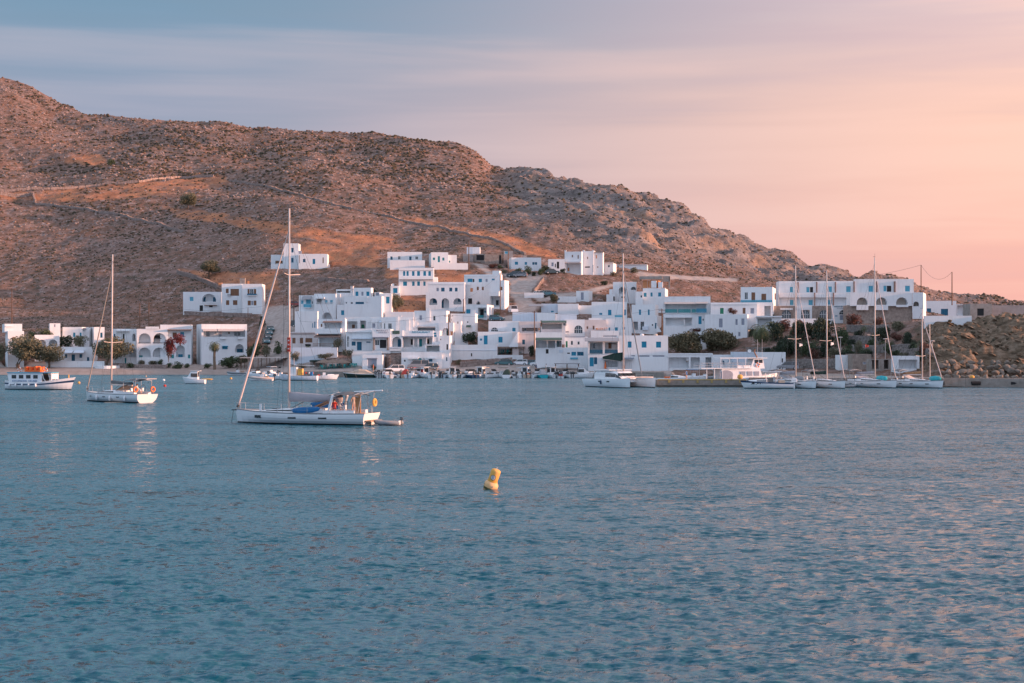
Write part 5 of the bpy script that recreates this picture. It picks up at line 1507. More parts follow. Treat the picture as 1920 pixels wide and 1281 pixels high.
# people sitting on deck: one continuous skinned body each
def person(label, loc, rz, shirt, pose='sit', hair=(.06, .04, .03), cat='person'):
    r = empty('person', loc, rz, label, cat)
    if pose == 'sit':
        J = {'pel': (0, 0, .12), 'chest': (-.05, 0, .52), 'neck': (-.03, 0, .70), 'head': (0, 0, .84), 'top': (.01, 0, .93),
             'hl': (.05, .10, .12), 'kl': (.45, .13, .20), 'fl': (.50, .13, -.22), 'tl': (.64, .13, -.25),
             'hr': (.05, -.10, .12), 'kr': (.45, -.13, .20), 'fr': (.50, -.13, -.22), 'tr': (.64, -.13, -.25),
             'sl': (-.04, .19, .60), 'el': (.08, .26, .36), 'wl': (.32, .18, .28), 'ql': (.40, .16, .28),
             'sr': (-.04, -.19, .60), 'er': (.08, -.26, .36), 'wr': (.32, -.18, .28), 'qr': (.40, -.16, .28)}
    else:
        J = {'pel': (0, 0, .95), 'chest': (0, 0, 1.32), 'neck': (0, 0, 1.50), 'head': (.01, 0, 1.63), 'top': (.01, 0, 1.73),
             'hl': (0, .10, .92), 'kl': (.03, .11, .50), 'fl': (0, .12, .07), 'tl': (.15, .13, .03),
             'hr': (0, -.10, .92), 'kr': (.0, -.11, .50), 'fr': (-.04, -.12, .07), 'tr': (.11, -.13, .03),
             'sl': (0, .19, 1.42), 'el': (.0, .26, 1.14), 'wl': (.12, .24, .90), 'ql': (.15, .23, .82),
             'sr': (0, -.19, 1.42), 'er': (.0, -.26, 1.14), 'wr': (.10, -.25, .90), 'qr': (.13, -.24, .82)}
    R = {'pel': .14, 'chest': .15, 'neck': .055, 'head': .095, 'top': .07, 'hl': .10, 'kl': .065, 'fl': .045, 'tl': .035, 'hr': .10, 'kr': .065, 'fr': .045, 'tr': .035, 'sl': .065, 'el': .045, 'wl': .03, 'ql': .035, 'sr': .065, 'er': .045, 'wr': .03, 'qr': .035}
    E = [('pel', 'chest'), ('chest', 'neck'), ('neck', 'head'), ('head', 'top'), ('pel', 'hl'), ('hl', 'kl'), ('kl', 'fl'), ('fl', 'tl'), ('pel', 'hr'), ('hr', 'kr'), ('kr', 'fr'), ('fr', 'tr'), ('chest', 'sl'), ('sl', 'el'), ('el', 'wl'), ('wl', 'ql'), ('chest', 'sr'), ('sr', 'er'), ('er', 'wr'), ('wr', 'qr')]
    ks = list(J); me = bpy.data.meshes.new('body')
    me.from_pydata([J[k] for k in ks], [(ks.index(a), ks.index(b)) for a, b in E], [])
    o = bpy.data.objects.new('body', me); COL.objects.link(o)
    md = o.modifiers.new('skin', 'SKIN'); o.modifiers.new('sub', 'SUBSURF').levels = 1
    for i, k in enumerate(ks): me.skin_vertices[0].data[i].radius = (R[k], R[k])
    me.skin_vertices[0].data[0].use_root = True
    dg = bpy.context.evaluated_depsgraph_get()
    m2 = bpy.data.meshes.new_from_object(o.evaluated_get(dg)); bpy.data.objects.remove(o)
    m2.materials.clear(); m2.materials.append(MATS['skin']); m2.materials.append(MATS[shirt])
    zs = J['neck'][2] - .02
    for p in m2.polygons:
        c = p.center; p.use_smooth = True
        if c.z < zs and abs(c.y) < .24 and c.z > J['pel'][2] - .12: p.material_index = 1
    b = bpy.data.objects.new('body', m2); COL.objects.link(b); b.parent = r
    hm_ = MB(); hx = J['head']; hm_.lathe([(.10, -.02), (.115, .04), (.09, .11), (.02, .14)], (hx[0] - .015, hx[1], hx[2]), mat('hair', hair, .9, .1), 8); hm_.build('hair', r, True)
    return r
def on(root, p):
    bpy.context.view_layer.update()
    return root.matrix_world @ Vector(p)
person('person in a red top sitting in the cockpit of the large yacht', on(y1, (X1(.22), .9, 1.5)), math.radians(100), 'red')
person('person in a white top sitting on the far side of the cockpit', on(y1, (X1(.24), -.9, 1.5)), math.radians(-60), 'whitepaint')
person('person in a beige top standing at the stern of the large yacht', on(y1, (X1(.10), .2, 1.15)), math.radians(120), 'beige', 'stand')

def dinghy(label, px, py, phi, Lh=3.0, col='greytube', motor=True, Yd=None):
    r = empty('inflatable_dinghy', label=label, cat='dinghy', group='inflatable dinghies')
    mb = MB(); h = Lh / 2
    mb.tube([(-h, -.62, .22), (h * .45, -.62, .24), (h * .85, -.35, .32), (h, 0, .36), (h * .85, .35, .32), (h * .45, .62, .24), (-h, .62, .22)], [.14, .2, .2, .18, .2, .2, .14], MATS[col], 8); mb.build('tube', r, True)
    f = MB(); f.box((-.1, 0, .1), (Lh * .8, 1.0, .08), MATS['deck']); f.box((-.1, 0, .34), (.22, 1.1, .04), MATS['wood']); f.box((-h + .1, 0, .28), (.06, 1.0, .36), MATS['gel']); f.build('floor', r)
    if motor: outboard(r, (-h + .02, 0, .42), .55)
    place_boat(r, px, py, phi, Yd)
    return r
def outboard(parent, loc, s=1.0, col='darkmetal'):
    m = MB()
    m.mesh([(x * s, y * s, z * s) for x, y, z in [(-.34, -.17, .18), (.2, -.17, .18), (.2, .17, .18), (-.34, .17, .18), (-.30, -.14, .62), (.06, -.14, .68), (.06, .14, .68), (-.30, .14, .62), (-.42, -.12, .40), (-.42, .12, .40)]],
           [(3, 2, 1, 0), (4, 5, 6, 7), (0, 1, 5, 4), (1, 2, 6, 5), (2, 3, 7, 6), (0, 4, 8), (3, 9, 7), (0, 8, 9, 3), (4, 7, 9, 8)], MATS[col])
    m.box((-.08 * s, 0, -.25 * s), (.16 * s, .12 * s, .9 * s), MATS[col]); m.box((-.16 * s, 0, -.55 * s), (.5 * s, .10 * s, .06 * s), MATS[col])
    o = m.build('outboard_motor', parent); o.location = loc
    c = MB(); c.box((-.1 * s, 0, .40 * s), (.42 * s, .36 * s, .05 * s), MATS['metal']); c.build('cowling_band', o)
    return o
dinghy('grey inflatable dinghy tied behind the large yacht', 728, 797.5, 165, 2.6)
for px_, py_, m_, lb in ((696, 793, 'gel', 'round white fender floating at the stern of the large yacht'),):
    b = MB(); b.lathe([(.02, -.3), (.2, -.22), (.3, 0), (.2, .22), (.05, .32)], (0, 0, .15), MATS[m_], 10); o = b.build('ball_fender', None, True); place_boat(o, px_, py_, 0); tag(o, lb, 'fender')

# the second yacht, to the left
y2, sh2 = sailing_yacht('white sailing yacht at the left with orange lifebuoys and a brown furled sail', 217, 753.5, 141, Lh=12.4, B=4.0, mast=19.6, mx=.58, boom=.36, cover='bimini', gen='rope', hood='bimini', ports=3, roll=.6, coverbulge=.2, fender=3)
for sy, nm in ((-1.3, 0), (1.5, 0)):
    t_ = MB(); t_.torus((-6.1, sy, 1.75), .30, .11, MATS['orange'], 'x', 14, 6); t_.build('lifebuoy', y2)
tt_ = MB(); tt_.tube([(-5.6, -1.4, 1.1), (-5.9, -1.3, 3.1), (-5.9, 1.3, 3.1), (-5.6, 1.4, 1.1)], .035, MATS['metal'], 5); tt_.box((-6.5, 0, 3.15), (2.0, 1.6, .08), MATS['orange' if 0 else 'canvas']); tt_.build('stern_arch', y2)
e1 = person('person in a white shirt sitting at the stern of the left yacht', on(y2, (-4.9, .3, 1.5)), math.radians(0), 'whitepaint')
sb2 = MB(); sb2.tube([(-1.5, 0, .04), (-1.2, 0, .02), (0, 0, 0), (1.2, 0, .02), (1.5, 0, .05)], [.06, .25, .36, .25, .05], MATS['beige'], 8); sb2.v = [(x, y, z * .18) for x, y, z in sb2.v]
o = sb2.build('paddle_board', None, True); tag(o, 'tan paddle board floating beside the left yacht', 'paddle board'); place_boat(o, 214, 755, 165)

# yachts at the pier, right
y3, _ = sailing_yacht('white sailing yacht with grey tender beside the twin-engine speedboat', 1487, 727.5, -58, Lh=11.2, B=4.0, mast=21, mx=.56, boom=.4, cover='sailcover', hood='greycanvas', spreaders=1, coverbulge=.3, group='yachts moored at the pier')
y4, _ = sailing_yacht('white sailing yacht with a black sail bag moored second from the speedboat', 1546, 727.5, -58, Lh=9.8, B=3.6, mast=20.2, mx=.56, boom=.4, cover='darkgreen', hood=None, coverbulge=.3, group='yachts moored at the pier', fender=1)
y5, _ = sailing_yacht('white sailing yacht with a turquoise deck bundle and the tallest mast of the pier', 1631, 726.5, -54, Lh=11.6, B=4.2, mast=22.6, mx=.60, boom=.38, cover='sailcover', hood='sailcover', coverbulge=.2, group='yachts moored at the pier', fender=2)
y6, _ = sailing_yacht('rightmost white sailing yacht with a brown sail cover and two thin masts', 1720, 727, -50, Lh=10.2, B=3.6, mast=13.6, mx=.60, boom=.38, cover='wood', hood='canvas', coverbulge=.18, group='yachts moored at the pier')
mz = MB(); mz.tube([(2.6, 0, 1.2), (2.55, 0, 11.0)], .06, MATS['mastpaint'], 6); mz.build('mizzen_mast', y6)
for y_, xx_, m_, lb in ((y5, 2.6, 'turq', 'rolled turquoise sail lying on the foredeck of the tallest-masted pier yacht'), (y6, 3.6, 'turq', 'turquoise bundle on the foredeck of the rightmost yacht'), (y3, 1.6, 'greytube', 'upturned grey tender on the foredeck beside the speedboat')):
    c = MB(); c.tube([(-1.2, 0, .3), (-.9, 0, .34), (0, 0, .38), (.9, 0, .34), (1.2, 0, .3)], [.12, .38, .46, .38, .1], MATS[m_], 9)
    o = c.build('deck_bundle', None, True); tag(o, lb, 'sail bundle'); o.location = on(y_, (xx_, .1, 1.28)); o.rotation_euler = (0, 0, y_.rotation_euler.z)
for y_, hgt, m_, lb in ((y3, 8.2, 'gel', 'small white pennant under the spreader beside the twin-engine speedboat'), (y4, 8.4, 'gel', 'small white flag under the spreader of the yacht with the black sail bag'), (y5, 8.0, 'red', 'small red flag under the spreader of the tallest-masted yacht')):
    c = MB(); c.mesh([(0, 0, .5), (0, .05, -.1), (.7, .12, .1), (.6, .05, .4), (0, .03, .5), (0, .08, -.1), (.7, .15, .1), (.6, .08, .4)], [(0, 1, 2, 3), (7, 6, 5, 4), (0, 4, 5, 1), (1, 5, 6, 2), (2, 6, 7, 3), (3, 7, 4, 0)], MATS[m_])
    o = c.build('pennant', None); tag(o, lb, 'flag'); o.location = on(y_, (.2, 1.3 if m_ != 'red' else -1.3, hgt - 1.0)); o.rotation_euler = (0, 0, .4)

# catamaran
cat_ = empty('catamaran', label='white catamaran with a dark triangular sail bag left of the yellow-edged pier', cat='catamaran')
for sy in (-2.75, 2.75):
    mb, sh = hull_shape(12.2, 1.9, 1.75, 1.35, tw=.75, full=2.4, rake=.1, trake=1.0, n=14, sheer_dip=.05)
    mb.v = [(x, y + sy, z) for x, y, z in mb.v]; mb.build('hull', cat_, True)
    d = deck_mb(sh, MATS['deck'], -.04); d.v = [(x, y + sy, z) for x, y, z in d.v]; d.build('deck', cat_)
    for q in range(2):
        w_ = MB(); w_.box((1.0 - 2.4 * q, sy + math.copysign(.93, sy), 1.05), (.8, .06, .22), MATS['boatglass']); w_.build('hull_window', cat_)
bd = MB(); bd.box((-1.6, 0, 1.15), (7.0, 4.0, .5), MATS['gel']); bd.build('bridge_deck', cat_)
cb = loft([(-4.6, 2.5, 2.4, 1.38, 2.75), (-1.5, 2.5, 2.3, 1.38, 2.85), (.8, 2.2, 1.8, 1.38, 2.75), (2.0, 1.9, 1.4, 1.38, 1.75)], MATS['gel'], MATS['boatglass'], (1, 3)); cb.build('saloon', cat_)
wf_ = MB()
for q in range(4): wf_.box((1.55, -1.35 + .9 * q, 2.25), (.5, .75, .5), MATS['boatglass'])
wf_.build('front_window', cat_)
rf_ = MB(); rf_.box((-2.6, 0, 3.0), (4.8, 4.9, .1), MATS['gel']); rf_.build('hardtop', cat_)
for sx_ in (-4.8, -3.0):
    for sy in (-2.3, 2.3):
        p_ = MB(); p_.box((sx_, sy, 2.2), (.1, .1, 1.6), MATS['gel']); p_.build('hardtop_post', cat_)
ms = MB(); ms.tube([(.6, 0, 2.75), (.55, 0, 23.4)], [.15, .1], MATS['mastpaint'], 8); ms.build('mast', cat_, True)
bo = MB(); bo.tube([(.4, 0, 4.6), (-5.4, 0, 4.9)], .13, MATS['mastpaint'], 6); bo.build('boom', cat_)
sg = MB()
for sy in (-.25, .25): sg.face([(.35, sy, 4.5), (.35, sy * .6, 6.1), (-2.0, sy, 5.9), (-5.2, sy, 5.3), (-5.2, sy, 4.95)], MATS['darkgreen'])
sg.face([(.35, -.15, 6.1), (-2.0, -.25, 5.9), (-2.0, .25, 5.9), (.35, .15, 6.1)], MATS['darkgreen']); sg.face([(-2.0, -.25, 5.9), (-5.2, -.25, 5.3), (-5.2, .25, 5.3), (-2.0, .25, 5.9)], MATS['darkgreen'])
sg.build('sail_bag', cat_)
fg = MB(); A, Bq = Vector((5.9, 0, 2.0)), Vector((.6, 0, 20.5)); fg.tube([A, A.lerp(Bq, .05), A.lerp(Bq, .5), A.lerp(Bq, .95), Bq], [.04, .11, .12, .06, .03], MATS['greytube'], 6); fg.build('furled_genoa', cat_, True)
cr = MB(); cr.tube([(5.5, -2.75, 1.8), (5.7, 0, 1.85), (5.5, 2.75, 1.8)], .11, MATS['mastpaint'], 6); cr.build('cross_beam', cat_)
tr_ = MB()
for q in range(12): tr_.tube([(2.2 + .27 * q, -1.9, 1.45), (2.2 + .27 * q, 1.9, 1.45)], .02, MATS['greytube'], 3)
tr_.build('trampoline', cat_)
rg = MB()
for sy in (-2.6, 2.6): rg.tube([(.6, 0, 20.5), (-.6, sy * 1.1, 1.7)], .016, MATS['darkmetal'], 3)
rg.tube([(.6, 0, 12), (-.4, 2.5, 1.7)], .014, MATS['darkmetal'], 3); rg.tube([(.6, 0, 12), (-.4, -2.5, 1.7)], .014, MATS['darkmetal'], 3); rg.build('rigging', cat_)
rl = MB()
for sy in (-3.5, 3.5):
    prev = None
    for q in range(7):
        p = (-5 + 1.6 * q, sy, 2.25); rl.tube([(p[0], sy, 1.5), p], .02, MATS['metal'], 4)
        if prev: rl.tube([prev, p], .012, MATS['metal'], 3)
        prev = p
rl.build('guard_rail', cat_)
for sy in (-3.75,):
    f_ = MB(); f_.lathe([(.03, -.35), (.14, -.28), (.16, 0), (.14, .28), (.03, .35)], (-1, sy, .9), MATS['navy'], 8); f_.build('fender', cat_, True)
place_boat(cat_, 1165, 726, -57)

# blue and white excursion boat
ex = empty('excursion_boat', label='small white wooden passenger boat with a blue stripe and orange life floats on the roof', cat='passenger boat')
mb, she = hull_shape(11.6, 3.5, 2.0, 1.45, tw=.45, full=2.3, rake=.9, trake=-.2, n=18, nk=7, sheer_dip=.45, stripe=(5, 'navy'))
mb.build('hull', ex, True); deck_mb(she, MATS['deck'], -.25).build('deck', ex)
gw = MB()
for sd_ in (-1, 1): gw.tube([(x, y * sd_, z) for x, y, z in she], .07, MATS['whitepaint'], 5)
gw.build('gunwale', ex)
cbm = MB()
def quadbox(x0, x1, wb, z0, z1, slope0=0, slope1=0, m='gel'):
    vs = [(x0, -wb, z0), (x1, -wb, z0), (x1, wb, z0), (x0, wb, z0), (x0 + slope0, -wb * .93, z1), (x1 + slope1, -wb * .93, z1), (x1 + slope1, wb * .93, z1), (x0 + slope0, wb * .93, z1)]
    cbm.mesh(vs, [(3, 2, 1, 0), (4, 5, 6, 7), (0, 1, 5, 4), (1, 2, 6, 5), (2, 3, 7, 6), (3, 0, 4, 7)], MATS[m])
quadbox(-4.6, 1.2, 1.25, .9, 2.75, -.35, 0); cbm.build('cabin', ex)
for q in range(4):
    for sd_ in (-1, 1):
        f_ = MB(); f_.box((0, 0, 0), (.92, .04, .72), MATS['whitepaint']); o = f_.build('window', ex); o.location = (-3.75 + 1.28 * q, sd_ * 1.21, 2.15)
        g_ = MB(); g_.box((0, sd_ * .02, 0), (.8, .04, .6), MATS['boatglass']); g_.build('pane', o)
rf = MB(); rf.box((-1.0, 0, 2.82), (8.0, 2.7, .12), MATS['lb']); rf.build('roof', ex)
ps = MB()
for sd_ in (-1, 1):
    ps.tube([(1.3, sd_ * 1.2, 2.75), (1.5, sd_ * 1.2, 1.9), (2.0, sd_ * 1.2, 1.2)], .06, MATS['whitepaint'], 5); ps.tube([(2.9, sd_ * 1.2, 2.75), (2.9, sd_ * 1.2, 1.1)], .07, MATS['whitepaint'], 5)
    ps.tube([(2.2, sd_ * .9, 2.7), (2.7, sd_ * 1.0, 1.1)], .05, MATS['whitepaint'], 5)
ps.box((2.95, 0, 2.2), (.08, 2.4, .9), MATS['whitepaint']); ps.build('wheelhouse_frame', ex)
it = MB(); it.box((1.4, 0, 1.9), (.1, 2.0, 1.5), MATS['k']); it.build('companionway', ex)
lt = inst('lettering', text_mesh('EXCURSIONS  CRUISES', 4.4, .26, MATS['blue']), ex, (-1.8, -1.272, 1.45))
for q, (xx_, dz_) in enumerate(((-1.9, 0), (-1.1, 0), (-.2, .1), (.6, 0))):
    f_ = MB(); f_.box((xx_, .0, 3.35 + dz_), (.32, 1.7, .85), MATS['orange']); f_.box((xx_, 0, 3.35 + dz_), (.36, .25, .87), MATS['red']); f_.build('life_float', ex)
f_ = MB(); f_.box((-.6, 0, 3.08), (3.0, 1.4, .3), MATS['orange']); f_.build('life_float', ex)
for xx_ in (-2.9, 1.7):
    t_ = MB(); t_.torus((xx_, -.9, 3.3), .32, .08, MATS['orange'], 'y', 16, 5, MATS['gel']); t_.build('lifebuoy', ex)
for q in range(5):
    xx_ = -4.6 + 1.25 * q; i = min(range(len(she)), key=lambda i: abs(she[i][0] - xx_))
    f_ = MB(); f_.lathe([(.03, -.3), (.14, -.24), (.17, 0), (.14, .24), (.03, .3)], (xx_, -she[i][1] - .12, .75), MATS['gel'], 8); f_.build('fender', ex, True)
rb = MB(); rb.box((-5.2, 0, 1.25), (.9, 1.4, .3), MATS['teak']); rb.box((4.0, 0, 1.45), (2.4, 1.3, .25), MATS['wood']); rb.tube([(5.4, 0, 1.9), (5.4, 0, 2.5)], .09, MATS['yellow'], 6); rb.build('deck_gear', ex)
place_boat(ex, 72, 730.5, -10)

# small cabin boat and yellow kayak
def motorboat(kind, label, px, py, phi, Lh=5.5, B=2.0, hm='gel', acc='bimini', Yd=None, eng=1, engc='darkmetal', group='small motorboats along the quay', name='motorboat', cat='motorboat', stripe=None, motor=True):
    r = empty(name, label=label, cat=cat, group=group)
    if kind == 'rib':
        mb, sh = hull_shape(Lh * .92, B * .7, .6, .45, tw=.95, full=2.6, rake=.5, n=10, hm='gel', bandh=.05); mb.build('hull', r, True)
        t_ = MB(); h = Lh / 2
        t_.tube([(-h, -B * .4, .5), (h * .4, -B * .4, .55), (h * .8, -B * .2, .68), (h, 0, .75), (h * .8, B * .2, .68), (h * .4, B * .4, .55), (-h, B * .4, .5)], [.14, .24, .23, .2, .23, .24, .14], MATS[hm], 8); t_.build('tube', r, True)
        deck_mb(sh, MATS['deck'], -.08).build('deck', r)
        c = MB(); c.box((0, 0, .85), (.7, .6, .8), MATS['gel']); c.box((-1.1, 0, .7), (.5, .9, .5), MATS[acc]); c.build('console', r)
        w_ = MB(); w_.mesh([(.3, -.35, 1.25), (.3, .35, 1.25), (.1, .3, 1.65), (.1, -.3, 1.65), (.34, -.35, 1.25), (.34, .35, 1.25), (.14, .3, 1.65), (.14, -.3, 1.65)], [(0, 1, 2, 3), (7, 6, 5, 4), (0, 4, 5, 1), (1, 5, 6, 2), (2, 6, 7, 3), (3, 7, 4, 0)], MATS['boatglass']); w_.build('windscreen', r)
    else:
        mb, sh = hull_shape(Lh, B, 1.05 if kind != 'cabin' else 1.25, .75, tw=.85, full=2.3, rake=.7, n=12, hm=hm, stripe=stripe, sheer_dip=.05, bandh=.08); mb.build('hull', r, True)
        deck_mb(sh, MATS['deck'], -.1).build('deck', r)
        g_ = MB()
        for sd_ in (-1, 1): g_.tube([(x, y * sd_, z) for x, y, z in sh], .05, MATS['gel'], 4)
        g_.build('gunwale', r)
    if kind == 'open':
        c = MB(); c.box((.2, 0, 1.05), (.6, .7, .9), MATS['gel']); c.box((-.9, 0, .85), (.5, 1.1, .5), MATS[acc]); c.build('console', r)
        w_ = MB(); w_.box((.42, 0, 1.65), (.05, .7, .4), MATS['boatglass']); w_.build('windscreen', r)
        f_ = loft([(.9, B * .36, B * .3, .75, 1.1), (Lh * .3, B * .26, B * .18, .85, 1.15), (Lh * .42, .1, .06, 1.0, 1.08)], MATS['gel']); f_.build('foredeck', r)
    if kind == 'cuddy':
        f_ = loft([(-.2, B * .40, B * .34, .7, 1.45), (Lh * .18, B * .36, B * .28, .8, 1.35), (Lh * .40, .12, .06, 1.0, 1.1)], MATS['gel'], MATS['boatglass'], (0, 1)); f_.build('cuddy', r)
        w_ = MB(); w_.mesh([(.2, -B * .38, 1.4), (.2, B * .38, 1.4), (-.25, B * .32, 1.95), (-.25, -B * .32, 1.95), (.25, -B * .38, 1.4), (.25, B * .38, 1.4), (-.2, B * .32, 1.95), (-.2, -B * .32, 1.95)], [(0, 1, 2, 3), (7, 6, 5, 4), (0, 4, 5, 1), (1, 5, 6, 2), (2, 6, 7, 3), (3, 7, 4, 0)], MATS['boatglass']); w_.build('windscreen', r)
        c = MB(); c.box((-1.2, 0, .9), (.7, B * .7, .45), MATS[acc]); c.build('seat', r)
    if kind == 'bimini':
        c = MB(); c.box((.1, 0, 1.05), (.6, .7, .9), MATS['gel']); c.box((-.9, 0, .85), (.5, 1.1, .5), MATS['gel']); c.build('console', r)
        b_ = MB(); b_.box((-.3, 0, 2.25), (2.0, B * .8, .07), MATS[acc]); b_.build('bimini', r)
        p_ = MB()
        for sx_ in (-1.1, .5):
            for sy in (-1, 1): p_.tube([(sx_, sy * B * .38, .8), (sx_, sy * B * .38, 2.25)], .025, MATS['metal'], 4)
        p_.build('bimini_frame', r)
    if kind == 'cabin':
        c = loft([(-.6, B * .36, B * .34, .8, 2.35), (.7, B * .36, B * .32, .85, 2.35), (1.1, B * .33, B * .28, .9, 1.7), (Lh * .38, .2, .1, 1.1, 1.3)], MATS['gel'], MATS['boatglass'], (0, 1)); c.build('cabin', r)
        w_ = MB(); w_.box((-.62, 0, 1.75), (.04, B * .45, .9), MATS['boatglass']); w_.build('cabin_door', r)
        f_ = MB(); f_.box((-.1, 0, 2.42), (1.9, B * .8, .08), MATS['gel']); f_.build('roof', r)
    if kind == 'cover':
        f_ = loft([(-Lh * .46, B * .42, B * .36, .72, .9), (-Lh * .2, B * .46, B * .2, .72, 1.75), (.2, B * .46, B * .16, .8, 1.9), (Lh * .25, B * .35, B * .14, .9, 1.35), (Lh * .45, .1, .05, 1.05, 1.1)], MATS[acc]); f_.build('cockpit_cover', r)
    if motor:
        for q in range(eng): outboard(r, (-Lh / 2 - .05, (q - (eng - 1) / 2) * .55, .72), 1.15, engc)
    place_boat(r, px, py, phi, Yd)
    return r
motorboat('cabin', 'tiny white cabin boat alone in front of the left beach', 366, 719.5, 175, Lh=3.9, B=1.7, group=None, motor=False)
k_ = MB(); k_.tube([(-1.3, 0, .2), (-.9, 0, .14), (0, 0, .1), (.9, 0, .14), (1.3, 0, .22)], [.04, .24, .32, .24, .04], MATS['yellow'], 8); k_.v = [(x, y, .02 + z * .7) for x, y, z in k_.v]
o = k_.build('kayak', None, True); tag(o, 'yellow kayak floating beside the tiny cabin boat', 'kayak'); place_boat(o, 388, 712.5, 170)
# boats at moorings between the beach and the big yacht
SB = [('rib', 446, 704, 170, 5.2, 'greytube', 'teak', 'low grey boat with a raised black outboard at the beach end of the moorings'),
      ('cuddy', 483, 708, 150, 5.8, 'gel', 'greycanvas', 'white boat with a grey folded cover behind the big yacht\'s forestay'),
      ('bimini', 508, 706, 130, 6.0, 'gel', 'bluewall', 'white boat with a pale blue canopy between forestay and mast'),
      ('rib', 491, 714, 172, 5.0, 'canvas', 'teak', 'cream inflatable with black outboard nearest to the forestay'),
      ('open', 528, 712, 168, 5.6, 'gel', 'teak', 'white open boat just left of the big yacht\'s mast'),
      ('cuddy', 524, 703, 160, 5.6, 'gel', 'sailcover', 'white boat with pale wheel shelter behind the open boat by the mast'),
      ('open', 606, 712, 8, 5.6, 'bluewall', 'red', 'pale blue fishing boat with red gear right of the big yacht\'s mast')]
for k, px_, py_, ph, l_, hm, acc, lb in SB: motorboat(k, lb, px_, py_, ph, l_, 2.0, hm, acc, group='small boats moored off the beach')
fb_ = empty('fishing_boat', label='white work boat with an orange box and blue barrel behind the sail cover', cat='fishing boat')
mb, shf = hull_shape(7.5, 2.6, 1.4, 1.0, tw=.6, full=2.3, rake=.6, n=12, hm='bluewall', sheer_dip=.2); mb.build('hull', fb_, True); deck_mb(shf, MATS['deck'], -.15).build('deck', fb_)
c = MB(); c.box((1.2, 0, 1.9), (1.3, 1.4, 1.6), MATS['gel']); c.build('cabin', fb_)
c = MB(); c.box((-.2, 0, 1.75), (.9, 1.2, 1.3), MATS['yellow']); c.build('crate', fb_)
c = MB(); c.lathe([(.3, 0), (.33, .1), (.33, .8), (.3, .85)], (-2.6, .3, .95), MATS['blue'], 10); c.build('barrel', fb_)
c = MB(); c.tube([(1.2, 0, 2.7), (1.2, 0, 4.6)], .05, MATS['mastpaint'], 5); c.tube([(1.2, 0, 3.2), (-3.2, 0, 3.0)], .05, MATS['gel'], 5); c.build('derrick', fb_)
for q in range(3):
    c = MB(); c.lathe([(.02, -.2), (.2, -.12), (.22, .1), (.02, .25)], (-1.2 - .7 * q, -.6, 1.5), MATS['red' if q != 1 else 'gel'], 8); c.build('net_float', fb_, True)
place_boat(fb_, 562, 713.5, 172)
motorboat('cover', 'boat under a beige canvas cover at the left end of the quay', 675, 708, 176, 6.6, 2.4, 'darkgreen', 'beige', group=None, Yd=355)
# the crowded quay: sterns with outboards towards the water
QB = [(710, 'rib', 'greytube', 'greycanvas', 2), (722, 'open', 'gel', 'red', 0), (736, 'rib', 'gel', 'navy', 1), (761, 'cover', 'beige', 'red', 0), (786, 'cuddy', 'gel', 'teak', 1), (806, 'open', 'gel', 'greycanvas', 1),
      (822, 'rib', 'sailcover', 'bimini', 1), (838, 'open', 'bluewall', 'bimini', 2), (856, 'cuddy', 'gel', 'beige', 1), (874, 'open', 'gel', 'bimini', 2), (892, 'rib', 'gel', 'red', 0), (909, 'bimini', 'gel', 'beige', 1),
      (926, 'cuddy', 'gel', 'bimini', 1), (942, 'bimini', 'gel', 'darkgreen', 1), (962, 'rib', 'gel', 'bimini', 1), (976, 'bimini', 'bluewall', 'bluewall', 1), (992, 'open', 'beige', 'orange', 1), (1008, 'cuddy', 'gel', 'greycanvas', 1),
      (1024, 'bimini', 'gel', 'darkgreen', 1), (1043, 'open', 'gel', 'bimini', 2), (1060, 'cuddy', 'gel', 'canvas', 2)]
KN = {'rib': 'inflatable boat', 'open': 'open boat', 'cover': 'covered boat', 'cuddy': 'boat with a small cuddy', 'bimini': 'boat under a canopy'}
CN = {'greytube': 'grey', 'gel': 'white', 'beige': 'cream', 'sailcover': 'light grey', 'bluewall': 'pale blue'}
AN = {'greycanvas': 'grey', 'red': 'red', 'navy': 'navy', 'teak': 'brown', 'bimini': 'charcoal', 'beige': 'beige', 'darkgreen': 'dark green', 'orange': 'orange', 'bluewall': 'pale blue', 'canvas': 'cream'}
LM = ['in front of the tall grey garage door', 'by the bush beside the white parked car', 'in front of the white parked car', 'just right of the white parked car', 'below the turquoise door', 'in front of the round tree on the quay',
      'by the low wall window', 'left of the rubble slope', 'at the foot of the pink bush', 'below the long blank wall, left part', 'below the long blank wall, middle', 'below the long blank wall, right part',
      'under the brown lintel of the rubble slope', 'at the dark green awning', 'beside the dark green awning', 'with a pale blue roof in mid quay', 'with orange gear below the parked cars', 'in front of the white parked hatchback',
      'with a dark roof at the grey ramp', 'with twin black motors at the ramp foot', 'with twin black motors next to the white work boat']
r_ = random.Random(5)
for (px_, k, hm, acc, ne), lm in zip(QB, LM):
    ph = 90 + r_.uniform(-42, 42)
    motorboat(k, ' '.join(('%s %s, %s trim, moored %s' % (CN[hm], KN[k], AN[acc], lm)).split()[:16]), px_, 708, ph, r_.uniform(4.6, 6.8), r_.uniform(1.8, 2.3), hm, acc, eng=max(ne, 1), motor=ne > 0, Yd=(357.5 if px_ < 740 else 357.2 - (px_ - 740) * .006) - 3.2 + r_.uniform(-.6, .4))
wb = motorboat('cabin', 'white work boat with a small wheelhouse moored at the right end of the quay', 1088, 709.5, 8, 5.2, 2.3, 'gel', 'bimini', group=None, Yd=351)
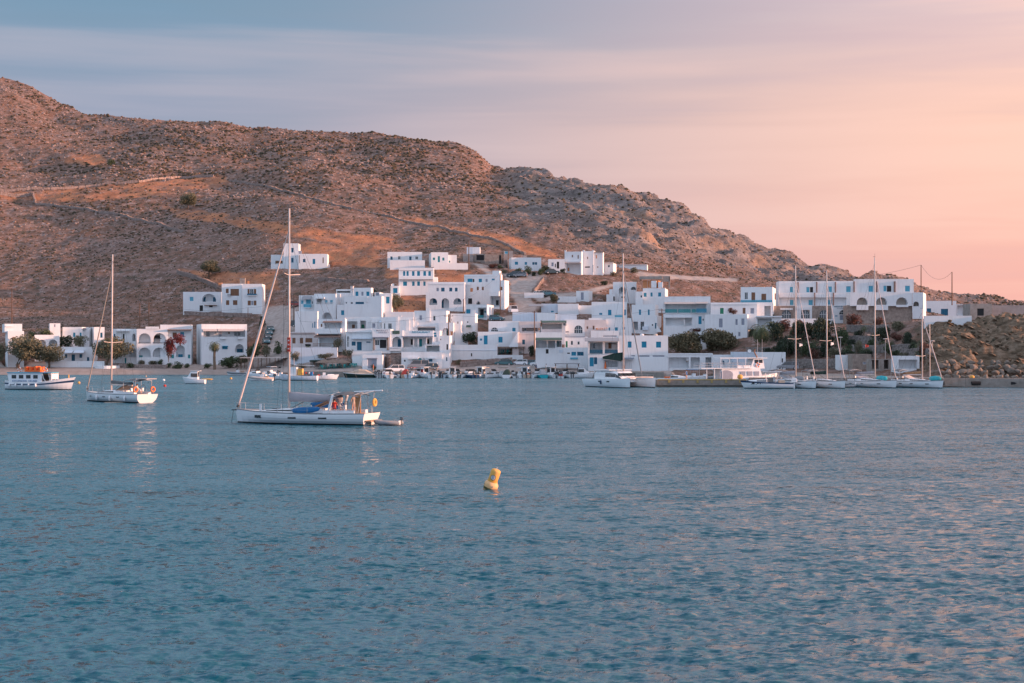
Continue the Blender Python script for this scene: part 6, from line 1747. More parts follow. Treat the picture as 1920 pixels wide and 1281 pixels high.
for px_, k, hm, acc, ph, yd, lb in ((729, 'cuddy', 'gel', 'canvas', 100, 349.5, 'white cuddy boat lying outside the row before the white parked car'), (774, 'bimini', 'bluewall', 'red', 70, 351.5, 'pale blue boat with a red canopy right of the red covered boat'),
        (797, 'cabin', 'gel', 'navy', 120, 352, 'white cabin boat wedged in before the turquoise door'), (815, 'bimini', 'gel', 'canvas', 80, 351.8, 'white boat with cream canopy at the round quay tree'), (848, 'cabin', 'gel', 'bimini', 95, 351.5, 'white cabin boat at the pink bush'),
        (884, 'cuddy', 'navy', 'canvas', 110, 350.8, 'navy-hulled cuddy boat before the long blank wall'), (902, 'cabin', 'gel', 'bimini', 60, 351.8, 'white cabin boat slanting right before the long blank wall'), (951, 'cover', 'gel', 'darkgreen', 85, 351, 'white boat under a dark green tarpaulin beside the green awning boat'),
        (985, 'cabin', 'gel', 'orange', 75, 352, 'white cabin boat left of the orange-trimmed one'), (1016, 'cover', 'turq', 'greycanvas', 100, 351, 'turquoise-hulled boat under a grey cover at the ramp'), (1034, 'cabin', 'gel', 'navy', 120, 351.8, 'white cabin boat at the flat quay shed'), (1051, 'rib', 'greytube', 'red', 90, 350.5, 'grey inflatable with red seat at the flat quay shed')):
    motorboat(k, lb, px_, 708, ph, r_.uniform(4.8, 6.2), 2.1, hm, acc, Yd=yd, motor=k != 'cover')
# behind the pier
motorboat('cuddy', 'white speedboat with an orange board lying behind the pier next to the catamaran', 1262, 717, -20, 6.8, 2.4, 'gel', 'orange', group='boats behind the pier', motor=False)
motorboat('bimini', 'small boat with blue canvas behind the middle of the pier', 1300, 714, 20, 5.5, 2.2, 'gel', 'blue', group='boats behind the pier', motor=False)
motorboat('rib', 'inflatable with grey tube behind the pier beside the tour boat', 1322, 713, 10, 5.5, 2.2, 'greytube', 'blue', group='boats behind the pier', motor=False)

# tour boat with an upper deck
tb = empty('tour_boat', label='large pinkish white tour boat with a lifebuoy on its wheelhouse behind the pier', cat='tour boat')
mb, sht = hull_shape(15.5, 4.4, 2.3, 1.2, tw=.8, full=2.4, rake=1.2, n=16, nk=6, sheer_dip=.35, hm='gel'); mb.build('hull', tb, True); deck_mb(sht, MATS['teak'], -.3).build('deck', tb)
cbm = MB(); quadbox(-1.0, 5.0, 1.8, 1.1, 3.1, 0, -.6); cbm.build('lower_saloon', tb)
for q in range(3):
    for sd_ in (-1, 1):
        g_ = MB(); g_.box((0, 0, 0), (.95, .05, .8), MATS['l']); o = g_.build('window', tb); o.location = (1.0 + 1.35 * q, sd_ * 1.80, 2.2)
w_ = MB(); w_.lathe([(.02, -.06), (1.05, -.05), (1.05, .05), (.02, .06)], (0, 0, 0), MATS['l'], 20, Matrix.Rotation(math.radians(90), 4, 'X')); w_.v = [(x * 1.25, y, z * .8) for x, y, z in w_.v]
o = w_.build('oval_window', tb); o.location = (-2.2, -1.72, 2.0)
c = MB(); c.box((-1.8, 0, 2.2), (3.0, 3.4, 1.8), MATS['gel']); c.build('aft_bulwark', tb)
c = MB(); c.box((-2.2, 0, 3.16), (9.8, 4.0, .12), MATS['gel']); c.build('upper_deck', tb)
cbm = MB(); quadbox(2.6, 5.4, 1.5, 3.1, 4.9, .7, -.3); quadbox(.2, 2.7, 1.5, 3.1, 3.7, 0, 0); cbm.build('wheelhouse', tb)
for q in range(2):
    for sd_ in (-1, 1):
        g_ = MB(); g_.box((0, 0, 0), (.7, .05, .6), MATS['boatglass']); o = g_.build('window', tb); o.location = (3.8 + .85 * q, sd_ * 1.44, 4.4)
c = MB(); c.box((1.2, 0, 5.0), (9.2, 3.6, .12), MATS['gel']); c.build('roof', tb)
c = MB()
for xx_ in (-3.2, -1.6, 0, 1.6):
    for sy in (-1.6, 1.6): c.box((xx_, sy, 4.05), (.08, .08, 1.8), MATS['gel'])
c.build('roof_posts', tb)
c = MB()
for sy in (-1.9, 1.9):
    c.tube([(-7.0, sy, 4.1), (2.4, sy, 4.1)], .03, MATS['metal'], 4); c.tube([(-7.0, sy, 3.65), (2.4, sy, 3.65)], .02, MATS['metal'], 4)
    for q in range(10): c.tube([(-7 + q, sy, 3.2), (-7 + q, sy, 4.1)], .025, MATS['metal'], 4)
c.build('guard_rail', tb)
t_ = MB(); t_.torus((4.0, -1.56, 3.75), .36, .10, MATS['orange'], 'y', 16, 6, MATS['gel']); t_.build('lifebuoy', tb)
c = MB(); c.tube([(4.6, 0, 5.0), (4.0, 0, 6.1), (4.1, 0, 6.6)], .12, MATS['n'], 6); c.build('horn_mast', tb)
c = MB(); c.tube([(5.0, .8, 5.0), (5.0, .8, 8.4)], .03, MATS['metal'], 4); c.tube([(5.2, -.8, 5.0), (5.2, -.8, 8.4)], .03, MATS['metal'], 4); c.build('antenna', tb)
c = MB()
for xx_ in (-6, -4.5, -3): c.box((xx_, -1.8, 2.2), (.09, .09, 1.9), MATS['gel']); c.box((xx_, 1.8, 2.2), (.09, .09, 1.9), MATS['gel'])
c.build('deck_posts', tb)
place_boat(tb, 1376, 723, 15, dz=0)

# speedboat with twin white engines
sp = empty('speedboat', label='white speedboat with a dark splash pattern on the bow and twin white outboards', cat='speedboat')
mb, shs = hull_shape(8.2, 2.6, 1.35, .95, tw=.9, full=2.4, rake=1.0, n=14, hm='gel', stripe=(5, 'navy'), sheer_dip=0); mb.build('hull', sp, True); deck_mb(shs, MATS['deck'], -.08).build('deck', sp)
f_ = loft([(.2, 1.0, .85, 1.0, 1.55), (2.0, .8, .6, 1.1, 1.5), (3.4, .2, .1, 1.3, 1.4)], MATS['gel'], MATS['boatglass'], (0, 1)); f_.build('cuddy', sp)
c = MB(); c.box((-.6, 0, 2.85), (3.2, 2.0, .09), MATS['gel']); c.build('hard_top', sp)
c = MB()
for xx_ in (-1.8, .6):
    for sy in (-.9, .9): c.tube([(xx_ * .6, sy, 1.0), (xx_, sy, 2.85)], .05, MATS['metal'], 5)
c.build('top_frame', sp)
c = MB(); c.box((-.3, 0, 1.4), (.9, 1.1, .9), MATS['bimini']); c.box((-2.2, 0, 1.15), (1.0, 1.8, .5), MATS['beige']); c.build('console', sp)
for sd_ in (-1, 1):
    c = MB()
    for q, (a_, b_, s_) in enumerate(((3.0, .85, .34), (2.65, .95, .42), (2.25, .82, .36), (1.9, .92, .26), (1.5, .84, .18), (1.1, .86, .12))):
        i = min(range(len(shs)), key=lambda i: abs(shs[i][0] - a_)); yy_ = shs[i][1]
        c.lathe([(.01, 0), (s_ * .7, .01), (s_ * .75, .03), (.01, .04)], (a_, sd_ * (yy_ * .93 + .02), b_), MATS['k'], 7, None)
    vs = [Vector(v) for v in c.v]
    c = MB()
    for q, (a_, b_, s_) in enumerate(((3.0, .85, .34), (2.65, .95, .42), (2.25, .82, .36), (1.9, .92, .26), (1.5, .84, .18), (1.1, .86, .12))):
        i = min(range(len(shs) - 1), key=lambda i: abs(shs[i][0] - a_)); yy_ = shs[i][1]
        c.box((a_, sd_ * (yy_ * .95), b_), (s_, .12, s_ * .8), MATS['k'], rz=sd_ * -.45)
    c.build('bow_pattern', sp)
for q in (-.4, .4): outboard(sp, (-4.15, q, .8), 1.6, 'gel')
place_boat(sp, 1441, 728.5, 176)
dinghy('grey inflatable dinghy floating right of the yacht with the black sail bag', 1592, 727, 10, 2.3, 'greytube')

# buoys
def buoy_small(px, py, m, label, R_=.28):
    b = MB(); b.lathe([(.02, -.2), (R_ * .8, -.12), (R_, .06), (R_ * .75, .25), (.03, .34)], (0, 0, .05), MATS[m], 10); b.tube([(0, 0, .35), (0, 0, .5)], .03, MATS['darkmetal'], 5)
    o = b.build('mooring_buoy', None, True); tag(o, label, 'buoy', 'small mooring buoys'); place_boat(o, px, py, 0); return o
buoy_small(148, 719, 'yellow', 'small yellow buoy between passenger boat and left yacht')
buoy_small(307, 714, 'gel', 'small white buoy right of the left yacht')
buoy_small(309, 725, 'red', 'small red buoy right of the left yacht')
buoy_small(274, 707, 'beige', 'tiny pale buoy near the beach above the left yacht', .2)
buoy_small(433, 711, 'yellow', 'small yellow buoy left of the moored inflatables')
buoy_small(848, 708.5, 'yellow', 'tiny yellow buoy below the quay boats', .16)
by = empty('marker_buoy', label='large tilted yellow marker buoy with a round emblem in the foreground water', cat='buoy')
Yb = 24000 / (917 - CY)
k = 1.0
b = MB(); b.lathe([(.10, -.35), (.34, -.2), (.37, .0), (.40, .12), (.40, .22), (.34, .33), (.27, .385), (.24, .41)], (0, 0, 0), mat('peach', (.84, .50, .24), .65, .3, var=.2, vscale=5, weather=.4, dirt=(.60, .42, .28)), 28); b.build('float', by, True)
b = MB(); b.lathe([(.24, .40), (.262, .44), (.272, .62), (.272, .98), (.25, 1.06), (.17, 1.10), (.02, 1.115)], (0, 0, 0), MATS['yellow'], 28); b.build('cylinder_top', by, True)
b = MB(); b.lathe([(.285, .405), (.29, .42), (.285, .44), (.27, .445)], (0, 0, 0), mat('yellow2', (.62, .34, .05), .6, .3), 24); b.build('collar', by, True)
def disc(r0, r1, m, name, dd):
    b = MB(); n = 20; vs = []; fs = []
    for rr_ in (r0, r1):
        for i in range(n):
            a = 6.2832 * i / n; u = rr_ * math.cos(a); vs.append((math.sin(u / .272) * (.272 + dd), -math.cos(u / .272) * (.272 + dd), .66 + rr_ * math.sin(a)))
    for i in range(n): fs.append((i, (i + 1) % n, n + (i + 1) % n, n + i))
    b.mesh(vs, fs, m); return b.build(name, by)
b = MB(); b.lathe([(.352, -.10), (.378, -.06), (.384, .02), (.378, .06), (.37, .07)], (0, 0, 0), mat('weed', (.16, .13, .05), .9, .2, col2=(.05, .06, .03), vscale=14), 28); b.build('weed_line', by, True)
b = MB(); b.torus((0, 0, 1.15), .06, .014, MATS['metal'], 'x', 12, 5); b.build('lifting_ring', by)
for a_ in (-1.2, .4, 2.0, 3.6):
    b = MB(); b.box((.385 * math.cos(a_), .385 * math.sin(a_), .17), (.05, .05, .09), MATS['rope'], rz=a_); b.build('rope_lug', by)
em = empty('emblem', (0, 0, 0)); em.parent = by
for args in ((.115, .145, MATS['navy'], 'emblem_ring', .006), (.08, .115, MATS['gel'], 'emblem_ring', .006), (.05, .08, MATS['navy'], 'emblem_ring', .006), (.025, .05, MATS['gel'], 'emblem_ring', .006), (.001, .025, MATS['navy'], 'emblem_ring', .006)):
    disc(*args)
em.rotation_euler = (0, 0, 0)
bpy.data.objects.remove(em)
by.location = W(919, 917, Yb) ; by.location.z = 0.06
by.rotation_euler = (math.radians(5), math.radians(20), math.radians(-8)); by.scale = (.98, .98, .98)
# ------------------------------------------------------------------ trees, palms, bushes
mat('bark', (.20, .145, .11), .95, .1, var=.35, vscale=6)
mat('leaf_olive', (.21, .20, .13), .7, .2, col2=(.10, .10, .065), vscale=1.3)
mat('leaf_round', (.20, .175, .11), .7, .2, col2=(.075, .075, .045), vscale=.9)
mat('leaf_green', (.10, .13, .065), .7, .2, col2=(.045, .065, .035), vscale=1.3)
mat('leaf_dark', (.055, .075, .045), .7, .2, col2=(.025, .038, .026), vscale=1.3)
mat('leaf_tamarisk', (.24, .215, .15), .8, .1, col2=(.13, .12, .08), vscale=1.3)
mat('leaf_red', (.24, .05, .045), .7, .2, col2=(.13, .03, .03), vscale=1.5)
mat('leaf_dullred', (.20, .07, .06), .7, .2, col2=(.07, .06, .04), vscale=1.5)
mat('leaf_palm', (.14, .155, .075), .65, .25, col2=(.07, .085, .045), vscale=1.5)
mat('palm_trunk', (.26, .19, .14), .95, .1, var=.4, vscale=7, stretch=(1, 1, 3))
def leaf_cloud(n, lobes, size, rs, flat=.8):
    """many small leaf faces gathered in clumps inside the lobes (x,y,z,r)"""
    V = np.zeros((n, 4, 3)); 
    w = np.array([l[3] ** 2 for l in lobes]); w = w / w.sum()
    li = rs.choice(len(lobes), n, p=w)
    L_ = np.array(lobes)[li]
    d = rs.normal(size=(n, 3)); d /= np.linalg.norm(d, axis=1)[:, None]
    # clumps: snap directions to a set of twigs
    tw = rs.normal(size=(26, 3)); tw /= np.linalg.norm(tw, axis=1)[:, None]
    d = d * .55 + tw[rs.integers(0, 26, n)] * .75; d /= np.linalg.norm(d, axis=1)[:, None]
    rr = L_[:, 3] * (.45 + .62 * rs.random(n) ** .6)
    c = L_[:, :3] + d * rr[:, None] * np.array([1, 1, flat])
    u = rs.normal(size=(n, 3)); u /= np.linalg.norm(u, axis=1)[:, None]
    v = np.cross(u, rs.normal(size=(n, 3))); v /= np.linalg.norm(v, axis=1)[:, None]
    s = size * (.6 + .8 * rs.random(n))[:, None]
    V[:, 0] = c - u * s - v * s * .5; V[:, 1] = c + u * s - v * s * .45; V[:, 2] = c + u * s * .8 + v * s * .5; V[:, 3] = c - u * s * .8 + v * s * .5
    f = np.arange(n * 4).reshape(n, 4)
    return V.reshape(-1, 3), f
def tree_proto(seed, leaf, n=1500, lean=0.0, multi=1, size=.14, bush=False, sparse=0):
    """unit tree: height 1, width 1"""
    rs = np.random.default_rng(seed); lobes = []
    nl = 8 if bush else 12
    for i in range(nl):
        a = rs.random() * 6.28; r = .30 * rs.random() ** .5
        lobes.append((r * math.cos(a) + lean * .3, r * math.sin(a), (.42 if bush else .57) + rs.uniform(-.2, .2), rs.uniform(.19, .28)))
    for i in range(sparse): 
        a = rs.random() * 6.28; lobes.append((.4 * math.cos(a), .4 * math.sin(a), rs.uniform(.45, .9), .08))
    v, f = leaf_cloud(n, lobes, size * .2, rs)
    me = np_mesh('crown', v, f, MATS[leaf], False)
    tb_ = MB()
    if bush:
        for i in range(3): a = 2.1 * i; tb_.tube([(0, 0, -.15), (.12 * math.cos(a), .12 * math.sin(a), .45)], [.03, .015], MATS['bark'], 5)
    else:
        for i in range(multi):
            ox = (i - (multi - 1) / 2) * .10
            tb_.tube([(ox * .3, 0, -.2), (ox * .6 - lean * .1, .01, .12), (ox + lean * .1, 0, .32), (ox * 1.3 + lean * .3, 0, .5)], [.045, .038, .03, .022], MATS['bark'], 7)
        for l in lobes[:8]: tb_.tube([(lean * .1, 0, .32), ((lean * .1 + l[0]) / 2 + .02, l[1] / 2, .45), (l[0], l[1], l[2])], [.022, .014, .006], MATS['bark'], 5)
    return me, tb_.build('trunk', None, True, True)
PROT = {}
for k_, (leaf, kw) in {'olive': ('leaf_olive', dict(n=7000, multi=2, size=.095)), 'olive2': ('leaf_olive', dict(n=7000, lean=.6, multi=2, size=.095)), 'olive3': ('leaf_olive', dict(n=7000, lean=-.4, size=.095)),
        'round': ('leaf_round', dict(n=9000, bush=True, size=.095)), 'dark': ('leaf_dark', dict(n=1800, bush=True, size=.15)), 'bush': ('leaf_green', dict(n=1100, bush=True, size=.16)), 'bush2': ('leaf_olive', dict(n=1100, bush=True, size=.16)),
        'tamarisk': ('leaf_tamarisk', dict(n=1600, size=.13, sparse=4)), 'red': ('leaf_red', dict(n=900, bush=True, size=.16)), 'dullred': ('leaf_dullred', dict(n=1400, bush=True, size=.15)), 'dry': ('leaf_tamarisk', dict(n=900, bush=True, size=.16))}.items():
    PROT[k_] = [tree_proto(hash(k_) % 1000 if False else sum(map(ord, k_)) + 31 * j, leaf, **kw) for j in range(3)]
_tc = [0]
w_ok = lambda w: w > 60
def tree(kind, px, pb, wpx, hpx, label, group='trees and bushes of the shore', cat=None, Yd=None, rot=None, name=None):
    p = seen(px, pb) if Yd is None else W(px, pb, Yd)
    s = p.y / F; w, h = wpx * s, hpx * s
    cr, tk = PROT[kind][0 if kind == 'round' and w_ok(wpx) else _tc[0] % 3]; _tc[0] += 1
    bushy = kind in ('dark', 'bush', 'bush2', 'red', 'dullred', 'dry')
    nm = name or ('shrub' if bushy else 'tree')
    rz = rot if rot is not None else (_tc[0] * 2.4) % 6.28
    if kind == 'olive2': rz = 0
    r = empty(nm, p, rz, label, cat or ('shrub' if bushy else 'tree'), group)
    inst('crown', cr, r, (0, 0, 0 if not bushy else -h * .12), (0, 0, 0), (w * 1.12, w * 1.12, h * (1.15 if not bushy else 1.3)))
    inst('trunk', tk, r, (0, 0, 0), (0, 0, 0), (w * .8, w * .8, h * 1.05))
    return r
def palm(px, pb, hpx, cpx, label, nf=34, droop=1.0, thick=.22, fronds_up=.5, Yd=None):
    p = seen(px, pb) if Yd is None else W(px, pb, Yd)
    s = p.y / F; H_, R_ = hpx * s, cpx * s / 2
    r = empty('palm_tree', p, 0, label, 'palm tree', 'palm trees')
    t_ = MB(); n = 9
    t_.tube([(.04 * math.sin(i), 0, -.6 + (H_ + .2) * i / n) for i in range(n + 1)], [thick * (1.25 - .35 * i / n) + (.02 if i % 2 else 0) for i in range(n + 1)], MATS['palm_trunk'], 9); t_.build('trunk', r, True)
    rs = random.Random(int(px)); f_ = MB()
    for k in range(nf):
        a = 2.4 * k + rs.uniform(-.2, .2); el = 1.25 - 1.75 * (k / nf) ** fronds_up * droop; l = R_ * rs.uniform(.9, 1.2)
        pts = []; seg_ = 6
        x = z = 0; e = el
        for i in range(seg_ + 1):
            pts.append((x, z)); x += l / seg_ * math.cos(e); z += l / seg_ * math.sin(e); e -= (.30 + .1 * rs.random()) * droop
        ca, sa = math.cos(a), math.sin(a)
        for i in range(seg_):
            (x0, z0), (x1, z1) = pts[i], pts[i + 1]
            w0 = R_ * .17 * math.sin(math.pi * (i + .25) / (seg_ + .4)); 
            for sd_ in (-1, 1):
                for q in range(2):
                    fx = (q + .1) / 2; gx = (q + .75) / 2
                    xa, za = x0 + (x1 - x0) * fx, z0 + (z1 - z0) * fx; xb, zb = x0 + (x1 - x0) * gx, z0 + (z1 - z0) * gx
                    xc, zc_ = xb + l * .05, zb - w0 * .55
                    P3 = lambda x_, y_, z_: (x_ * ca - y_ * sa, x_ * sa + y_ * ca, z_ + H_)
                    f_.face([P3(xa, 0, za), P3(xb, 0, zb), P3(xc, sd_ * w0, zc_)], MATS['leaf_palm'])
    f_.build('fronds', r)
    return r
# left shore
tree('olive2', 36, 691, 66, 56, 'big leaning olive tree behind the passenger boat')
tree('olive', 92, 690, 56, 44, 'olive tree right of the big leaning one')
tree('olive', -2, 690, 30, 48, 'olive tree cut by the left edge of the photo')
tree('olive3', 202, 688, 72, 52, 'olive tree in the white ring planter on the beach')
tree('bush', 62, 640, 28, 22, 'green bush against the flat-roofed house, left part', Yd=417)
tree('bush', 86, 640, 34, 28, 'larger green bush against the flat-roofed house', Yd=416)
tree('dark', 122, 655, 26, 28, 'dark bush between two-arch house and cubic house', Yd=408)
tree('bush2', 150, 652, 32, 24, 'grey-green bush in front of the cubic house', Yd=407)
tree('red', 318, 662, 22, 30, 'upper red bougainvillea climbing the arcaded building', Yd=388, cat='bougainvillea'); tree('red', 338, 645, 32, 20, 'red bougainvillea cascade spreading right over the arcade', Yd=387, cat='bougainvillea'); tree('dullred', 316, 672, 17, 44, 'dark stem part of the bougainvillea between the arches', Yd=388.5, cat='bougainvillea')
for i, (x, b_, w_, h_, k) in enumerate([(268, 684, 18, 10, 'bush2'), (288, 684, 18, 9, 'bush2'), (301, 684, 11, 12, 'bush'), (317, 690, 14, 12, 'bush'), (333, 691, 22, 15, 'bush'), (351, 690, 12, 10, 'bush'), (389, 691, 17, 12, 'bush'), (372, 680, 11, 12, 'bush')]):
    tree(k, x, b_, w_, h_, 'low garden bush number place %s along the foot of the arcaded building' % ['far left', 'second', 'third under the arch', 'fourth by the low wall', 'largest', 'right of the largest', 'beside the palm', 'by the small stair'][i] if False else ['low pale bush under the left arches', 'low pale bush under the middle arches', 'round bush beside the blue arch door', 'small bush on the low beach wall', 'wide bush on the low beach wall', 'bush right of the wide beach-wall bush', 'round bush left of the tall palm', 'bush by the small white stair'][i])
palm(402, 693, 48, 34, 'tall palm tree in front of the long-terrace building', 44, 1.1, .3)
for x_, b_, w_, h_, k_, lb_ in ((150, 688, 22, 12, 'bush2', 'low bush in front of the garden wall of the waterfront cottage'), (244, 690, 16, 12, 'bush', 'bush at the left end of the low beach wall'), (545, 664, 18, 16, 'bush2', 'bush at the corner of the pink-fronted house'), (566, 690, 20, 10, 'dry', 'dry bush in front of the dark lean-to'), (700, 694, 12, 12, 'bush', 'small bush beside the garage'), (860, 684, 14, 12, 'dry', 'dry bush left of the rubble bank'), (910, 662, 12, 14, 'bush', 'bush at the bright blue door'), (958, 660, 12, 12, 'bush', 'bush above the brushwood shade'), (996, 668, 12, 22, 'dark', 'dark creeper at the ramp pole'), (1225, 640, 14, 16, 'bush', 'bush on the terrace above the slit-window block'), (1168, 560, 12, 10, 'bush', 'bush beside the arched house'), (700, 556, 14, 14, 'dark', 'dark bush right of the blue gate'), (1400, 600, 14, 12, 'bush', 'bush behind the roof terrace of the parapet house')):
    tree(k_, x_, b_, w_, h_, lb_)
tree('bush', 432, 690, 44, 27, 'wide green bush right of the tall palm')
tree('olive', 452, 688, 22, 20, 'small tree at the right end of the beach')
tree('bush', 478, 668, 34, 28, 'green trees at the foot of the village road, left', Yd=395)
tree('bush2', 500, 668, 22, 24, 'light bush at the foot of the village road, middle', Yd=395)
tree('bush', 521, 662, 18, 26, 'bush at the right side of the village road', Yd=396)
tree('dark', 492, 612, 14, 22, 'dark conical tree beside the parked road cars', Yd=430)
tree('dry', 555, 675, 22, 20, 'dry bush left of the beach bar', Yd=384); tree('bush', 580, 668, 15, 22, 'tall narrow bush above the beach bar', Yd=386)
tree('tamarisk', 634, 660, 18, 26, 'feathery tamarisk before the brown-awning house', Yd=387); tree('tamarisk', 652, 676, 20, 20, 'feathery tamarisk above the thatched shelter', Yd=381)
tree('dry', 610, 672, 34, 12, 'dry creeper on the bank above the beach bar', Yd=383)
tree('dark', 708, 692, 16, 16, 'dark shrub beside the grey garage door', Yd=375)
palm(650, 572, 16, 22, 'small palm on the roof terrace of the upper house', 26, 1.1, .16, Yd=436)
tree('dark', 697, 592, 14, 18, 'small dark tree on the sunlit terrace', Yd=424)
tree('olive', 745, 590, 26, 36, 'grey-green olive on the dry plot in mid village')
tree('bush', 765, 556, 24, 14, 'bush under the blue-shutter house, left', Yd=446); tree('dark', 787, 556, 30, 18, 'dark bush under the blue-shutter house, right', Yd=446)
tree('round', 792, 692, 22, 30, 'round tree on the quay by the turquoise door', Yd=372)
tree('dullred', 831, 692, 20, 16, 'pinkish flowering bush at the slit-window tower', Yd=374)
tree('dark', 882, 645, 28, 27, 'dark green tree left of the bright blue door', Yd=389)
tree('bush', 834, 585, 14, 8, 'low bush before the three-arch house', Yd=432)
tree('bush', 931, 598, 14, 14, 'round bush beside the small blue car', Yd=412)
for i, (x, b_, w_, h_, k) in enumerate([(972, 514, 16, 14, 'bush'), (988, 514, 20, 18, 'bush'), (1000, 518, 10, 10, 'dark'), (1014, 516, 14, 16, 'bush'), (1024, 512, 16, 14, 'dark'), (946, 512, 14, 8, 'dry'), (925, 503, 18, 10, 'dullred'), (938, 503, 12, 8, 'bush')]):
    tree(k, x, b_, w_, h_, ['left round bush below the upper white house', 'large round bush below the upper white house', 'small dark bush at the upper road bend', 'round bush right of the road bend', 'dark bush left of the small hut by the villa', 'orange dry bush by the ruined barn', 'reddish bush below the ruined barn', 'green bush below the ruined barn'][i])
tree('round', 1037, 570, 19, 20, 'round tree beside the white cars on the dirt track')
tree('dark', 1055, 502, 11, 13, 'upper round bush at the villa corner'); tree('dark', 1056, 513, 11, 10, 'lower round bush at the villa corner')
tree('dullred', 1130, 514, 11, 24, 'purple bougainvillea on the villa wall', cat='bougainvillea')
tree('bush2', 1188, 512, 19, 12, 'wind-bent tree before the long ridge house'); tree('dark', 1133, 535, 12, 9, 'small dark bush below the villa'); tree('dry', 1150, 518, 16, 10, 'dry bushes right of the villa')
tree('round', 1281, 668, 68, 58, 'left of the two big round trees above the harbour arcade', Yd=380.5); tree('round', 1350, 668, 70, 64, 'right of the two big round trees above the harbour arcade', Yd=380)
tree('dullred', 1304, 624, 22, 10, 'red flowers behind the left round tree', Yd=392, cat='bougainvillea'); tree('dullred', 1375, 590, 20, 14, 'dark leafless shrub on the white roof terrace', Yd=392)
palm(1428, 662, 46, 62, 'wide drooping palm right of the round trees', 60, 1.15, .3, Yd=368)
_g = [(1452, 640, 34, 40, 'dark'), (1470, 622, 36, 26, 'dullred'), (1478, 668, 40, 46, 'dark'), (1508, 640, 40, 40, 'dark'), (1500, 615, 26, 18, 'dullred'), (1515, 668, 38, 36, 'bush'), (1545, 640, 40, 48, 'dark'), (1552, 668, 36, 34, 'dark'), (1578, 650, 30, 44, 'bush'),
      (1600, 612, 34, 26, 'dullred'), (1622, 606, 36, 22, 'red'), (1645, 612, 24, 20, 'dullred'), (1592, 668, 28, 24, 'bush'), (1612, 640, 22, 24, 'dark'), (1625, 668, 26, 18, 'bush'), (1655, 640, 26, 30, 'dark'), (1668, 662, 24, 22, 'bush'), (1685, 620, 30, 20, 'bush2'), (1700, 650, 22, 30, 'dark'), (1437, 668, 24, 18, 'dark'), (1680, 668, 24, 14, 'bush')]
_gl = ['dark shrub just right of the wide palm', 'reddish shrub under the left end of the hotel wall', 'tall dark shrub left of the slanted forestay', 'dark shrub below the second hotel arch', 'red-flowering shrub below the second hotel arch', 'green shrub on the middle garden terrace', 'tall dark shrub behind the mast with pennants', 'dark shrub low behind the black sail bag', 'green shrub left of the street lamp', 'reddish shrub left of the red bougainvillea', 'red bougainvillea under the hotel balconies', 'reddish shrub right of the red bougainvillea', 'green shrub right of the street lamp', 'dark shrub on the upper terrace by the tallest mast', 'green shrub above the harbour bar roof', 'dark shrub right of the tallest mast', 'green shrub at the forestay of the tallest-masted yacht', 'grey-green shrub at the start of the cliff', 'dark shrub at the start of the cliff', 'dark shrub at the foot of the wide palm', 'green shrub above the right end of the bar']
for (x, b_, w_, h_, k), lb in zip(_g, _gl): tree(k, x, b_, w_, h_, lb, 'garden shrubs of the hotel terraces')
_rg = random.Random(12)
for q_ in range(26):
    x_ = 1450 + (1740 - 1450) * (q_ + _rg.random()) / 26; b_ = _rg.choice((628, 640, 652, 664, 674)) + _rg.uniform(-4, 4)
    if x_ > 1700: b_ = max(b_, 640)
    tree(_rg.choice(('dark', 'dark', 'bush', 'bush2', 'dullred')), x_, b_, _rg.uniform(16, 30), _rg.uniform(14, 28), 'shrub filling the terraced garden between the hotel and the harbour bar', 'filling shrubs of the terraced garden')
palm(1718, 662, 16, 30, 'small palm at the foot of the cliff', 26, 1.0, .16)
palm(1620, 640, 26, 22, 'slim palm on the hotel terrace', 26, 1.0, .16)
tree('olive', 352, 392, 30, 30, 'lone tree on the open hillside beside the orange field', 'lone trees on the hill'); tree('olive', 392, 520, 42, 30, 'large lone bush above the wooden-shutter house', 'lone trees on the hill')
tree('bush', 208, 310, 16, 14, 'small tree beside the orange scar high on the hill', 'lone trees on the hill')
tree('bush2', 1000, 545, 8, 6, 'small bush on the dirt track bank')
# rock heap on the skyline
def rocks_mesh(n, seed):
    out = []; 
    for vs, fs in lump_templates(n, 2, .72, .11, seed):
        r = np.random.default_rng(seed + len(out)); vs = vs * np.array([1, .8, 1]) 
        for _ in range(9):   # chop flat faces
            d = r.normal(size=3); d /= np.linalg.norm(d); h = vs @ d; k = .50
            vs = vs - np.maximum(h - k, 0)[:, None] * d
        out.append(np_mesh('boulder', vs, fs, mat('boulder', (.26, .215, .18), .9, .2, col2=(.12, .10, .08), vscale=.9, bump=.12, bscale=2), False))
    return out
BLD = rocks_mesh(7, 40)
rb_ = random.Random(9)
def boulder(x, y, z, s, label, group):
    o = inst('boulder', BLD[rb_.randrange(7)], None, (x, y, z), (rb_.uniform(-.3, .3), rb_.uniform(-.3, .3), rb_.uniform(0, 6.28)), (s * rb_.uniform(.9, 1.5), s, s * rb_.uniform(.7, 1.0)))
    tag(o, label, 'boulder', group); return o
for tier, (yy_, zz_, n_) in enumerate(((284.5, 1.6, 17), (287.5, 2.5, 17), (291, 3.4, 16), (294.5, 4.1, 14))):
    for i in range(n_):
        px_ = 1752 + (2000 - 1752) * (i + rb_.uniform(.2, .8)) / n_ + tier * 3
        y_ = yy_ + rb_.uniform(-.5, .5); x_ = (px_ - CX) / F * y_
        boulder(x_, y_, zz_ + rb_.uniform(-.2, .15), rb_.uniform(.75, 1.15), 'grey boulder in the %s of the breakwater behind the right-hand pier' % ['lowest row', 'second row', 'third row', 'top row'][tier], 'boulders of the right-hand breakwater, %s' % ['lowest row', 'second row', 'third row', 'top row'][tier])
p = seen(314, 231); o = boulder(p.x, p.y, p.z + .4, 1.3, 'single rounded rock outcrop standing up on the skyline', None)
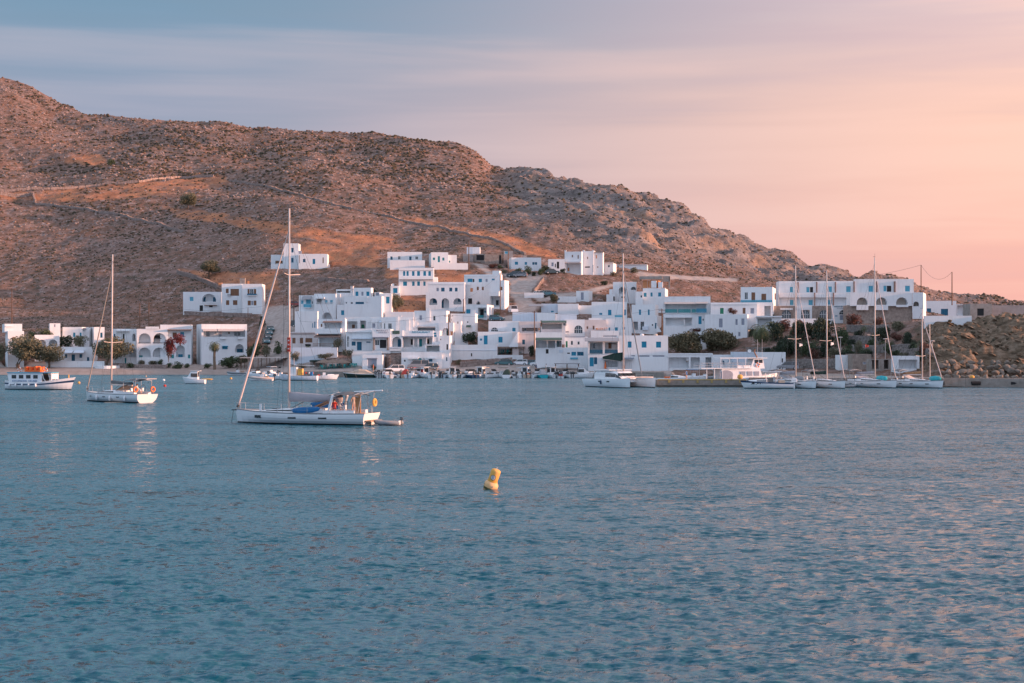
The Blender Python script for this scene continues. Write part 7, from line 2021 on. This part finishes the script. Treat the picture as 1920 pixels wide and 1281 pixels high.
# dry stone walls on the hill and the terraces
def dry_wall(label, pts, h=1.1, th=.7, m='stone_wall_m', group='dry stone walls on the hill', st=.5, name='dry_stone_wall', levels=None):
    """pts: photo pixels followed along the ground; the stones are joined (far too many to pick apart)"""
    P_ = [seen(*p) for p in pts]
    rr = random.Random(int(pts[0][0])); V, Fc, off = [], [], 0
    tv_, tf_ = lump_templates(1, 1, .8, .18, 3)[0]
    cube = np.array([(-1, -1, -1), (1, -1, -1), (1, 1, -1), (-1, 1, -1), (-1, -1, 1), (1, -1, 1), (1, 1, 1), (-1, 1, 1)]) * .5
    cf = np.array([(3, 2, 1, 0), (4, 5, 6, 7), (0, 1, 5, 4), (1, 2, 6, 5), (2, 3, 7, 6), (3, 0, 4, 7)])
    base = P_[0]
    for a, b in zip(P_[:-1], P_[1:]):
        d = Vector((b.x - a.x, b.y - a.y, 0)); Ln = d.length; d.normalize(); ang = math.atan2(d.y, d.x)
        n = max(1, int(Ln / st))
        for i in range(n):
            x, y = a.x + d.x * (i + .5) * Ln / n, a.y + d.y * (i + .5) * Ln / n
            g = ground(x, y)
            lv = max(1, int(h / (st * .62)))
            for k in range(-1, lv):
                sx = Ln / n * rr.uniform(.8, 1.12); sz = h / lv * rr.uniform(.8, 1.1)
                q = cube * np.array([sx, th * rr.uniform(.8, 1.1), sz]) * (1 + np.array([[rr.uniform(-.12, .12)] for _ in range(8)]))
                c, s_ = math.cos(ang + rr.uniform(-.12, .12)), math.sin(ang)
                c = math.cos(ang); 
                q = np.stack([q[:, 0] * c - q[:, 1] * s_, q[:, 0] * s_ + q[:, 1] * c, q[:, 2]], -1) + np.array([x + rr.uniform(-.08, .08) + (k % 2) * st * .4 * d.x - base.x, y + rr.uniform(-.08, .08) + (k % 2) * st * .4 * d.y - base.y, g + h / lv * (k + .5) - base.z])
                V.append(q); Fc.append(cf + off); off += 8
    me = np_mesh('stones', np.concatenate(V), np.concatenate(Fc), MATS[m], False)
    r = empty(name, base, 0, label, 'stone wall', group)
    o = inst('stones', me, r); o['kind'] = 'stuff'
    return r
mat('stone_wall_m', (.38, .30, .27), .9, .2, col2=(.23, .18, .16), vscale=1.4)
mat('terrace_m', (.33, .29, .27), .9, .2, col2=(.19, .165, .15), vscale=1.6)
dry_wall('long stone wall running down the left hill from the square corner', [(66, 384), (100, 386), (140, 391), (180, 398), (240, 408), (300, 421), (345, 435)], .9, st=.9)
dry_wall('short square stone corner wall at the left edge of the hill', [(0, 366), (62, 367), (67, 383)], 1.6, st=.9)
dry_wall('long stone wall slanting down across the middle of the hill', [(430, 340), (480, 348), (540, 360), (600, 377), (660, 393), (720, 405), (800, 424), (860, 437), (930, 452), (985, 478)], .8, st=1.1)
dry_wall('stone wall of the upper track at the left of the hill', [(0, 358), (90, 356), (170, 351), (260, 343), (340, 335), (400, 332)], 1.1, st=1.0)
dry_wall('stone wall slanting down to the wooden-shutter house', [(333, 512), (360, 521), (385, 530), (408, 541)], 1.2, st=.6)
dry_wall('low stone wall on the bank above the porch house', [(598, 526), (640, 528), (690, 530)], .9, st=.45)
dry_wall('stone bank wall under the wooden-shutter house', [(345, 590), (400, 592), (470, 594)], 1.0, st=.6)
dry_wall('low stone wall beneath the arcaded building on the beach', [(222, 689), (260, 690), (312, 691)], .9, st=.5, group='low walls of the shore')
dry_wall('rubble wall at the track bend below the upper houses', [(1018, 526), (1008, 540), (1000, 549)], 1.0, st=.6)
for i, (a, b_, y_, lb) in enumerate([(1588, 1665, 622, 'upper stone terrace wall of the hotel garden'), (1585, 1650, 643, 'second stone terrace wall of the hotel garden'), (1600, 1720, 660, 'third stone terrace wall above the bar'), (1480, 1560, 662, 'stone terrace wall behind the slanted forestay'), (1400, 1445, 664, 'stone terrace wall below the wide palm'), (1690, 1745, 668, 'stone terrace wall at the foot of the cliff')]):
    dry_wall(lb, [(a, y_), ((a + b_) / 2, y_), (b_, y_)], 1.6, st=.5, m='terrace_m', group='stone terrace walls of the garden')
dry_wall('long stone wall on the quay behind the moored yachts', [(1474, 690), (1520, 690), (1590, 690)], 1.9, st=.5, m='terrace_m', group='stone terrace walls of the garden')
dry_wall('stone wall below the restaurant beside the garage', [(717, 691), (735, 691), (751, 691)], 3.0, st=.5, group='low walls of the shore')
dry_wall('rubble bank at the foot of the long blank wall', [(862, 688), (890, 686), (925, 682), (960, 680)], 1.2, st=.5, group='low walls of the shore')
# ------------------------------------------------------------------ quays and piers
def slab_poly(name, pts, z0, z1, m, parent=None):
    mb = MB(); n = len(pts)
    mb.face([(x, y, z1) for x, y in pts], m); 
    for i in range(n):
        a, b = pts[i], pts[(i + 1) % n]
        mb.face([(a[0], a[1], z0), (b[0], b[1], z0), (b[0], b[1], z1), (a[0], a[1], z1)], m)
    return mb.build(name, parent)
gx = lambda px, Y_: (px - CX) / F * Y_
mat('quay', (.36, .31, .275), .9, .2, col2=(.22, .19, .165), vscale=.9, bump=.03)
mat('wetquay', (.10, .09, .075), .6, .4, col2=(.05, .05, .042), vscale=1.5)
q = slab_poly('quay', [(gx(560, 364), 364), (gx(740, 357.5), 357.5), (gx(1080, 355.5), 355.5), (gx(1245, 352), 352), (gx(1245, 366), 366), (gx(1080, 368), 368), (gx(740, 370), 370), (gx(560, 374), 374)], -1.5, 1.22, MATS['quay']); q['kind'] = 'structure'
q = slab_poly('harbour_pavement', [(gx(1405, 283), 283), (gx(1770, 280), 280), (gx(2050, 276), 276), (gx(2050, 284), 284), (gx(1760, 300), 300), (gx(1640, 325), 325), (gx(1450, 350), 350), (gx(1405, 352), 352)], -1.5, 1.5, MATS['quay']); q['kind'] = 'structure'
pier = empty('pier', (gx(1316, 282), 282, 0), 0, 'low concrete pier with a yellow painted edge right of the catamaran', 'pier')
def pr(name, x0, x1, y0, y1, z0, z1, m):
    mb = MB(); mb.box2((x0 - pier.location.x, y0 - 282, z0), (x1 - pier.location.x, y1 - 282, z1), m); return mb.build(name, pier)
xa, xb = gx(1233, 281), gx(1399, 281)
pr('pier_body', xa, xb, 281, 285.5, .35, 1.22, MATS['quay']); pr('wet_footing', xa, xb, 281.05, 285.4, -1.5, .35, MATS['wetquay']); pr('yellow_edge', xa, xb, 280.93, 281.35, 1.22, 1.38, mat('yellowpaint', (.62, .38, .08), .7, .3, col2=(.35, .26, .14), vscale=2))
for i in range(6):
    x = xa + 2 + i * 2.5; mb = MB(); mb.lathe([(.05, -.08), (.26, -.08), (.30, 0), (.26, .08), (.05, .08)], (x - pier.location.x, 280.9 - 282, .95), MATS['rubber'], 12, None)
    pr('fender_block', x - .18, x + .18, 280.8, 281, .75, 1.3, mat('oldyellow', (.42, .30, .12), .8, .2))
mb = MB(); mb.lathe([(.1, 0), (.42, .05), (.5, .35), (.4, .7), (.05, .85)], (0, 0, 0), MATS['yellow'], 14); o = mb.build('mooring_float', None, True); o.location = (gx(1388, 282), 282.3, 1.38); tag(o, 'round yellow float lying on the end of the yellow-edged pier', 'float')
# edging and tyres of the right pier
rp = empty('pier_edge', (gx(1850, 279), 279, 0), 0, 'long grey concrete pier edge with black tyre fenders at the right', 'pier')
mb = MB()
for i in range(14):
    a, b = 1406 + i * 45, 1406 + (i + 1) * 45 - 1
    ya, yb_ = 282.75 - (a - 1405) * .0084, 282.75 - (b - 1405) * .0084
    mb.mesh([(gx(a, ya) - rp.location.x, ya - 279, z) for z in (.2, 1.62)] + [(gx(b, yb_) - rp.location.x, yb_ - 279, z) for z in (.2, 1.62)] + [(gx(b, yb_) - rp.location.x, yb_ - 278.2, z) for z in (.2, 1.62)] + [(gx(a, ya) - rp.location.x, ya - 278.2, z) for z in (.2, 1.62)],
            [(0, 2, 3, 1), (1, 3, 5, 7), (6, 4, 2, 0), (0, 1, 7, 6), (2, 4, 5, 3), (4, 6, 7, 5)], MATS['quay'])
mb.build('concrete_edge', rp)
for px_ in (1830, 1903, 1762, 1600):
    ya = 282.75 - (px_ - 1405) * .0084 - .2
    mb = MB(); mb.tube([(gx(px_, ya) - rp.location.x - .75, ya - 279, .75), (gx(px_, ya) - rp.location.x + .75, ya - 279, .75)], .34, MATS['rubber'], 10); mb.build('rubber_fender', rp)
for px_, m_, lb in ((1823, 'yellow', 'yellow lump on the right pier before the boulders'),):
    mb = MB(); mb.lathe([(.3, 0), (.42, .15), (.34, .4), (.05, .5)], (0, 0, 0), MATS[m_], 12); o = mb.build('bollard', None, True); o.location = (gx(px_, 280), 280, 1.6); tag(o, lb, 'bollard')
# ramp road below the taverns
mb = MB()
def _rp(px, py, Y_): return tuple(W(px, py, Y_))
A_ = [_rp(982, 665, 384), _rp(1003, 664, 385), _rp(1100, 691, 374), _rp(1060, 693, 371), _rp(1040, 690, 371.5)]
mb.face(A_, mat('ramp', (.15, .175, .18), .9, .2, var=.2)); mb.face([(x, y, z - 1.2) for x, y, z in A_[::-1]], MATS['ramp'])
for i in range(5):
    a, b = A_[i], A_[(i + 1) % 5]; mb.face([(a[0], a[1], a[2] - 1.2), (b[0], b[1], b[2] - 1.2), b, a], MATS['concrete'])
o = mb.build('ramp_road'); o['kind'] = 'structure'
# round white planter on the beach
p = seen(201, 690)
mb = MB(); mb.lathe([(3.0, -.4), (3.0, .55), (2.75, .55), (2.75, .3), (.1, .3)], (0, 0, 0), MATS['white'], 28); o = mb.build('ring_planter'); o.location = p; tag(o, 'white ring wall around the olive tree on the beach', 'planter')

# ------------------------------------------------------------------ cars
CAR = {}
def car_mesh(kind, paint):
    if (kind, paint) in CAR: return CAR[(kind, paint)]
    Lc, Wc, Hc = {'suv': (4.6, 1.85, 1.75), 'hatch': (3.9, 1.7, 1.5), 'sedan': (4.4, 1.75, 1.45), 'van': (4.9, 1.9, 2.05)}[kind]
    m = MATS[paint]; hb = Hc * .56; w = Wc / 2
    body = MB()
    prof_ = {'suv': [(-.5, .30), (-.5, .9), (-.46, 1.0), (.26, 1.02), (.46, .93), (.5, .75), (.5, .30)], 'hatch': [(-.5, .30), (-.5, .85), (-.46, .98), (.22, .96), (.44, .85), (.5, .65), (.5, .30)],
             'sedan': [(-.5, .30), (-.5, .85), (-.46, .95), (.2, .95), (.44, .83), (.5, .62), (.5, .30)], 'van': [(-.5, .30), (-.5, 1.1), (-.48, 1.2), (.32, 1.2), (.47, 1.0), (.5, .7), (.5, .30)]}[kind]
    ring = lambda k, iw: [(x * Lc, k * (w - (iw if z > .8 else 0)), z) for x, z in prof_]
    a, b = ring(-1, .08), ring(1, .08); n = len(a)
    body.face(a, m); body.face(b[::-1], m)
    for i in range(n): body.face([a[(i + 1) % n], a[i], b[i], b[(i + 1) % n]], m)
    z0 = {'suv': 1.0, 'hatch': .95, 'sedan': .93, 'van': 1.18}[kind]
    xs = {'suv': (-.48, .28, -.44, .10), 'hatch': (-.47, .26, -.40, .06), 'sedan': (-.36, .24, -.22, .08), 'van': (-.49, .36, -.47, .22)}[kind]
    x0, x1, x2, x3 = [x * Lc for x in xs]; wt = w * .80; wb_ = w - .08
    glass = MB()
    gv = [(x0, -wb_, z0), (x1, -wb_, z0), (x1, wb_, z0), (x0, wb_, z0), (x2, -wt, Hc - .06), (x3, -wt, Hc - .06), (x3, wt, Hc - .06), (x2, wt, Hc - .06)]
    glass.mesh(gv, [(0, 1, 5, 4), (1, 2, 6, 5), (2, 3, 7, 6), (3, 0, 4, 7)], MATS['boatglass'])
    roof = MB(); roof.box(((x2 + x3) / 2, 0, Hc - .03), (x3 - x2 + .1, wt * 2 + .06, .08), m)
    for sd_ in (-1, 1):
        roof.tube([(x1 + .02, sd_ * (wb_ + .01), z0), (x3 + .04, sd_ * (wt + .01), Hc - .05)], .045, m, 4); roof.tube([(x0 - .02, sd_ * (wb_ + .01), z0), (x2 - .02, sd_ * (wt + .01), Hc - .05)], .07, m, 4)
        xm = (x0 + x3) / 2; roof.tube([(xm, sd_ * (wb_ + .01), z0), (xm, sd_ * (wt + .01), Hc - .05)], .045, m, 4)
    wh = MB(); wh.lathe([(.05, -.11), (.31, -.11), (.34, -.08), (.34, .08), (.31, .11), (.05, .11)], (0, 0, 0), MATS['rubber'], 14, Matrix.Rotation(math.radians(90), 4, 'X'))
    rim = MB(); rim.lathe([(.02, -.125), (.2, -.12), (.2, .12), (.02, .125)], (0, 0, 0), MATS['metal'], 10, Matrix.Rotation(math.radians(90), 4, 'X'))
    hl = MB(); hl.box((0, 0, 0), (.08, .36, .16), mat('lamp_glass', (.8, .8, .82), .2, .6)); tl = MB(); tl.box((0, 0, 0), (.08, .26, .24), MATS['red'])
    CAR[(kind, paint)] = (body.build('body', mesh_only=True), glass.build('windows', mesh_only=True), roof.build('roof', mesh_only=True), wh.build('wheel', mesh_only=True), rim.build('rim', mesh_only=True), hl.build('headlight', mesh_only=True), tl.build('tail_light', mesh_only=True), Lc, w)
    return CAR[(kind, paint)]
mat('carwhite', (.72, .73, .75), .25, .6); mat('cardark', (.035, .06, .07), .25, .6); mat('cargreen', (.03, .11, .12), .25, .6); mat('carred', (.25, .035, .03), .3, .6); mat('cargrey', (.20, .21, .23), .3, .6); mat('carteal', (.06, .16, .19), .3, .6)
def car(kind, paint, px, pb, head, label, Yd=None):
    p = seen(px, pb) if Yd is None else W(px, pb, Yd)
    bo_, gl_, ro_, wh_, ri_, hl_, tl_, Lc, w = car_mesh(kind, paint)
    r = empty('parked_car', p + Vector((0, 0, .05)), math.radians(head), label, 'car', 'parked cars')
    inst('body', bo_, r); inst('windows', gl_, r); inst('roof', ro_, r)
    for sx_ in (-.31, .31):
        for sd_ in (-1, 1):
            wo = inst('wheel', wh_, r, (sx_ * Lc, sd_ * (w - .1), .34)); inst('rim', ri_, wo)
    for sd_ in (-1, 1): inst('headlight', hl_, r, (Lc * .49, sd_ * (w - .3), .72)); inst('tail_light', tl_, r, (-Lc * .497, sd_ * (w - .2), .8))
    return r
car('suv', 'carwhite', 739, 699, 198, 'large white car parked on the quay before the stone wall', 366)
car('van', 'cargrey', 784, 692.5, 185, 'grey van parked by the turquoise door on the quay', 368)
car('hatch', 'cardark', 806, 694, 180, 'dark small car right of the round quay tree', 368)
car('sedan', 'cargreen', 946, 686, 165, 'dark green car on the ledge below the thatched shade', 376)
car('hatch', 'carwhite', 975, 686, 170, 'white hatchback right of the dark green car on the ledge', 376)
car('sedan', 'carteal', 995, 687, 172, 'teal car between the two white cars on the ledge', 376)
car('suv', 'carwhite', 1013, 688, 165, 'white truck-like car at the foot of the grey ramp', 375)
for i, (x, b_, p_) in enumerate(((507, 622, 'cargreen'), (504, 629, 'carteal'), (502, 637, 'cardark'), (499, 645, 'carteal'))):
    car('sedan', p_, x, b_, -75, ['highest', 'second highest', 'second lowest', 'lowest'][i] + ' of the four cars parked in a row down the village road')
car('sedan', 'carred', 554, 575, 5, 'red car parked at the top of the village road')
car('suv', 'cardark', 562, 614, -5, 'dark car parked on the terrace by the porch house', 414)
car('sedan', 'cargrey', 598, 503, 5, 'grey car parked before the highest hillside house')
car('van', 'carwhite', 962, 588, -80, 'white van parked on the lane beside the tall house')
car('hatch', 'carteal', 932, 602, -20, 'small teal car under the round bush in the lane')
car('suv', 'cardark', 965, 520, 170, 'dark jeep at the bend of the upper road'); car('hatch', 'cargrey', 976, 520, 170, 'small grey car beside the dark jeep')
car('hatch', 'carwhite', 1014, 556, 20, 'white car on the dirt track by the walled yard'); car('sedan', 'carteal', 1027, 555, 20, 'teal car beside the round tree on the dirt track')
car('sedan', 'cardark', 1035, 514, 10, 'dark car before the small hut near the villa')
car('suv', 'cargrey', 1477, 694, 175, 'grey car parked behind the yacht with the slanted forestay', 340)

# ------------------------------------------------------------------ poles, wires, lamps
def pole(px, pt, pb, label, arm=0, Yd=None, r_=.13, arms=1):
    p = seen(px, pb) if Yd is None else W(px, pb, Yd)
    top = W(px, pt, p.y); h = top.z - p.z
    r = empty('utility_pole', p, 0, label, 'utility pole', 'wooden utility poles')
    mb = MB(); mb.tube([(0, 0, -.8), (0, 0, h)], [r_ * 1.15, r_ * .8], MATS['pole'], 7); mb.build('post', r)
    if arm:
        for k in range(arms):
            mb = MB(); mb.box((0, -.12, h - .35 - .8 * k), (arm, .12, .12), MATS['pole']); 
            for s in (-.45, -.15, .15, .45): mb.box((arm * s, -.12, h - .22 - .8 * k), (.07, .07, .14), MATS['darkmetal'])
            mb.build('crossarm', r)
    return top
T1 = pole(22, 541, 606, 'utility pole at the far left edge behind the houses', 1.4, Yd=440)
T2 = pole(262, 568, 612, 'left of the two utility poles behind the arcaded building', 2.0, Yd=432); T3 = pole(279, 567, 612, 'right of the two utility poles behind the arcaded building', 2.0, Yd=430)
T4 = pole(465, 577, 596, 'thin pole in front of the wooden-shutter house', Yd=440, r_=.08)
T5 = pole(551, 553, 604, 'utility pole at the corner of the porch house', Yd=425)
T6 = pole(841, 590, 660, 'utility pole with a crossarm rising from the restaurant roof', 2.2, Yd=384)
T7 = pole(869, 561, 622, 'tall utility pole behind the restaurant', Yd=398); T8 = pole(938, 512, 590, 'utility pole on the corner of the tall three-storey house', Yd=418)
T9 = pole(879, 452, 508, 'utility pole beside the unfinished concrete house'); T10 = pole(953, 466, 514, 'utility pole before the ruined barn')
T11 = pole(1002, 583, 668, 'dark utility pole above the grey ramp', 1.0, Yd=381); T12 = pole(1241, 579, 632, 'utility pole with two crossarms above the slit-window block', 1.6, Yd=384, arms=2)
T13 = pole(1727, 497, 560, 'left pole of the sagging wire behind the hotel', Yd=404); T14 = pole(1785, 510, 566, 'right pole of the sagging wire above the cliff cottage', Yd=380)
def wire(label, A, B, sag=1.0, r_=.022):
    mb = MB(); pts = [A.lerp(B, i / 12) - Vector((0, 0, sag * 4 * (i / 12) * (1 - i / 12))) for i in range(13)]
    mb.tube([p - A for p in pts], r_, MATS['darkmetal'], 3); o = mb.build('overhead_wire'); o.location = A; tag(o, label, 'wire', 'overhead wires')
wire('sagging wire between the two poles on the skyline', T13, T14, 2.6, .035); wire('long wire rising from the ridge to the skyline pole', W(1560, 520, 470), T13, 1.0, .035)
wire('wire from the restaurant pole towards the left', T6, W(560, 602, 400), 1.2); wire('wire between the restaurant pole and the tall pole behind', T6, T7, .4); wire('wire from the restaurant pole to the ramp pole', T6, T11, .9); wire('wire from the ramp pole to the harbour block pole', T11, T12, 1.4)
wire('wire before the wooden-shutter house', T4, T5, .8); wire('wire from the tall-house pole to the pole behind the restaurant', T8, T7, .8); wire('wire linking the far left pole and the twin poles', T1, T2, 1.5); wire('wire from the twin poles to the road pole', T3, T4, 1.5)
def lamp(px, pt, pb, label, Yd=None):
    p = seen(px, pb) if Yd is None else W(px, pb, Yd); h = W(px, pt, p.y).z - p.z
    r = empty('street_lamp', p, 0, label, 'street lamp', 'street lamps')
    mb = MB(); mb.tube([(0, 0, -.3), (0, 0, h)], [.09, .06], MATS['canvas'], 7); mb.build('post', r)
    mb = MB(); mb.lathe([(.06, -.1), (.5, 0), (.45, .1), (.05, .16)], (0, 0, h), MATS['canvas'], 12); mb.build('lamp_head', r)
lamp(1576, 633, 690, 'pale street lamp post rising from the harbour bar', 335); lamp(1660, 636, 690, 'thin lamp post behind the tallest pier yacht', 325); lamp(1748, 640, 695, 'lamp post at the foot of the cliff', 310)
# ------------------------------------------------------------------ beach bar, parasols, chairs
def parasol(px, pb, label, R_=2.2, h=2.4, Yd=377):
    p = W(px, pb, Yd); r = empty('thatched_parasol', p, 0, label, 'parasol', 'thatched parasols of the beach bar')
    mb = MB(); mb.tube([(0, 0, -.6), (0, 0, h)], .07, MATS['pole'], 6); mb.build('pole', r)
    mb = MB(); mb.lathe([(R_, h - .75), (R_ * .98, h - .62), (R_ * .55, h - .2), (.12, h + .15), (.02, h + .3)], (0, 0, 0), MATS['thatch'], 16); mb.build('thatched_top', r)
for i, (x, lb) in enumerate(((608, 'leftmost thatched parasol of the beach bar'), (624, 'second thatched parasol from the left at the beach bar'), (641, 'thatched parasol left of the thatched shelter'))): parasol(x, 694, lb)
def shelter(label, px0, px1, ptop, pb, Yd, dep, m='thatch', name='thatched_shelter', posts=4, th=.35, cat='shelter'):
    a, b = W(px0, pb, Yd), W(px1, pb, Yd); zt = W(px0, ptop, Yd).z
    r = empty(name, a, 0, label, cat); w = b.x - a.x; h = zt - a.z
    mb = MB(); mb.box((w / 2, dep / 2, h), (w + .6, dep + .6, th), MATS[m]); 
    if m == 'thatch':
        for i in range(10): mb.box((w * (i + .5) / 10, -.32, h - th / 2 - .1), (w / 10 * .8, .08, .3), MATS[m], rz=.2 * (i % 3 - 1))
    mb.build('roof', r)
    for i in range(posts):
        for y_ in (0, dep):
            mb = MB(); mb.box((w * i / (posts - 1), y_, h / 2 - .3), (.14, .14, h + .6), MATS['pole']); mb.build('post', r)
    return r
shelter('thatched shelter right of the parasols', 654, 686, 675, 693, 378, 4)
shelter('dark lean-to shelter left of the parasols', 583, 603, 677, 692, 380, 4, 'darkgreen')
shelter('pale canopy shelter on the beach right of the wide green bush', 452, 532, 671, 688, 386, 5, 'canvas', 'canopy_shelter', 6, .15)
shelter('broad brushwood shade of the restaurant terrace above the ramp', 924, 982, 651, 665, 383, 5, 'thatch', 'brushwood_shade', 6, .2)
shelter('low dark shed with a flat roof beside the grey ramp', 1042, 1085, 682, 697, 366, 2.5, 'greycanvas', 'quay_shed', 3, .2)
ch = MB(); ch.box((0, 0, .45), (.44, .44, .04), MATS['seagreen']); ch.box((0, .21, .75), (.44, .04, .5), MATS['seagreen'])
for a_ in (-.19, .19):
    for b_ in (-.19, .19): ch.box((a_, b_, .22), (.05, .05, .45), MATS['seagreen'])
chm = ch.build('chair', mesh_only=True)
tbm = MB(); tbm.box((0, 0, .74), (.8, .8, .04), MATS['seagreen']); tbm.box((0, 0, .36), (.08, .08, .72), MATS['seagreen']); tbm.box((0, 0, .03), (.5, .5, .05), MATS['seagreen']); tbme = tbm.build('table', mesh_only=True)
rc = random.Random(2)
for i in range(16):
    px_ = 600 + i * 4.6; Y_ = 375.5 + rc.uniform(-1, 1.5); p = W(px_, 694, Y_)
    o = inst('chair', chm, None, (p.x, p.y, ground(p.x, p.y) + .05), (0, 0, rc.uniform(0, 6))); tag(o, 'sea-green wooden chair under the thatched parasols of the beach bar', 'chair', 'sea-green chairs of the beach bar')
    if i % 4 == 1:
        o = inst('table', tbme, None, (p.x + .5, p.y + .7, ground(p.x + .5, p.y + .7) + .05)); tag(o, 'sea-green square table among the chairs of the beach bar', 'table', 'sea-green tables of the beach bar')
for i in range(12):
    px_ = 930 + i * 4.2; Y_ = 384.5 + rc.uniform(-1, 1); p = W(px_, 664, Y_)
    o = inst('chair', chm, None, (p.x, p.y, p.z + .02), (0, 0, rc.uniform(0, 6))); tag(o, 'green chair under the brushwood shade of the upper terrace', 'chair', 'chairs under the brushwood shade')
# folded orange parasols by the tavern, people on the quay
for i, (px_, lb) in enumerate(((1135, 'left of the two folded orange parasols on the harbour front'), (1169, 'folded orange parasol beside the catamaran mast'))):
    p = W(px_, 696, 366); r = empty('folded_parasol', p, 0, lb, 'parasol', 'folded orange parasols')
    mb = MB(); mb.tube([(0, 0, -.6), (0, 0, 2.4)], .04, MATS['metal'], 5); mb.build('pole', r)
    mb = MB(); mb.lathe([(.30, .6), (.24, 1.2), (.12, 1.9), (.02, 2.4)], (0, 0, 0), MATS['orange'], 10); mb.build('canvas', r)
for px_, pb_, Y_, sh_, lb in ((1005, 699, 362, 'navy', 'person in a dark top standing on the quay below the ramp'), (1024, 699, 362, 'whitepaint', 'person in a white top on the quay by the flat shed'), (700, 700, 364, 'red', 'person in a red top on the quay left of the white car'), (1287, 711.5, 283.5, 'blue', 'person in blue standing on the pier behind the yellow edge')):
    p = W(px_, pb_, Y_); g = 1.22
    person(lb, (p.x, p.y, g), rc.uniform(0, 6), sh_, 'stand')
